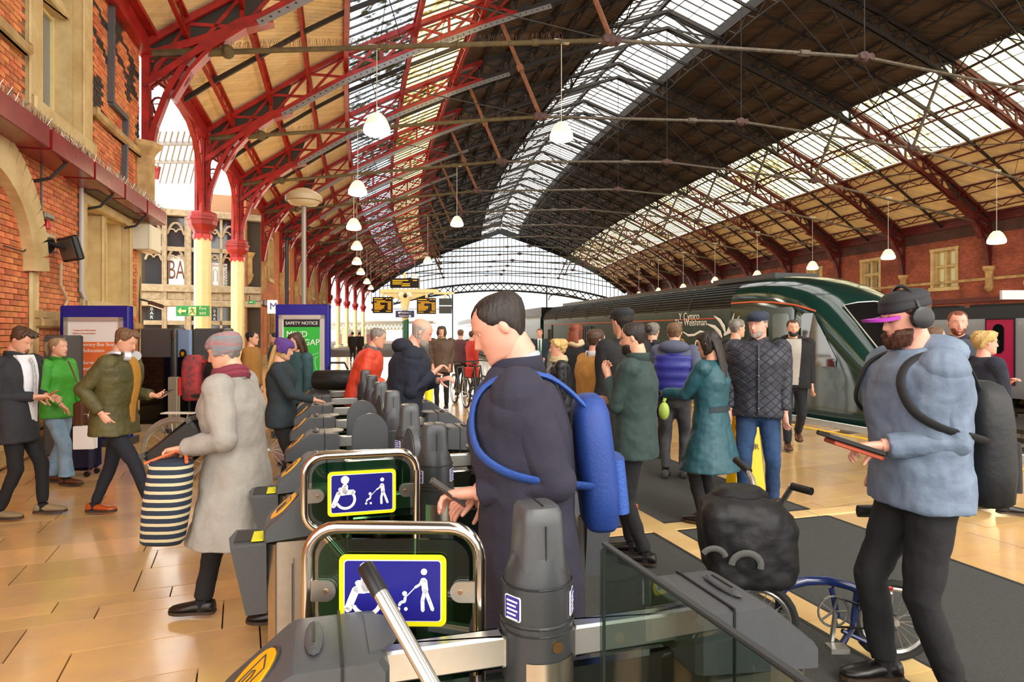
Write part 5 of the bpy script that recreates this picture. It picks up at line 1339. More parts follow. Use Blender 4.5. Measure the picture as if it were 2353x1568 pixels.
q = MB(); q.tube([px_s(1566 + 8 * math.cos(a), 790 + 10 * math.sin(a)) for a in [k * .6 for k in range(11)]], .025, 5, close=True); q.build('ring_emblem', M('gold_print', 'b08a40', .4), pc)
def coach(sa, sb, t0, lab, mt, roof_m, near=-1, hw=1.37, ztop=2.86, name='railway_coach', doors=(), grp=None, stripe=None):
    e = thing(name, lab, 'train', F((sa + sb) / 2, t0, -.9), 0, grp); n = max(4, int((sb - sa) / 3)); ls = [sa + (sb - sa) * k / n for k in range(n + 1)]
    q = MB(); q.rings([train_ring(s, t0, hw, -.5, ztop, .62) for s in ls]); q.build('body_shell', mt, e, True, ang=50)
    q = MB(); q.rings([[F(s, t0 + x, z) for x, z in car_section(hw - .05, ztop - .72, ztop + .04, roof=.62)] for s in ls]); q.build('roof', roof_m, e, True, ang=50)
    k = 0; s = sa + 2.4
    while s < sb - 3:
        if not any(abs(s + .7 - d) < 1.4 for d in doors):
            q = MB(); q.box(F(s + .7, t0 + near * (hw + .002), 1.15), (.03, 1.5, .72), -psi(s), .008); q.build('window', tglass, e)
        s += 1.95
    for b_ in (sa + 2.6, sb - 2.6): bogie(e, b_, t0)
    return e
coach(31.9, 54, TC, 'dark green coach coupled behind the locomotive', dull_green, trblack)
coach(54.5, 76.5, TC, 'second dark green coach, curving away down the platform', dull_green, trblack)
TV = 7.45; vd = 19.2
grey_t = M('train_grey', 'a7a5a6', .3, coat=.3); pink = M('door_crimson', 'd02858', .3, coat=.3)
ve = coach(0.5, 24, TV, 'light grey multiple unit with a crimson door on the far track', grey_t, M('train_roof_dark', '3a3a3c', .6), hw=1.37, ztop=2.55, doors=(vd,))
ds = S_at(2299, TV - 1.37)
q = MB(); q.box(F(ds, TV - 1.375, 1.02), (.05, .95, 2.15), -psi(ds), .012); dr = q.build('door', pink, ve)
q = MB()
for a in (-.49, .49): q.box(F(ds + a, TV - 1.395, 1.02), (.04, .03, 2.18), -psi(ds))
q.box(F(ds, TV - 1.395, 2.11), (.04, 1.0, .03), -psi(ds)); q.build('door_seal', black_m, ve)
q = MB(); sd_ = ds + .05; q.prism([(.19 * math.cos(R_(a)) , .3 * (1 if a < 180 else -1) + .19 * math.sin(R_(a))) for a in range(0, 360, 15)], F(sd_, TV - 1.40, 1.45), -D(ds), gz, -U(ds) * .012); q.build('door_window', tglass, dr)
for k in range(9):
    a = 1.0 + 2.6 * k; q = MB(); q.bar(F(a, TV - .75, 2.56), F(a + 2.2, TV - .75, 2.56), .25, .16); q.build('roof_pod', trblack, ve)
coach(24.6, 47, TV, 'second grey coach of the far unit, mostly behind the locomotive', grey_t, MATS['train_roof_dark'], ztop=2.55)
q = MB(); q.box(PP(2330, 678, 20), (.8, .1, .28)); q.build('white_box', white_m, ve)

# ---------------------------------------------------------------- people
skin_m = M('skin', 'd9a184', .5, var=.06, scale=14, bump=.05, bscale=120); skin_p = M('skin_pink', 'e0a08a', .5, var=.08, scale=14); lip_m = M('lips', 'b0605a', .45)
eye_w = M('eye_white', 'e8e2dc', .2); eye_d = M('iris', '2c211a', .15, spec=.8)
def hair_mat(n, c, c2=None): return M('hair_' + n, c, .55, c2=c2 or None, var=.35 if not c2 else 0, scale=22, bump=.9, bscale=70, stretch=(1, 1, .18))
HM = dict(dark=hair_mat('dark', '241a16'), brown=hair_mat('brown', '4a3224'), lbrown=hair_mat('light_brown', '6e5138'), grey=hair_mat('grey', '8d857c', '5c554e'), blond=hair_mat('blond', 'd9b878', 'b08a4a'), red=hair_mat('red', '7a3a1e'), white=hair_mat('white', 'b5aca2', '8d8078'), beard=hair_mat('beard', '4a2616'), ash=hair_mat('ash', 'a58a68', '7f6a55'))
def cloth(n, c, rough=.85, var=.14, scale=3, bump=.35, bscale=90, c2=None): return M('cloth_' + n, c, rough, var=var, scale=scale, bump=bump, bscale=bscale, c2=c2)
leather = M('tan_leather', 'a8491c', .25, coat=.3); leather_b = M('brown_leather', '5a3522', .35); leather_k = M('black_leather', '141212', .35); suede = M('suede', '8c7658', .9, var=.1)
tex = bpy.data.textures.new('folds', 'CLOUDS'); tex.noise_scale = .13; tex.noise_depth = 2
HP = [(-.50, .07, .29, .02), (-.47, .15, .36, .05), (-.40, .215, .385, .12), (-.28, .265, .385, .22), (-.15, .295, .385, .30), (0, .315, .385, .38), (.12, .33, .40, .43), (.25, .325, .375, .44), (.36, .285, .30, .40), (.44, .205, .205, .30), (.485, .11, .11, .16), (.50, .01, .01, .01)]
def hp(z):
    for a, b in zip(HP, HP[1:]):
        if z <= b[0]: k = (z - a[0]) / (b[0] - a[0]); return [a[i] + (b[i] - a[i]) * k for i in (1, 2, 3)]
    return list(HP[-1][1:])
def g_(v, c, w): return math.exp(-((v - c) / w) ** 2)
def head_pt(th, z, off=0, feat=True):
    w_, f, b = hp(z); x = w_ * math.sin(th); c = math.cos(th); y = (f if c > 0 else b) * c
    if c > 0: y = f * c ** .85
    if feat and c > 0:
        ax = abs(x)
        y += .105 * g_(x, 0, .045) * max(0, min(1, (.09 - z) / .22)) * (1 if z > -.15 else max(0, 1 - (-.15 - z) / .05))
        y -= .040 * g_(ax, .125, .055) * g_(z, .035, .045)
        y += .016 * g_(z, .10, .035) * g_(ax, .11, .09) + .012 * g_(ax, .17, .06) * g_(z, -.09, .06)
        y += .022 * g_(x, 0, .08) * (g_(z, -.245, .02) + g_(z, -.305, .022)) - .012 * g_(x, 0, .09) * g_(z, -.275, .009)
        y += .02 * g_(x, 0, .08) * g_(z, -.43, .04)
    p = V((x, y, z))
    if off:
        n = V((math.sin(th) / max(.1, w_), c / max(.1, f if c > 0 else b), (z - .02) * 3.2)); n.normalize(); p += n * off
    return p
def head_shell(mb, tr, off=None, nl=36, nz=30, mat_of=None):
    zs = [-.5 + 1.0 * (math.sin((k / nz - .5) * math.pi * .96) / math.sin(math.pi * .48) + 1) / 2 for k in range(nz + 1)]
    rs = []
    for z in zs:
        r = []
        for i in range(nl):
            th = 2 * math.pi * i / nl
            # crowd the columns towards the face
            th = th - .35 * math.sin(th)
            r.append(tr @ head_pt(th, z, off(th if th < math.pi else th - 2 * math.pi, z) if off else 0, off is None))
        rs.append(r)
    n0 = len(mb.m); mb.rings(rs)
    if mat_of:
        for k in range(nz):
            for i in range(nl):
                th = 2 * math.pi * (i + .5) / nl; th -= .35 * math.sin(th); p = head_pt(th, (zs[k] + zs[k + 1]) / 2)
                m_ = mat_of(p)
                if m_: mb.m[n0 + k * nl + i] = m_
def two_bone(a, t, l1, l2, hint):
    d = t - a; L = d.length
    if L > (l1 + l2) * .995: t = a + d * ((l1 + l2) * .995 / L); d = t - a; L = d.length
    k = (l1 * l1 - l2 * l2 + L * L) / (2 * L); h = math.sqrt(max(0, l1 * l1 - k * k)); d.normalize()
    pn = hint - d * hint.dot(d); pn.normalize(); return a + d * k + pn * h, t
def hand(mb, wrist, d, pn, s, side, curl=.5, hold=False):
    """d along the hand, pn = palm normal (fingers curl towards it); s = hand length"""
    d = d.normalized(); pn = (pn - d * pn.dot(d)).normalized(); x = d.cross(pn) * side
    P_ = lambda a, b, c: wrist + x * a * s + d * b * s + pn * c * s
    rs = []
    for b, w_, t_ in ((-.12, .15, .12), (0, .16, .12), (.12, .19, .12), (.30, .22, .115), (.46, .225, .10), (.52, .20, .08)):
        rs.append([P_(w_ * math.cos(a), b, t_ * math.sin(a)) for a in [2 * math.pi * k / 10 for k in range(10)]])
    if (rs[0][1] - rs[0][0]).cross(rs[1][0] - rs[0][0]).dot(rs[0][0] - wrist) < 0: rs = [r[::-1] for r in rs]
    mb.rings(rs)
    for k, (a, ln) in enumerate(((.165, .40), (.055, .46), (-.055, .43), (-.16, .34))):
        p = P_(a, .44, 0); dd = (d + x * (a * .25)); pts = [p]; c = curl * (.8 + .12 * k)
        for j, f in enumerate((.42, .33, .25)):
            c0 = c * (j + .6) * .75; v = (dd * math.cos(c0) + pn * math.sin(c0)).normalized(); p = p + v * ln * f * s; pts.append(p)
        mb.tube(pts, [.054 * s, .052 * s, .047 * s, .034 * s], 7); mb.ell(pts[-1], .034 * s, 6, 4)
    p = P_(.15, .08, .02); v = (x * .85 + d * .6 + pn * .35 * (1 + curl)).normalized(); p2 = p + v * .22 * s; v2 = (x * .25 + d * .8 + pn * (.3 + .5 * curl)).normalized(); p3 = p2 + v2 * .17 * s; v3 = (d * .8 - x * .1 + pn * (.3 + .7 * curl)).normalized()
    mb.tube([p - v * .05 * s, p2, p3, p3 + v3 * .13 * s], [.075 * s, .065 * s, .055 * s, .04 * s], 7); mb.ell(p3 + v3 * .13 * s, .04 * s, 6, 4)
def shoe(e, foot, yaw, pitch, s, mt, sole=None, high=False, M4=None):
    """foot = ankle point (z at the ankle); s = shoe length"""
    rot = Matrix.Rotation(yaw, 3, 'Z') @ Matrix.Rotation(pitch, 3, 'X')
    rs = []
    for y, w_, zb, zt in ((-.27, .10, .0, .16), (-.24, .14, 0, .26), (-.12, .15, 0, .34 if high else .28), (.0, .145, 0, .33 if high else .25), (.15, .15, 0, .24), (.35, .18, 0, .19), (.55, .17, 0, .15), (.68, .12, .01, .12), (.73, .05, .03, .08)):
        rs.append([M4 @ (foot + rot @ (V((w_ * math.copysign(abs(math.cos(a)) ** .8, math.cos(a)), y, (zb + zt) / 2 + (zt - zb) / 2 * math.sin(a) - .22)) * s)) for a in [2 * math.pi * k / 12 for k in range(12)]])
    q = MB(); q.rings(rs); o = q.build('shoe', mt, e, True, ang=60)
    q = MB(); rs = [[M4 @ (foot + rot @ (V((a * w_ * 1.05, y, z - .22)) * s)) for a, z in ((-1, -.035), (1, -.035), (1, .03), (-1, .03))] for y, w_ in ((-.28, .09), (-.2, .14), (0, .135), (.2, .15), (.38, .185), (.55, .175), (.68, .12), (.745, .04))]
    q.rings(rs); q.build('sole', sole or M('shoe_sole', '3a2a1e', .6), o)
PEOPLE = []
def person(label, x, y, yaw, Hh, jacket, trousers, hair='brown', style='short', jl=.49, flare=0, bulk=1.1, lean=0, hpitch=0, hyaw=0, feet=((.055, .02), (-.055, -.02)), lift=(0, 0), fyaw=(0, 0),
           hands=None, elbow=(-.3, -1, -.35), shoes=None, skin=None, beard=None, hat=None, glasses=False, collar=None, hood=None, shirt=None, scarf=None, female=False, curl=.5, gloves=None, quality=1, parts=(), legw=1.0, palm=((.4, 0, -1), (-.4, 0, -1)), cuff=None, hz=0, knee=None, turn=0):
    """x, y in metres on the ground, yaw in degrees clockwise from straight away; hands = ((x,y,z) right, left) in parts of the height"""
    e = thing('person', label, 'person', (x, y, 0)); M4 = Matrix.Translation((x, y, 0)) @ Matrix.Rotation(-R_(yaw), 4, 'Z')
    skin = skin or skin_m; jm, tm = jacket, trousers; z0 = .53 * Hh
    def T(p):   # lean and twist above the hips
        p = V(p)
        if p.z > z0:
            k = min(1, (p.z - z0) / (.16 * Hh)); k = k * k * (3 - 2 * k) if k < 1 else 1
            r = Matrix.Rotation(-R_(lean) * (.35 + .65 * k), 3, 'X') @ Matrix.Rotation(-R_(turn) * k, 3, 'Z'); p = V((0, 0, z0)) + r @ (p - V((0, 0, z0)))
        return p
    W = lambda p: M4 @ p
    near = quality; vox = {2: .011, 1: .017, 0: .028}[near]
    # ---- head
    hh = .131 * Hh; nb = T((0, -.005 * Hh, .845 * Hh)); rt = Matrix.Rotation(-R_(turn + hyaw), 3, 'Z') @ Matrix.Rotation(-R_(hpitch + lean * .3), 3, 'X')
    hc = nb + Matrix.Rotation(-R_(lean * .8 + hpitch * .35), 3, 'X') @ V((0, .012 * Hh, .088 * Hh)) + V((0, 0, hz))
    TR = M4 @ (Matrix.Translation(hc) @ rt.to_4x4() @ Matrix.Diagonal((hh, hh, hh, 1)))
    nl, nz = {2: (48, 40), 1: (32, 26), 0: (20, 16)}[near]
    b = MB(); head_shell(b, TR, None, nl, nz, lambda p: 1 if (abs(p.x) < .085 - abs(p.z + .275) and p.y > .2 and -.315 < p.z < -.24) else 0)
    for sd in (-1, 1):
        rr = (TR.to_3x3() @ Matrix.Rotation(R_(-12), 3, 'X')) ; b.ell(TR @ V((sd * .325, -.03, -.02)), (1, 1, 1), 8, 6, rr @ Matrix.Diagonal((.03, .065, .105)))
        b.ell(TR @ V((sd * .125, .318, .050)), (1, 1, 1), 10, 6, TR.to_3x3() @ Matrix.Diagonal((.046, .040, .034))); b.ell(TR @ V((sd * .125, .314, .004)), (1, 1, 1), 10, 6, TR.to_3x3() @ Matrix.Diagonal((.044, .036, .020)))
    b.tube([W(T((0, -.01 * Hh, .80 * Hh))), W(T((0, -.008 * Hh, .845 * Hh))), TR @ V((0, -.08, -.42)), TR @ V((0, -.06, -.2))], [.05 * Hh, .036 * Hh, .033 * Hh, .03 * Hh], 14)
    # ---- skeleton
    sh = [T((sd * .108 * Hh, 0, .808 * Hh)) for sd in (1, -1)]; hp_ = [V((sd * .052 * Hh, 0, .50 * Hh)) for sd in (1, -1)]
    if hands is None: hands = ((.13, .03, .46), (-.13, .03, .46))
    arms = []
    for k, sd in enumerate((1, -1)):
        t = V(hands[k]) * Hh; hint = V((sd * -elbow[0], elbow[1], elbow[2])); el, wr_ = two_bone(sh[k], t, .165 * Hh, .150 * Hh, hint); arms.append((sh[k], el, wr_))
        d = (wr_ - el).normalized(); b.tube([W(el), W(wr_)], [.022 * Hh, .0165 * Hh], 8)
        hb = b if not gloves else MB(); hand(hb, W(wr_ + d * .004 * Hh), M4.to_3x3() @ d, M4.to_3x3() @ V(palm[k]), .098 * Hh * (.93 if female else 1), sd, curl)
        if gloves: hb.build('glove', gloves, e, True, ang=60)
    b.tube([W(T((0, 0, .56 * Hh))), W(T((0, 0, .70 * Hh))), W(T((0, 0, .80 * Hh)))], [.07 * Hh, .075 * Hh, .06 * Hh], 10)
    for k in (0, 1): b.tube([W(arms[k][0]), W(arms[k][1])], [.028 * Hh, .022 * Hh], 8)
    b.build('body', [skin, lip_m], e, True, ang=70)
    # ---- legs
    tb = MB(); ank = []
    lw = .95 * legw
    for k, sd in enumerate((1, -1)):
        fx, fy = feet[k]; a_ = V((fx * Hh, fy * Hh, .052 * Hh + lift[k] * Hh)); kn, a_ = two_bone(hp_[k], a_, .240 * Hh, .226 * Hh, V((sd * .08, 1, 0)) if not knee else V(knee[k])); ank.append(a_)
        mid1, mid2 = hp_[k].lerp(kn, .5), kn.lerp(a_, .4)
        pts = [hp_[k] + V((0, 0, .03 * Hh)), hp_[k], mid1, kn, mid2, a_ + (kn - a_) * .05]
        tb.tube([W(p) for p in pts], [.06 * Hh * lw, .058 * Hh * lw, .05 * Hh * lw, .040 * Hh * lw, .036 * Hh * lw, .033 * Hh * lw * (cuff or 1)], 12)
    tb.tube([W(V((0, 0, z))) for z in (.45 * Hh, .49 * Hh, .55 * Hh, .60 * Hh)], [.06 * Hh, .092 * Hh * lw, .092 * Hh * lw, .08 * Hh], 14, up=M4.to_3x3() @ V((1, 0, 0)), ry=[.05 * Hh, .066 * Hh, .066 * Hh, .058 * Hh])
    def soft(o, v, disp, it=5):
        r = o.modifiers.new('remesh', 'REMESH'); r.mode = 'VOXEL'; r.voxel_size = v; r.use_smooth_shade = True
        s_ = o.modifiers.new('smooth', 'SMOOTH'); s_.factor = .6; s_.iterations = it
        if disp:
            d_ = o.modifiers.new('folds', 'DISPLACE'); d_.texture = tex; d_.strength = disp; d_.mid_level = .5; d_.texture_coords = 'GLOBAL'
    soft(tb.build('trousers', tm, e, True), vox * 1.1, .022)
    for k in (0, 1):
        shoe(e, ank[k], -R_(fyaw[k]), R_(-8 if False else 0) - (R_(lift[k] * 260) if lift[k] > 0 else 0) + (R_(18) if lift[k] < 0 else 0), .155 * Hh, (shoes or leather_k), None, False, M4)
        b2 = MB(); b2.tube([W(ank[k] + V((0, 0, .01 * Hh))), W(ank[k] - V((0, 0, .028 * Hh)))], .024 * Hh, 8); b2.build('sock', M('dark_sock', '18171a', .9), e)
    # ---- jacket
    j = MB(); R = []
    prof = [(.855, .042, .044), (.845, .052, .05), (.830, .085, .056), (.812, .118, .064), (.785, .128, .072), (.74, .122, .080), (.68, .110, .078), (.60, .104, .074), (.55, .108, .077), (.50, .112, .080)]
    if female: prof = [(.855, .038, .04), (.845, .048, .046), (.830, .075, .052), (.812, .104, .060), (.785, .114, .070), (.74, .110, .082), (.68, .098, .074), (.60, .094, .070), (.55, .106, .078), (.50, .112, .084)]
    z = .50
    while z > jl + .001: z -= .05; z = max(z, jl); prof.append((z, .112 + flare * (.5 - z), .080 + flare * (.5 - z)))
    prof = [p for p in prof if p[0] >= jl - .001] if jl > .5 else prof
    step = (sum(f[1] for f in feet) / 2) * Hh
    for z, w_, d_ in prof:
        bl_ = bulk if z < .82 else 1 + (bulk - 1) * .4; c = V((0, 0, z * Hh)); sg_ = max(0, (.52 - z) / .5) * step * .6
        R.append([W(T(c + V((w_ * bl_ * Hh * math.copysign(abs(math.cos(a)) ** .85, math.cos(a)), d_ * bl_ * Hh * math.sin(a) + sg_, 0)))) for a in [2 * math.pi * k / 24 for k in range(24)]])
    j.rings(R[::-1])
    for k in (0, 1): j.ell(W(arms[k][0]), .041 * Hh * bulk, 12, 8)
    jo = j.build('jacket', jm, e, True); soft(jo, vox, .03 if bulk > 1.05 else .018, 4)
    for k in (0, 1):
        j = MB(); s_, el, wr_ = arms[k]; wr2 = el + (wr_ - el) * .93; m1, m2 = s_.lerp(el, .5), el.lerp(wr2, .5); r_ = Hh * bulk
        j.tube([W(s_ + V((0, 0, .004))), W(m1), W(el), W(m2), W(wr2)], [.041 * r_, .037 * r_, .033 * r_, .029 * r_, .024 * r_], 12); j.ell(W(s_), .043 * r_, 12, 8); j.ell(W(el), .032 * r_, 10, 8)
        soft(j.build('sleeve', jm, jo, True), vox * .8, .022 if bulk > 1.05 else .012, 3)
    # collar, hood, scarf, shirt
    if collar:
        q = MB(); n = 18; q.rings([[W(T(V((rx * math.sin(a) * Hh, (rx * math.cos(a) - .006) * Hh, (zc - (.016 if abs(a) < 1 else 0) * (1 - abs(a))) * Hh)))) for a in [-2.9 + 5.8 * k / n for k in range(n + 1)]] for rx, zc in ((.052, .835), (.047, .868), (.040, .868), (.040, .835))] , closed=False)
        o = q.build('collar', collar, e, True); m_ = o.modifiers.new('t', 'SOLIDIFY'); m_.thickness = .008
    if hood:
        q = MB(); c = T(V((0, -.055 * Hh, .842 * Hh))); q.ell(W(c), (1, 1, 1), 14, 10, M4.to_3x3() @ Matrix.Rotation(-R_(lean), 3, 'X') @ Matrix.Diagonal((.095 * Hh, .06 * Hh, .045 * Hh))); q.build('hood', hood, e, True)
    if scarf:
        q = MB()
        for zc, r_ in ((.850, .052), (.866, .046)): q.tube([W(T(V((r_ * math.cos(a) * Hh, r_ * .95 * math.sin(a) * Hh, (zc + .006 * math.sin(2 * a)) * Hh)))) for a in [2 * math.pi * k / 14 for k in range(14)]], .017 * Hh, 8, close=True)
        q.build('scarf', scarf, e, True)
    if shirt:
        sm_, sw, tie = shirt; q = MB(); hw_ = lambda z: sw * (.6 + .6 * (z - .5) / .35)
        rs = [[W(T(V((xx * Hh, (dd * bulk * .95 * math.sqrt(max(0, 1 - (xx / .13) ** 2)) + .002) * Hh, z * Hh)))) for xx in (-hw_(z), -hw_(z) / 2, 0, hw_(z) / 2, hw_(z))] + [W(T(V((hw_(z) * Hh, (dd * .6) * Hh, z * Hh)))), W(T(V((-hw_(z) * Hh, (dd * .6) * Hh, z * Hh))))] for z, dd in ((max(.50, jl), .082), (.55, .082), (.60, .082), (.68, .086), (.74, .088), (.80, .076), (.835, .060), (.85, .050))]
        q.rings(rs); q.build('shirt', sm_, e, True)
        if tie:
            q = MB(); q.tube([W(T(V((0, (dd * bulk + .012) * Hh, z * Hh)))) for z, dd in ((.60, .080), (.68, .086), (.74, .088), (.80, .077), (.835, .062))], [.02 * Hh, .018 * Hh, .014 * Hh, .010 * Hh, .012 * Hh], 6, up=M4.to_3x3() @ V((1, 0, 0)), ry=.004 * Hh); q.build('tie', tie, e, True)
    # ---- hair
    def shell(name, off, mt, **k):
        q = MB(); head_shell(q, TR, off, nl, nz); return q.build(name, mt, e, True, ang=75)
    if hair:
        hm = HM[hair]; ns = lambda th, z: .012 * math.sin(th * 9 + z * 14) + .008 * math.sin(th * 23 - z * 31)
        def off(th, z):
            a = abs(th); line = .015 * math.sin(th * 31) + .01 * math.sin(th * 57 + 1) + .30 - .05 * math.cos(th * 3) if a < .75 else (.30 + (.02 - .30) * min(1, (a - .75) / .55) if a < 1.55 else max(-.30, .02 - (a - 1.55) * .35))
            if style == 'long' and a > 1.2: line = -.45
            if style == 'bald': line = .9 if a < 1.5 else -.2; 
            k = max(0, min(1, (z - line) / .07)); th_ = {'short': .035, 'crop': .016, 'long': .05, 'curly': .10, 'bald': .012, 'tied': .022, 'quiff': .04}[style]
            if style == 'quiff' and z > .25 and a < 1.2: th_ = .10
            return -.025 + k * (th_ + .025 + ns(th, z) * min(3, th_ / .035) * (1 if style != 'crop' else .5))
        if style == 'bald': off_ = lambda th, z: -.03 + (.042 if abs(th) > 1.35 and -.28 < z < .2 else 0)
        else: off_ = off
        shell('hair', off_, hm)
        if style == 'long':
            q = MB(); q.tube([TR @ V(p) for p in ((0, -.18, .30), (0, -.33, .0), (0, -.38, -.4), (0, -.36, -.9), (0, -.34, -1.45))], [.26 * hh, .33 * hh, .34 * hh, .32 * hh, .2 * hh], 14, up=TR.to_3x3() @ V((1, 0, 0)), ry=[.16 * hh, .16 * hh, .13 * hh, .11 * hh, .06 * hh]); q.build('long_hair', hm, e, True)
        if style == 'tied' and 'bun' in parts: q = MB(); q.ell(TR @ V((0, -.50, .22)), .13 * hh, 12, 8); q.build('bun', hm, e, True)
        if 'ponytail' in parts: q = MB(); q.tube([TR @ V(p) for p in ((0, -.42, .22), (0, -.60, .18), (0, -.66, -.05), (0, -.60, -.42))], [.05 * hh, .13 * hh, .13 * hh, .03 * hh], 10); q.build('ponytail', hm, e, True)
        if 'sidehair' in parts:
            q = MB()
            for sd in (-1, 1): q.tube([TR @ V((sd * .30, .05, .1)), TR @ V((sd * .36, .0, -.35)), TR @ V((sd * .34, .06, -.85)), TR @ V((sd * .28, .1, -1.15))], [.10 * hh, .12 * hh, .11 * hh, .03 * hh], 8)
            q.build('long_hair', hm, e, True)
    if beard:
        shell('beard', lambda th, z: -.03 + max(0, min(1, (1.45 - abs(th)) / .25)) * max(0, min(1, (-.17 - z) / .05 if abs(th) > .5 else (-.22 - z) / .02)) * (.03 + beard[1] * (1 + .2 * math.sin(th * 17 + z * 29))) * (0 if (abs(th) < .32 and -.31 < z < -.245) else 1), beard[0])
    if near or True:
        for sd in (-1, 1): q = MB(); q.ell(TR @ V((sd * .125, .318, .032)), .036 * hh, 10, 8); q.mi = 1; q.ell(TR @ V((sd * .125, .343, .030)), .017 * hh, 8, 6); q.build('eye', [eye_w, eye_d], e, True)
        q = MB()
        for sd in (-1, 1): q.tube([TR @ V((sd * .06, .385, .095)), TR @ V((sd * .12, .378, .115)), TR @ V((sd * .19, .325, .10))], .011 * hh, 5)
        q.build('eyebrows', HM[hair] if hair and hair not in ('white', 'blond') else HM['lbrown'], e)
    if glasses:
        q = MB()
        for sd in (-1, 1):
            q.tube([TR @ V((sd * .125 + .075 * math.cos(a), .40, .03 + .055 * math.sin(a))) for a in [2 * math.pi * k / 12 for k in range(12)]], .007 * hh, 4, close=True); q.tube([TR @ V((sd * .20, .39, .04)), TR @ V((sd * .33, .0, .03))], .007 * hh, 4)
        q.bar(TR @ V((-.05, .41, .04)), TR @ V((.05, .41, .04)), .01 * hh); q.build('glasses', M('glasses_frame', '2a2a2c', .3), e)
    if hat:
        kind, hm1, hm2 = hat
        if kind == 'flat':
            q = MB(); q.rings([[TR @ V((w_ * 1.08 * math.sin(a), (f if math.cos(a) > 0 else bk) * 1.06 * math.cos(a), z + (.03 if math.cos(a) < 0 else 0) * (1 if z > .2 else 0))) for a in [2 * math.pi * k / 24 for k in range(24)]] for z, w_, f, bk in ((.16, .33, .39, .42), (.24, .36, .44, .46), (.34, .37, .47, .48), (.43, .32, .42, .42), (.50, .2, .28, .28), (.52, .05, .08, .08))]); q.build('flat_cap', hm1, e, True, ang=60)
            q = MB(); q.rings([[TR @ V((w_ * math.sin(a), y0 + d_ * math.cos(a), z + dz - .08 * abs(math.sin(a)) ** 2)) for a in [-1.5 + 3.0 * k / 12 for k in range(13)]] + [TR @ V((w_ * math.sin(a) * .9, y0 - .02, z - .03)) for a in (1.4, -1.4)] for w_, y0, d_, z, dz in ((.28, .28, .28, .20, .0), (.29, .28, .30, .235, .0))]); q.build('cap_peak', hm1, e, True)
        elif kind == 'beanie': shell('beanie', lambda th, z: -.03 + max(0, min(1, (z - (.12 if abs(th) < 1.2 else -.12)) / .05)) * (.085 + .01 * math.sin(th * 14)), hm1)
        elif kind == 'cloche':
            shell('knitted_hat', lambda th, z: -.03 + max(0, min(1, (z - (.10 if abs(th) < 1.0 else -.22)) / .06)) * .105, hm1)
            q = MB()
            for r_ in (.17, .11, .05): q.tube([TR @ V((.40 + .02 * (3 - r_ * 10), -.02 + r_ * math.cos(a), .02 + r_ * math.sin(a))) for a in [2 * math.pi * k / 12 for k in range(12)]], .045 * hh, 6, close=True)
            q.build('hat_flower', hm1, e, True)
        elif kind == 'trapper':
            shell('hat', lambda th, z: -.03 + max(0, min(1, (z - (.18 if abs(th) < .8 else -.32)) / .06)) * .12, hm1); q = MB()
            for sd in (-1, 1): q.tube([TR @ V((sd * .36, .02, .1)), TR @ V((sd * .37, .06, -.2)), TR @ V((sd * .30, .10, -.52))], [.10 * hh, .12 * hh, .05 * hh], 8)
            q.build('ear_flaps', hm1, e, True)
        elif kind == 'peaked':
            shell('cap_crown', lambda th, z: -.03 + max(0, min(1, (z - .11) / .03)) * (.085 + (.03 if z > .3 else 0)), hm1)
            q = MB(); q.rings([[TR @ V((w_ * math.sin(a), .30 + d_ * max(0, math.cos(a)), z - .10 * abs(math.sin(a)) ** 2 - k2 * max(0, math.cos(a)))) for a in [-1.57 + 3.14 * k / 14 for k in range(15)]] for w_, d_, z, k2 in ((.31, .50, .125, .05), (.32, .53, .185, .05))]); q.build('cap_peak', hm2, e, True, ang=60)
    if 'headphones' in parts:
        q = MB(); q.tube([TR @ V((.40 * math.sin(a), -.02, .06 + .53 * math.cos(a))) for a in [-1.6 + 3.2 * k / 14 for k in range(15)]], .035 * hh, 8)
        for sd in (-1, 1): q.tube([TR @ V((sd * .33, -.02, -.03)), TR @ V((sd * .37, -.02, -.03)), TR @ V((sd * .48, -.02, -.03)), TR @ V((sd * .50, -.02, -.03))], [.12 * hh, .20 * hh, .20 * hh, .15 * hh], 16)
        tag(q.build('headphones', M('headphone_black', '1c1c20', .35), smooth=True), 'black over-ear headphones worn over the purple-peaked cap', 'headphones')
    if 'neckphones' in parts:
        q = MB(); cc = T(V((0, .02 * Hh, .862 * Hh))); q.tube([W(cc + V((.062 * Hh * math.cos(a), .062 * Hh * math.sin(a) - .02 * Hh, .01 * Hh * math.cos(a * 2)))) for a in [R_(150 + 240 * k / 12) for k in range(13)]], .009 * Hh, 6)
        for sd in (-1, 1): q.tube([W(cc + V((sd * .05 * Hh, .022 * Hh, -.008 * Hh))), W(cc + V((sd * .03 * Hh, .045 * Hh, -.012 * Hh)))], .026 * Hh, 14)
        tag(q.build('headphones', M('headphone_silver', 'cfd0d2', .3, .3), smooth=True), 'silver headphones worn round the neck of the olive jacket', 'headphones')
    P = dict(e=e, M4=M4, W=W, T=T, H=Hh, arms=arms, TR=TR, hh=hh, bulk=bulk); return P
def phone(P, k, lab, c='202024', off=(0, .05, .01), rot=0):
    a, el, wr_ = P['arms'][k]; d = (wr_ - el).normalized(); c_ = P['W'](wr_ + d * .065 * P['H'] / 1.7 + V(off)); q = MB(); r = P['M4'].to_3x3() @ Matrix.Rotation(R_(35), 3, 'X'); q.box(c_, (.072, .145, .009), r, .003); o = q.build('phone', M('phone_' + c, c, .2)); tag(o, lab, 'phone'); q = MB(); q.box(c_ + r @ V((0, 0, .005)), (.064, .13, .002), r); q.build('screen', M('phone_glass', '30343c', .08, emit=.4), o); return o
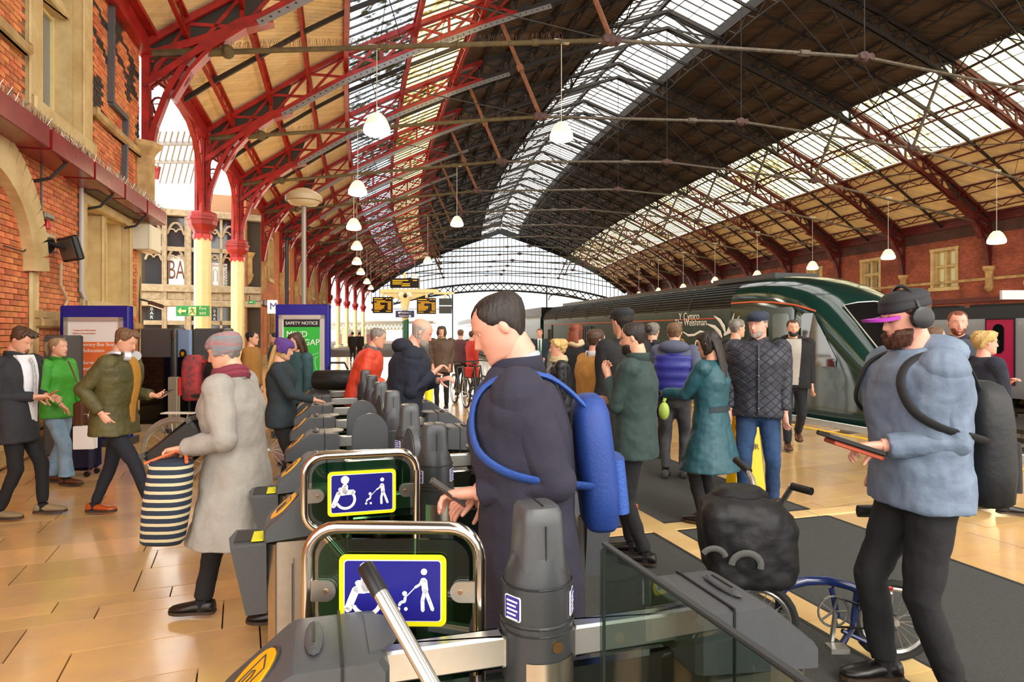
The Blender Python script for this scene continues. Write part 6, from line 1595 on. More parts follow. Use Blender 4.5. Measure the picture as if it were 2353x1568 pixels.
def backpack(P, lab, mt, w=.30, h=.46, d=.18, z=.70, pm=None, drop=0, strap=True, offx=0):
    H_ = P['H']; T, W = P['T'], P['W']; yb = -(.078 * P['bulk'] * H_ + .01); e = thing('backpack', lab, 'backpack', P['e'].location)
    def Q(x, y, zz): return W(T(V((x + offx, y, z * H_ + zz))))
    q = MB(); rs = []
    for zz, k in ((-.5, .75), (-.46, .92), (-.2, 1), (.15, 1), (.36, .93), (.46, .75), (.5, .45)):
        rs.append([Q(w / 2 * k * math.copysign(abs(math.cos(a)) ** .6, math.cos(a)), yb - d / 2 + d / 2 * k * math.copysign(abs(math.sin(a)) ** .7, math.sin(a)), zz * h) for a in [2 * math.pi * i / 20 for i in range(20)]])
    q.rings(rs); o = q.build('bag_body', mt, e, True, ang=60)
    q = MB(); q.rings([[Q(w * .36 * math.copysign(abs(math.cos(a)) ** .6, math.cos(a)), yb - d - .0 + .035 * math.sin(a), zz * h) for a in [2 * math.pi * i / 14 for i in range(14)]] for zz in (-.38, -.34, -.05, 0)]); q.build('front_pocket', pm or mt, e, True, ang=60)
    if strap:
        for sd in (-1, 1):
            q = MB(); b = P['bulk']; pts = [(sd * .045 * H_, yb - .05, z * H_ + h * .40), (sd * .055 * H_, -.076 * b * H_, .805 * H_), (sd * .062 * H_, -.045 * b * H_, .833 * H_), (sd * .068 * H_, .0, .845 * H_), (sd * .074 * H_, .048 * b * H_, .825 * H_), (sd * .082 * H_, .070 * b * H_, .78 * H_), (sd * .092 * b * H_, .066 * b * H_, .72 * H_), (sd * .108 * b * H_, .028 * b * H_, .68 * H_), (sd * .108 * b * H_, -.03 * b * H_, .655 * H_), (sd * .07 * b * H_, -.080 * b * H_, .635 * H_), (sd * .05 * H_, yb - .05, .62 * H_)]
            q.tube(smooth([W(T(V(p))) for p in pts]), .022, 8, ry=.009, up=P['M4'].to_3x3() @ V((1, 0, 0))); q.build('strap', pm or mt, e, True)
    return e
# ---------------------------------------------------------------- who is where
navy_c = cloth('navy', '1a1e2e'); black_c = cloth('black', '161618'); charcoal = cloth('charcoal', '2a2b30'); trs_k = cloth('trouser_black', '17171a', bump=.2); trs_n = cloth('trouser_navy', '1a1d28', bump=.2); jeans = cloth('jeans_blue', '27456f', c2='1a3152', scale=8); jeans_lt = cloth('jeans_light', '8fb0c8', c2='6f92b0', scale=8); grey_j = cloth('jeans_grey', '56565c', c2='3c3c42', scale=8)
white_c = cloth('white_shirt', 'e6e6ec', bump=.1)
def G(px, Y): return (px - CX) / FPX * Y, Y
x, y = G(38, 5.8)
p = person('man in a dark overcoat with white shirt and pale tie looking down at his phone', x, y, 78, 1.71, charcoal, trs_k, 'brown', 'quiff', jl=.40, bulk=1.08, hpitch=32, feet=((.05, -.06), (-.05, .10)), hands=((.05, .11, .635), (-.05, .12, .63)), shoes=suede, shirt=(white_c, .045, cloth('pale_tie', 'd8d0c0', c2='8f94b0', scale=40)), collar=charcoal, quality=2, turn=18, curl=.7, legw=.9)
phone(p, 0, 'orange-backed phone held by the man in the dark overcoat', 'c87840', (-.02, .03, .01))
x, y = G(132, 7.1)
p = person('woman with an ash-blond ponytail in a bright green jacket and light jeans', x, y, 92, 1.60, cloth('green_jacket', '3f9a2c', .6, bump=.25), jeans_lt, 'ash', 'tied', jl=.46, bulk=1.16, flare=.12, parts=('ponytail',), feet=((.05, .10), (-.05, -.10)), lift=(0, .0), hands=((.12, .12, .55), (-.12, .10, .50)), shoes=leather_b, female=True, legw=1.12, cuff=1.5, hood=None, collar=cloth('green_collar', '2f7a22'), quality=2)
x, y = G(262, 5.85)
p = person('young man striding in an olive waxed jacket and tan loafers', x, y, 88, 1.70, cloth('olive_wax', '575028', .6, c2='3e3c1e', scale=4, bump=.5, bscale=30), trs_n, 'lbrown', 'quiff', jl=.44, bulk=1.27, flare=.10, hpitch=24, lean=6, feet=((.05, .24), (-.05, -.13)), lift=(-.01, .0), hands=((.13, .01, .56), (-.10, .15, .63)), palm=((-1, 0, 0), (0, 0, 1)), shoes=leather, collar=cloth('brown_cord', '4a2c1c', bump=.8), parts=('neckphones',), quality=2, curl=.8, legw=.92, shirt=(cloth('ochre_lining', 'b07a28'), .03, None))
phone(p, 1, 'phone in the outstretched hand of the man in the olive jacket', '3a3a40', (0, .06, .02))
x, y = G(505, 7.6)
p = person('person in black with glasses carrying a red tartan backpack behind the grey coat', x, y, 80, 1.62, black_c, trs_k, 'dark', 'short', jl=.46, bulk=1.15, hpitch=10, glasses=True, feet=((.05, .1), (-.05, -.06)), quality=1)
def plaid(name, a, b, c):
    m = M(name, a, .85, c2=b, scale=9, bump=.3); return m
tart = plaid('tartan_red', 'c43a3a', '3a3236', 'ffffff'); backpack(p, 'red and grey tartan backpack on the person dressed in black', tart, .36, .52, .24, .70, cloth('pack_red', 'c82424'))
# the walker in the long grey coat
x, y = G(545, 3.7)
greyc = cloth('grey_wool', '9a948c', .95, var=.12, bump=.5, bscale=160)
p = person('walker in a long pale grey coat and multicoloured striped bobble hat heading left', x, y, 268, 1.66, greyc, trs_k, 'grey', 'short', jl=.30, bulk=1.26, flare=.22, lean=4, hpitch=14, feet=((.05, .14), (-.05, -.17)), lift=(0, 0), hands=((.13, .08, .50), (-.12, .13, .62)), shoes=leather_k, hat=('beanie', M('stripe_knit', 'b87878', .9, c2='6f9aa0', scale=9, bump=.8, bscale=90, stretch=(.3, .3, 6)), None), collar=greyc, scarf=cloth('maroon_scarf', '7a2c3c'), female=True, quality=2, curl=1.1)
hl = p['W'](p['arms'][1][2]); 
ba = thing('tote_bag', 'navy and cream striped tote bag swinging from the grey-coated walker', 'bag', (hl.x - .12, hl.y, 0)); q = MB(); rs = []
st_m = M('bag_stripes', '1f2c40', .8)
nt = st_m.node_tree; tc = nt.nodes.new('ShaderNodeTexCoord'); sx = nt.nodes.new('ShaderNodeSeparateXYZ'); mu = nt.nodes.new('ShaderNodeMath'); mu.operation = 'MULTIPLY'; mu.inputs[1].default_value = 24; fr = nt.nodes.new('ShaderNodeMath'); fr.operation = 'FRACT'; gt = nt.nodes.new('ShaderNodeMath'); gt.operation = 'GREATER_THAN'; gt.inputs[1].default_value = .62; mx = nt.nodes.new('ShaderNodeMix'); mx.data_type = 'RGBA'; mx.inputs[6].default_value = lin('1f2c40'); mx.inputs[7].default_value = lin('c9bc98')
nt.links.new(tc.outputs['Object'], sx.inputs[0]); nt.links.new(sx.outputs[2], mu.inputs[0]); nt.links.new(mu.outputs[0], fr.inputs[0]); nt.links.new(fr.outputs[0], gt.inputs[0]); nt.links.new(gt.outputs[0], mx.inputs[0]); nt.links.new(mx.outputs[2], nt.nodes['Principled BSDF'].inputs['Base Color'])
bc = V((hl.x - .04, hl.y - .06, .12))
for z, w_, d_ in ((.42, .13, .05), (.44, .15, .07), (.62, .16, .085), (.80, .15, .08), (.86, .14, .07)): rs.append([bc + V((w_ * .75 * math.copysign(abs(math.cos(a)) ** .6, math.cos(a)) + (z - .7) * .12, d_ * math.sin(a), z)) for a in [2 * math.pi * k / 20 for k in range(20)]])
q.rings(rs); q.build('bag_body', st_m, ba, True, ang=50)
q = MB(); q.tube([bc + V((-.08, .06, .85)), hl + V((-.03, .03, -.02)), hl + V((.02, .0, -.02)), bc + V((.12, -.05, .86))], .010, 6); q.tube([bc + V((-.10, -.05, .85)), hl + V((-.02, -.02, -.01)), bc + V((.10, .05, .86))], .008, 6); q.build('handle', M('cord_orange', 'c8663a', .6), ba, True)
cs = thing('instrument_case', 'slim black case with metal corners held beside the striped bag', 'case', (hl.x - .3, hl.y + .12, 0)); q = MB(); r3 = Matrix.Rotation(R_(-38), 3, 'Y'); cc = V((hl.x - .08, hl.y + .12, 1.0)); q.box(cc, (.34, .07, .20), r3, .015); q.build('case_body', black_m, cs)
for a, b in ((-1, -1), (1, -1), (-1, 1), (1, 1)): q = MB(); q.box(cc + r3 @ V((a * .16, 0, b * .09)), (.03, .074, .03), r3); q.build('corner_cap', M('dull_metal', '50504c', .4, .5), cs)
x, y = G(646, 6.47)
purple_k = cloth('purple_knit', '5c3a86', bump=.9, bscale=120)
p = person('blond woman in a purple hat with a knitted flower reaching over the barrier', x, y, 82, 1.60, cloth('dark_teal', '253036'), trs_k, 'blond', 'long', jl=.45, bulk=1.12, hpitch=16, hat=('cloche', purple_k, None), hands=((.10, .22, .62), (-.12, .05, .50)), female=True, quality=1, curl=.3)
x, y = G(684, 8.12)
teal_c = cloth('staff_teal', '27484c', .7)
p = person('member of staff with long brown hair and a dark teal jacket beside the green poster', x, y, 215, 1.655, teal_c, trs_k, 'brown', 'long', jl=.47, bulk=1.12, hpitch=20, parts=('sidehair',), female=True, quality=1)
q = MB(); q.box(p['W'](p['T'](V((.06, .15, 1.27)))), (.10, .02, .03), -R_(215)); tag(q.build('name_badge', white_m), 'small white name badge on the staff jacket by the green poster', 'badge')
x, y = G(632, 13); person('small distant passer-by in a cap between the hat and the poster', x, y, 250, 1.66, charcoal, trs_k, 'dark', 'short', quality=0)
x, y = G(578, 10); person('dark-haired passer-by half hidden behind the striped hat', x, y, 90, 1.68, cloth('ochre_coat', '9a6a30'), trs_k, 'dark', 'short', quality=0, glasses=True)
x, y = G(826, 7.5)
p = person('stooping grey-haired man in an orange-red padded jacket', x, y, 85, 1.74, cloth('orange_puffer', 'd8452c', .55, bump=.9, bscale=16), trs_k, 'grey', 'crop', jl=.47, bulk=1.24, lean=16, hpitch=12, hands=((.10, .18, .62), (-.10, .16, .60)), quality=1, collar=cloth('grey_collar', '6a6a6c'))
x, y = G(922, 5.86)
p = person('balding man in a bulky navy coat leaning forward at the barriers', x, y, 84, 1.80, navy_c, trs_k, 'white', 'bald', jl=.40, bulk=1.32, lean=12, hpitch=22, hands=((.06, .16, .72), (-.04, .19, .675)), elbow=(-.5, -1, -.1), hood=navy_c, quality=2, skin=skin_p, curl=.9, beard=(HM['white'], .012))
x, y = G(1015, 14.1)
brown_w = cloth('brown_wax', '5b4632', .6, c2='46352a', scale=5)
p = person('man in a brown waxed coat and fur-trimmed hat facing the camera', x, y, 178, 1.80, brown_w, trs_k, 'grey', 'short', jl=.44, bulk=1.22, hat=('trapper', cloth('fur_grey', '4a4436', bump=1, bscale=60), None), collar=cloth('cord_cream', 'b89a68'), hands=((.10, .07, .53), (-.10, .07, .53)), quality=1, legw=.95)
x, y = G(1058, 17); person('cyclist in brown standing by the parked bicycles', x, y, 10, 1.74, cloth('plum_coat', '5a3a40'), trs_k, 'lbrown', 'short', quality=0)
x, y = G(1085, 16.4); person('cyclist in a red top holding a bicycle on the far platform', x, y, 60, 1.70, cloth('red_top', 'b83028'), trs_n, 'brown', 'short', quality=0)
for px, lab in ((810, 'left one of two small dark figures near the far columns'), (826, 'right one of two small dark figures near the far columns')):
    x, y = G(px, 37 + (px > 815) * 1.2); person(lab, x, y, 0, 1.7, black_c, trs_k, 'dark', 'short', quality=0)
# the man with the blue backpack passing through the wide gate
x, y = G(1215, 2.26)
plum = cloth('dark_overcoat', '2c2a3a', .9, var=.1, bump=.3, bscale=220)
p = person('dark-haired man in a long charcoal overcoat walking left through the barriers', x, y, 268, 1.80, plum, trs_k, 'dark', 'crop', jl=.30, bulk=1.22, flare=.08, lean=5, hpitch=24, feet=((.05, .14), (-.05, -.14)), hands=((.05, .09, .60), (-.06, .10, .625)), shoes=leather_k, collar=plum, quality=2, skin=skin_p, curl=.75)
q = MB(); q.tube([p['W'](p['T'](V((.040 * 1.8 * math.cos(a), (.040 * math.sin(a) - .006) * 1.8, (.862 - .012 * math.sin(a)) * 1.8)))) for a in [2 * math.pi * k / 16 for k in range(16)]], .012, 6, close=True); q.build('shirt_collar', cloth('pale_collar', 'a9b2c0'), p['e'], True)
backpack(p, 'bright blue backpack on the man in the charcoal overcoat', cloth('backpack_blue', '1c3c84', .6, var=.1, bump=.2), .27, .44, .13, .665, cloth('backpack_blue_strap', '2a4f9c', .6))
phone(p, 1, 'phone and wallet in the hands of the man in the charcoal overcoat', '4a3a30', (0, .03, .01))
x, y = G(1240, 17); person('railway worker in a dark suit with a green tie standing by the train', x, y, 182, 1.76, cloth('dark_teal_suit', '1c2c34'), trs_k, 'lbrown', 'short', shirt=(white_c, .028, cloth('green_tie', '2a6a4c')), quality=0, hands=((.06, .12, .56), (-.06, .12, .55)))
x, y = G(1284, 7.2); person('curly blond woman in a shiny black padded jacket facing left', x, y, 265, 1.585, cloth('black_puffer', '1c1e26', .4, bump=1, bscale=18), trs_k, 'blond', 'curly', female=True, bulk=1.2, scarf=cloth('cream_scarf', 'c8b48c'), quality=1)
x, y = G(1322, 8.4); person('red-haired woman with a cream scarf over a black coat, seen from behind', x, y, 30, 1.77, black_c, trs_k, 'red', 'long', female=True, scarf=cloth('cream_scarf', 'c8b48c'), quality=1)
x, y = G(1368, 6.4); p = person('dark-haired man in a camel coat facing the train', x, y, 62, 1.69, cloth('camel', 'b5843f', .9), trs_n, 'brown', 'short', jl=.40, bulk=1.22, collar=white_c, quality=1, skin=skin_p)
x, y = G(1432, 5.85); p = person('tall man in a black coat and black flat cap with tan shoes', x, y, 330, 1.87, cloth('black_coat', '1a1a1c'), trs_n, 'dark', 'short', jl=.38, bulk=1.16, hat=('flat', cloth('black_felt', '26262a'), None), shoes=leather, quality=1, feet=((.06, .02), (-.06, 0)))
x, y = G(1462, 4.72); p = person('bearded man with tied-up hair in a dark green suit, hand on his chin', x, y, 292, 1.73, cloth('suit_green', '2c3e3c', .75, var=.08, bump=.15, bscale=250), trs_k, 'dark', 'tied', jl=.435, bulk=1.12, flare=.04, hpitch=8, parts=('bun',), beard=(HM['dark'], .05), glasses=True, hands=((.03, .12, .66), (-.01, .115, .765)), elbow=(-.35, -.1, -1), palm=((-1, 0, 0), (0, -.4, 1)), curl=1.2, collar=cloth('suit_green', ''), shoes=leather_k, quality=2, feet=((.06, .03), (-.055, -.05)), legw=.92)
x, y = G(1500, 8.6); person('grey-haired man in a black coat by the dragon emblem of the train, seen from behind', x, y, 25, 1.79, black_c, trs_k, 'grey', 'short', quality=1, collar=cloth('dark_scarf', '2c2c34'))
x, y = G(1550, 7.4); p = person('man in a royal blue quilted gilet over a grey hooded top, seen from behind', x, y, 18, 1.77, cloth('grey_hoodie', '53586e'), grey_j, 'lbrown', 'short', jl=.52, bulk=1.15, hood=cloth('grey_hoodie', ''), quality=1, shoes=M('grey_trainer', '4a4a4c', .6), hands=((.14, .06, .62), (-.14, .06, .50)))
gl = MB(); rs = []
for z, w_, d_ in ((.53, .122, .096), (.60, .122, .094), (.66, .124, .096), (.72, .128, .098), (.775, .122, .090), (.80, .085, .075)):
    for dz, k in ((-.014, .97), (0, 1.03), (.014, .97)): rs.append([p['W'](V((w_ * 1.13 * k * 1.77 * math.copysign(abs(math.cos(a)) ** .8, math.cos(a)), d_ * 1.1 * k * 1.77 * math.sin(a), (z + dz) * 1.77))) for a in [2 * math.pi * i / 24 for i in range(24)]])
gl.rings(rs); gl.build('gilet', cloth('gilet_blue', '2a2f8c', .4, bump=.3), p['e'], True, ang=80)
x, y = G(1478 + 54, 7.0)
e = thing('carrier_bag', 'pale green plastic bag hanging beside the blue gilet', 'bag', (x, y, 0)); q = MB(); c = PP(1526, 945, 7.2); q.ell(c, (.06, .05, .10), 10, 8); q.tube([c + V((0, 0, .1)), c + V((.03, 0, .22))], .02, 6); q.build('bag_body', M('bag_green', 'b8d860', .4), e, True)
x, y = G(1634, 5.62); p = person('woman with very long straight dark hair in a belted teal raincoat, holding a phone', x, y, 308, 1.665, cloth('teal_rain', '1f4f5a', .5, var=.1, bump=.15), trs_k, 'dark', 'long', jl=.29, bulk=1.12, flare=.26, hpitch=14, female=True, hands=((.03, .22, .66), (-.06, .24, .67)), gloves=M('black_glove', '151517', .6), elbow=(-.3, -.5, -.8), quality=2, feet=((.05, 0), (-.05, .02)), curl=.8, legw=.95)
phone(p, 1, 'white phone in the gloved hand of the woman in teal', 'e4e4e6', (0, .03, .04))
q = MB(); q.rings([[p['W'](V((.110 * 1.14 * 1.665 * math.cos(a), .078 * 1.14 * 1.665 * math.sin(a), z * 1.665))) for a in [math.pi * (1.15 + .7 * k / 10) for k in range(11)]] + [p['W'](V((.100 * 1.665 * math.cos(a), .068 * 1.665 * math.sin(a), z * 1.665))) for a in [math.pi * (1.85 - .7 * k / 10) for k in range(11)]] for z in (.592, .618)]); q.build('belt_strap', M('belt_dark', '1c2c34', .6), p['e'])
x, y = G(1692, 8.3); person('grey-haired man with glasses and a navy suit passing behind the flat cap', x, y, 75, 1.83, navy_c, trs_n, 'grey', 'short', glasses=True, shirt=(white_c, .03, None), quality=1)
x, y = G(1742, 6.12)
quilt = cloth('quilted_navy', '2b2d38', .55, var=.06, bump=0); nt = quilt.node_tree; b_ = nt.nodes['Principled BSDF']
tc = nt.nodes.new('ShaderNodeTexCoord'); wv = []
for rr in (40, -40):
    mp = nt.nodes.new('ShaderNodeMapping'); mp.inputs['Rotation'].default_value = (0, R_(rr), 0); w1 = nt.nodes.new('ShaderNodeTexWave'); w1.inputs['Scale'].default_value = 5.2; w1.bands_direction = 'Z'; w1.wave_profile = 'TRI'; nt.links.new(tc.outputs['Object'], mp.inputs[0]); nt.links.new(mp.outputs[0], w1.inputs[0]); wv.append(w1)
mn = nt.nodes.new('ShaderNodeMath'); mn.operation = 'MINIMUM'; nt.links.new(wv[0].outputs['Fac'], mn.inputs[0]); nt.links.new(wv[1].outputs['Fac'], mn.inputs[1]); mr = nt.nodes.new('ShaderNodeMapRange'); mr.inputs[2].default_value = .16; nt.links.new(mn.outputs[0], mr.inputs[0])
bp = nt.nodes.new('ShaderNodeBump'); bp.inputs['Distance'].default_value = .012; bp.inputs['Strength'].default_value = .7; nt.links.new(mr.outputs[0], bp.inputs['Height']); nt.links.new(bp.outputs[0], b_.inputs['Normal'])
p = person('grey-bearded man in a dark quilted jacket, navy flat cap and jeans, hand in pocket', x, y, 200, 1.85, quilt, jeans, 'grey', 'crop', jl=.47, bulk=1.24, hyaw=28, hpitch=4, hat=('flat', cloth('navy_tweed', '2c3444', bump=.6), None), beard=(HM['white'], .014), hands=((.135, .04, .50), (-.125, .05, .475)), shoes=leather, collar=quilt, quality=2, skin=skin_p, feet=((.07, .03), (-.07, -.02)), legw=1.05)
q = MB(); q.tube([p['W'](V((0, z2 * 1.85, z * 1.85))) for z, z2 in ((.49, .103), (.60, .100), (.70, .104), (.78, .096), (.83, .070))], .014, 6); q.build('button_placket', M('placket', '24262e', .6), p['e'], True)
q = MB()
for z, z2 in ((.52, .111), (.60, .108), (.68, .112), (.76, .106)): q.ell(p['W'](V((0, z2 * 1.85, z * 1.85))), .008, 8, 6)
q.build('press_studs', M('stud_metal', '8a8a90', .3, 1), p['e'])
x, y = G(1822, 9.3); p = person('bearded man in an open black jacket and pale shirt walking towards the camera', x, y, 196, 1.84, black_c, trs_n, 'brown', 'short', jl=.47, bulk=1.25, beard=(HM['dark'], .03), shirt=(cloth('pale_shirt', 'aaa49c'), .045, None), feet=((.05, .10), (-.06, -.18)), lift=(0, .05), shoes=leather_b, hood=black_c, quality=1)
x, y = G(2148, 7.6); person('short-haired person with only the face showing behind the hooded jacket', x, y, 100, 1.72, cloth('tan_fleece', '8a7458'), trs_k, 'lbrown', 'short', quality=1, skin=skin_p)
x, y = G(2200, 6.5); person('ginger-haired man in a navy jacket looking this way beyond the backpack', x, y, 205, 1.87, cloth('slate_jacket', '3a404c'), trs_n, 'red', 'crop', quality=1, collar=navy_c, beard=(HM['red'], .01), skin=skin_p)
x, y = G(2262, 6.0); p = person('short-haired blond woman with glasses in a navy coat, arms folded, facing right', x, y, 100, 1.67, navy_c, cloth('patterned_trouser', 'b8b4ae', c2='5a5c60', scale=25), 'blond', 'curly', jl=.33, bulk=1.24, flare=.1, female=True, glasses=True, hands=((-.05, .075, .70), (.06, .085, .72)), elbow=(-1, -.1, -.6), quality=2, skin=skin_p, shoes=leather_k, feet=((.05, .08), (-.05, -.06)))
# the man with the folding bicycle
x, y = G(2112, 2.97)
blue_gr = cloth('bluegrey_shell', '76879c', .6, c2='59667c', scale=4, bump=.3, bscale=40)
pb = person('bearded man in a blue-grey hooded jacket and purple-peaked cap pushing a folding bicycle', x, y, 268, 1.85, blue_gr, trs_k, 'beard', 'short', jl=.475, bulk=1.25, lean=3, hpitch=12, hat=('peaked', M('cap_black', '1f1f24', .7), M('cap_purple', 'b23cb8', .5)), beard=(HM['beard'], .10), glasses=True, hood=blue_gr, parts=('headphones',), hands=((.10, .03, .545), (-.06, .13, .625)), shoes=leather_k, quality=2, skin=skin_p, feet=((.06, .05), (-.05, -.05)), legw=1.06, curl=1.0)
backpack(pb, 'large black backpack on the man with the folding bicycle', M('pack_black', '17181a', .55, bump=.3, bscale=30), .32, .54, .19, .62, M('pack_strap', '1f2024', .7))
hd = pb['W'](pb['arms'][1][2]); q = MB(); rr = Matrix.Rotation(R_(18), 3, 'Y'); q.box(hd + V((-.16, -.05, .02)), (.26, .12, .02), rr, .004); q.mi = 1; q.box(hd + V((-.15, -.05, -.004)), (.22, .10, .02), rr, .004); tag(q.build('folder', [black_m, M('folder_orange', 'a8482c', .6)]), 'black folder with an orange edge in the hand of the man with the folding bicycle', 'folder')

# ---------------------------------------------------------------- bicycles
tyre = M('tyre', '1c1b1a', .8); spoke_m = M('spoke', 'b5b3ae', .3, .9); bframe = M('bike_navy', '1e2c5c', .2, coat=.5)
def wheel(parent, c, r, ax, tw=.02, mt=tyre, spokes=20, hub=True):
    ax = V(ax).normalized(); u = ax.cross(V((0, 0, 1))).normalized(); v = V((0, 0, 1)); pts = [c + u * r * math.cos(a) + v * r * math.sin(a) for a in [2 * math.pi * k / 28 for k in range(28)]]
    q = MB(); q.tube(pts, tw, 8, close=True, up=ax); w = q.build('tyre', mt, parent, True)
    q = MB(); q.tube([c + (p - c) * (1 - tw * 1.2 / r) for p in pts], tw * .7, 6, close=True, up=ax)
    for k in range(spokes):
        a = 2 * math.pi * k / spokes; q.bar(c + ax * (.02 if k % 2 else -.02), c + (u * math.cos(a) + v * math.sin(a)) * (r - tw), .0028, .0028)
    q.tube([c - ax * .04, c + ax * .04], .016, 8); q.build('rim_and_spokes', spoke_m, w, True)
fb = thing('folding_bicycle', 'navy folding bicycle with small wheels pushed by the bearded man', 'bicycle', (1.6, 3.28, 0))
Yb = 3.28; B = lambda px, py, dy=0: PP(px, py, Yb + dy)
wheel(fb, V((B(2052, 1500).x, Yb, .205)), .185, (.12, 1, 0)); fw = V((B(1735, 1500).x, Yb - .02, .205)); wheel(fb, fw, .185, (.12, 1, 0))
q = MB(); q.tube([B(1800, 1348), B(1850, 1335), B(1900, 1334), B(1950, 1346), B(1988, 1360)], .024, 10); q.tube([B(1800, 1348), B(1790, 1360)], .03, 8); q.tube([B(1970, 1352), B(1960, 1440), B(1935, 1480)], .016, 8); q.tube([B(1935, 1450), B(2052, 1505)], .012, 8); q.tube([B(1910, 1350), B(1925, 1420)], .014, 8); q.build('frame', bframe, fb, True)
q = MB(); q.tube([B(1975, 1400), B(2016, 1180)], .016, 10); q.build('seat_post', M('seat_post_grey', '8a8480', .25, .9), fb, True)
q = MB(); q.rings([[B(2016 + dx, 1175) + V((0, w_ * math.cos(a), .03 * math.sin(a))) for a in [k * math.pi / 5 for k in range(10)]] for dx, w_ in ((-45, .02), (-30, .03), (10, .05), (40, .075), (52, .06))]); q.build('saddle', black_m, fb, True, ang=60)
q = MB(); q.tube([B(1790, 1400), B(1786, 1300), B(1772, 1185)], .018, 10); q.tube([B(1790, 1400), V((fw.x, Yb, .21))], .016, 8); q.build('stem', M('stem_black', '141416', .4), fb, True)
q = MB(); q.tube([B(1772, 1190), B(1738, 1150, .02), B(1728, 1100, .1), B(1715, 1078, .22)], .014, 10); q.tube([B(1772, 1190), B(1800, 1150, -.04), B(1820, 1118, -.15)], .014, 10); q.build('handlebar', M('bar_alloy', 'b8b4b0', .25, .9), fb, True)
q = MB(); q.tube([B(1820, 1118, -.15), B(1865, 1130, -.24)], .019, 10); q.build('grip', black_m, fb, True)
q = MB(); q.tube([B(1722, 1085, .18), B(1690, 1056, .28)], .019, 10); q.build('grip', black_m, fb, True)
q = MB(); q.tube([B(1800, 1150, -.05), B(1770, 1180, -.1), B(1800, 1230, -.05), B(1790, 1300)], .004, 5); q.tube([B(1730, 1120, .08), B(1760, 1180, .1), B(1780, 1260, .03)], .004, 5); q.build('brake_cable', black_m, fb, True)
q = MB(); cc = B(1908, 1400); q.tube([cc + V((.075 * math.cos(a), -.03, .075 * math.sin(a))) for a in [2 * math.pi * k / 20 for k in range(20)]], .006, 6, close=True)
for k in range(5): q.bar(cc + V((0, -.03, 0)), cc + V((.075 * math.cos(k * 1.257), -.03, .075 * math.sin(k * 1.257))), .012, .006)
q.bar(cc + V((0, -.05, 0)), cc + V((-.02, -.05, -.15)), .022, .014); q.bar(cc + V((-.02, -.05, -.15)) - V((.04, .05, 0)), cc + V((-.02, -.05, -.15)) + V((.05, -.05, 0)), .07, .025); q.build('chainset', spoke_m, fb)
q = MB(); q.tube([cc + V((0, -.03, -.075)), V((B(2052, 1500).x, Yb - .03, .17))], .006, 5); q.tube([cc + V((0, -.03, .075)), V((B(2052, 1500).x, Yb - .03, .24))], .006, 5); q.build('chain', leather_k, fb)
q = MB(); q.box(B(1995, 1380), (.10, .07, .06)); q.ell(B(2030, 1362), (.05, .03, .02), 8, 6); q.build('rear_carrier', M('carrier_silver', '9c9894', .35, .8), fb)
q = MB(); q.ell(B(2040, 1350), (.03, .02, .018), 8, 6); q.build('rear_lamp', M('red_lamp', 'a01818', .2), fb, True)
bg_ = thing('bicycle_bag', 'bulky black front bag with grey tabs mounted on the folding bicycle', 'bag', (B(1700, 1400).x, Yb - .05, 0))
q = MB(); bk = M('bag_black_nylon', '0e0e10', .6, bump=.6, bscale=14)
q.rings([[V((B(1695 + dx, 1300).x + w_ * math.copysign(abs(math.cos(a)) ** .5, math.cos(a)), Yb - .08 + d_ * math.copysign(abs(math.sin(a)) ** .6, math.sin(a)), z)) for a in [2 * math.pi * k / 24 for k in range(24)]] for z, w_, d_, dx in ((.42, .17, .10, 20), (.45, .20, .13, 18), (.55, .225, .14, 12), (.70, .235, .145, 5), (.78, .22, .14, 0), (.83, .17, .11, -12), (.86, .10, .07, -15))])
o = q.build('bag_body', bk, bg_, True, ang=50); r_ = o.modifiers.new('r', 'REMESH'); r_.mode = 'VOXEL'; r_.voxel_size = .014; r_.use_smooth_shade = True; d_ = o.modifiers.new('d', 'DISPLACE'); d_.texture = tex; d_.strength = .045; d_.texture_coords = 'GLOBAL'
q = MB(); q.tube([B(1715 + 34 * math.cos(a), 1300 - 28 * math.sin(a), -.24) for a in [-.3 + 3.4 * k / 10 for k in range(11)]], .016, 6, ry=.006); q.tube([B(1640 + 28 * math.cos(a), 1285 - 24 * math.sin(a), -.23) for a in [.2 + 2.4 * k / 10 for k in range(11)]], .014, 6, ry=.006); q.build('strap_handle', M('strap_grey', '4a4a48', .7), bg_, True)
for k in range(4):
    q = MB(); q.box(B(1664 + 8 * k, 1186 + 13 * k, -.20), (.035, .01, .014), Matrix.Rotation(R_(-8), 3, 'Y')); q.build('grey_tab', M('tab_grey', '8a8a88', .6), bg_)
q = MB(); q.box(B(1806, 1268, -.1), (.05, .04, .06)); q.build('purple_tag', M('tag_purple', '4a2c86', .5), bg_)
q = MB(); q.rings([[V((B(1690, 1200).x + w_ * math.cos(a), Yb - .06 + .09 * math.sin(a), z)) for a in [2 * math.pi * k / 16 for k in range(16)]] for z, w_ in ((.80, .15), (.86, .14), (.89, .10))]); q.build('lid_flap', bk, bg_, True, ang=50)
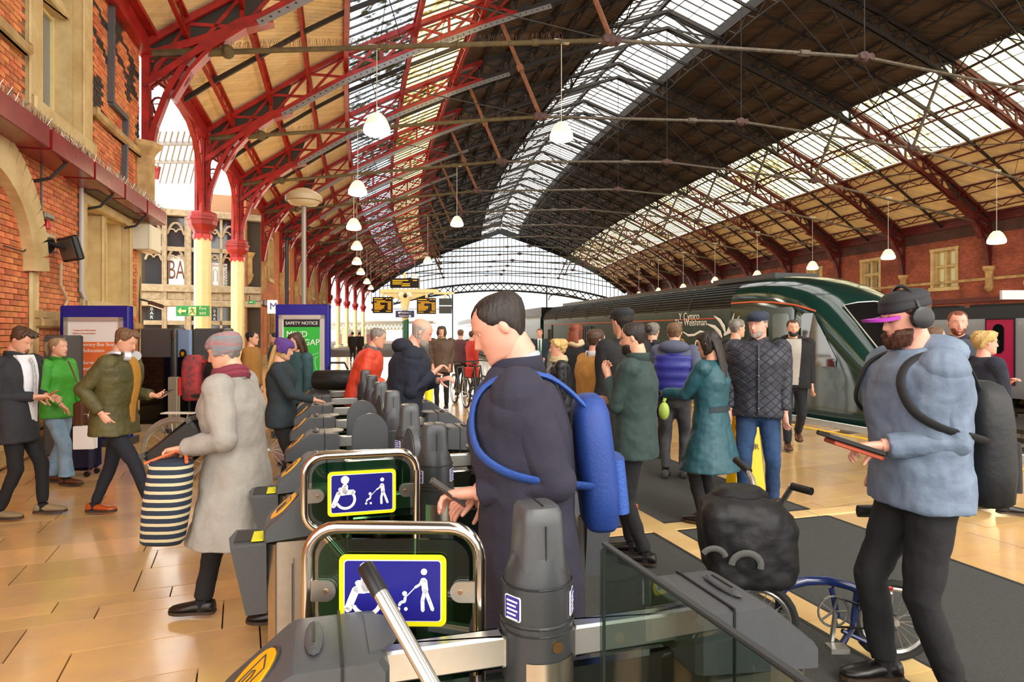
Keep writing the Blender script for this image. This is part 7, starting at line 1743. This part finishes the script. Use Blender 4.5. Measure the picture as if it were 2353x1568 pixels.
# bicycle at the left, behind the walkers
lb_ = thing('road_bicycle', 'silver road bicycle with a rear rack, half hidden by the grey coat', 'bicycle', (PX(430, 7.2).x, 7.2, 0))
c1 = V((PX(402, 7.2).x, 7.2, .345)); c2 = c1 + V((1.0, .12, 0)); ax = V((-.12, 1, 0)); 
for c in (c1, c2): wheel(lb_, c, .335, ax, .016, M('tyre_tan', '8a8272', .7), 28)
fr_m = M('bike_silver', 'b9b6b0', .3, .6); bb = c1 + V((.43, .05, -.06)); st_ = bb + V((-.15, -.02, .52)); hdn = c2 + V((-.16, 0, .52))
q = MB()
for a, b in ((c1, bb), (c1, st_), (bb, st_), (st_, hdn), (bb, hdn), (hdn, c2)): q.tube([a, b], .015, 8)
q.build('frame', fr_m, lb_, True)
q = MB(); q.box(c1 + V((.05, 0, .42)), (.36, .12, .012)); q.tube([c1, c1 + V((-.05, 0, .42))], .005, 5); q.tube([c1, c1 + V((.15, 0, .42))], .005, 5); q.build('rear_rack', M('rack_white', 'e2dccb', .4), lb_)
q = MB(); q.tube([c1 + V((.36 * math.cos(a), 0, .36 * math.sin(a))) for a in [R_(60 + 110 * k / 10) for k in range(11)]], .02, 6, ry=.006); q.build('mudguard', fr_m, lb_, True)
q = MB(); q.tube([bb + V((.08 * math.cos(a), -.04, .08 * math.sin(a))) for a in [2 * math.pi * k / 16 for k in range(16)]], .008, 6, close=True); q.tube([c1 + V((.04 * math.cos(a), -.04, .04 * math.sin(a))) for a in [2 * math.pi * k / 12 for k in range(12)]], .012, 6, close=True); q.build('gears', wh_m, lb_)
q = MB(); q.ell(st_ + V((0, 0, .14)), (.13, .06, .03), 10, 6); q.tube([st_, st_ + V((0, 0, .13))], .013, 6); q.build('saddle', black_m, lb_, True)
# parked bicycles far off
for px, Y, lab in ((1044, 15.2, 'left of the dark bicycles parked beyond the man in brown'), (1082, 15.6, 'right of the dark bicycles, with a red pannier')):
    e = thing('parked_bicycle', lab, 'bicycle', PX(px, Y)); a = PX(px, Y) + V((0, 0, .35)); b = a + V((.34, -.95, 0)); ax = (b - a).cross(V((0, 0, 1))); m1 = (a + b) / 2 + V((0, 0, -.05)); s_ = a.lerp(b, .3) + V((0, 0, .5)); h_ = a.lerp(b, .78) + V((0, 0, .55))
    for c in (a, b): wheel(e, c, .33, ax, .02, tyre, 14)
    q = MB()
    for u_, v_ in ((a, m1), (a, s_), (m1, s_), (s_, h_), (m1, h_), (h_, b)): q.tube([u_, v_], .02, 6)
    q.build('frame', trblack, e); q = MB(); q.tube([h_ + V((-.25, -.05, .1)), h_ + V((0, 0, .12)), h_ + V((.25, .05, .1))], .014, 6); q.build('handlebar', trblack, e)
    q = MB(); q.ell(s_ + V((0, 0, .08)), (.08, .12, .03), 8, 6); q.build('saddle', black_m, e)
    if px > 1060: q = MB(); q.box(a + V((.0, 0, .35)), (.36, .3, .26), 0, .03); q.build('pannier', M('pannier_red', 'c8281c', .5), e)
# suitcase and paper bag of the woman in green
e = thing('suitcase', 'dark navy wheeled suitcase behind the woman in green', 'suitcase', PX(182, 7.55)); c = PX(182, 7.55)
q = MB(); q.box(c + gz * .37, (.40, .26, .60), R_(8), .04); q.build('shell', cloth('suitcase_navy', '1d1a38', .5, bump=.1), e)
for a, b in ((-.15, -.09), (.15, -.09), (-.15, .09), (.15, .09)): q = MB(); q.tube([c + V((a, b - .015, .035)), c + V((a, b + .015, .035))], .033, 10); q.build('caster', black_m, e)
q = MB(); q.tube([c + V((-.10, .1, .66)), c + V((-.10, .1, .92)), c + V((.10, .1, .92)), c + V((.10, .1, .66))], .01, 6); q.build('pull_handle', steel, e, True)
e = thing('paper_bag', 'white paper carrier bag held beside the navy suitcase', 'bag', PX(196, 6.8)); c = PX(196, 6.8); q = MB(); q.box(c + gz * .56, (.20, .09, .24), R_(6), .004); q.build('bag_body', white_m, e); q = MB(); q.tube([c + V((-.04, 0, .68)), c + V((-.03, 0, .80)), c + V((.03, 0, .80)), c + V((.04, 0, .68))], .005, 5); q.build('handle', white_m, e)
e = thing('shoulder_bag', 'brown shoulder bag at the side of the woman in green', 'bag', PX(186, 7.0)); c = PX(186, 6.85); q = MB(); q.box(c + gz * .80, (.10, .16, .26), R_(10), .02); q.build('bag_body', leather_b, e); q = MB(); q.tube([c + V((0, .06, .92)), c + V((-.1, .05, 1.2)), c + V((-.2, .1, 1.35))], .008, 5); q.build('strap', leather_b, e)
# holdall and bag of the man in orange, yellow sign boards on the platform
e = thing('holdall', 'black holdall resting on the barriers by the man in orange', 'bag', PX(800, 8.0)); q = MB(); c = PX(776, 7.6) + gz * 1.10; q.rings([[c + V((dx, w_ * math.cos(a), w_ * .8 * math.sin(a))) for a in [2 * math.pi * k / 14 for k in range(14)]] for dx, w_ in ((-.28, .10), (-.26, .14), (0, .15), (.26, .14), (.28, .10))]); q.build('bag_body', bk, e, True, ang=60); q = MB(); q.tube([c + V((-.12, 0, .12)), c + V((-.08, 0, .2)), c + V((.08, 0, .2)), c + V((.12, 0, .12))], .012, 6); q.build('handle', bk, e, True)
e = thing('wet_floor_sign', 'yellow folding floor sign behind the teal raincoat', 'sign', PX(1712, 6.9)); q = MB(); c = PX(1712, 6.9)
for d in (-1, 1): q.prism([(-.15, 0), (.15, 0), (.11, .95), (-.11, .95)], c + V((0, d * .16, 0)), (1, 0, 0), V((0, -d * .16, .98)).normalized(), (0, .01 * d, 0))
q.build('panel', M('floor_sign_yellow', 'f2c400', .4), e)
text('lettering', 'WET\nFLOOR', c + V((-.02, -.105, .5)), (1, 0, 0), (0, .16, .98), .08, black_m, e)
e = thing('yellow_bollard', 'bright yellow bollard just left of the man in the brown coat', 'bollard', PX(985, 12.5)); q = MB(); q.lathe([(.11, 0), (.11, .05), (.08, .08), (.08, .85), (.05, .9)], PX(985, 12.5), 14); q.build('shaft', yel2, e, True, ang=40)
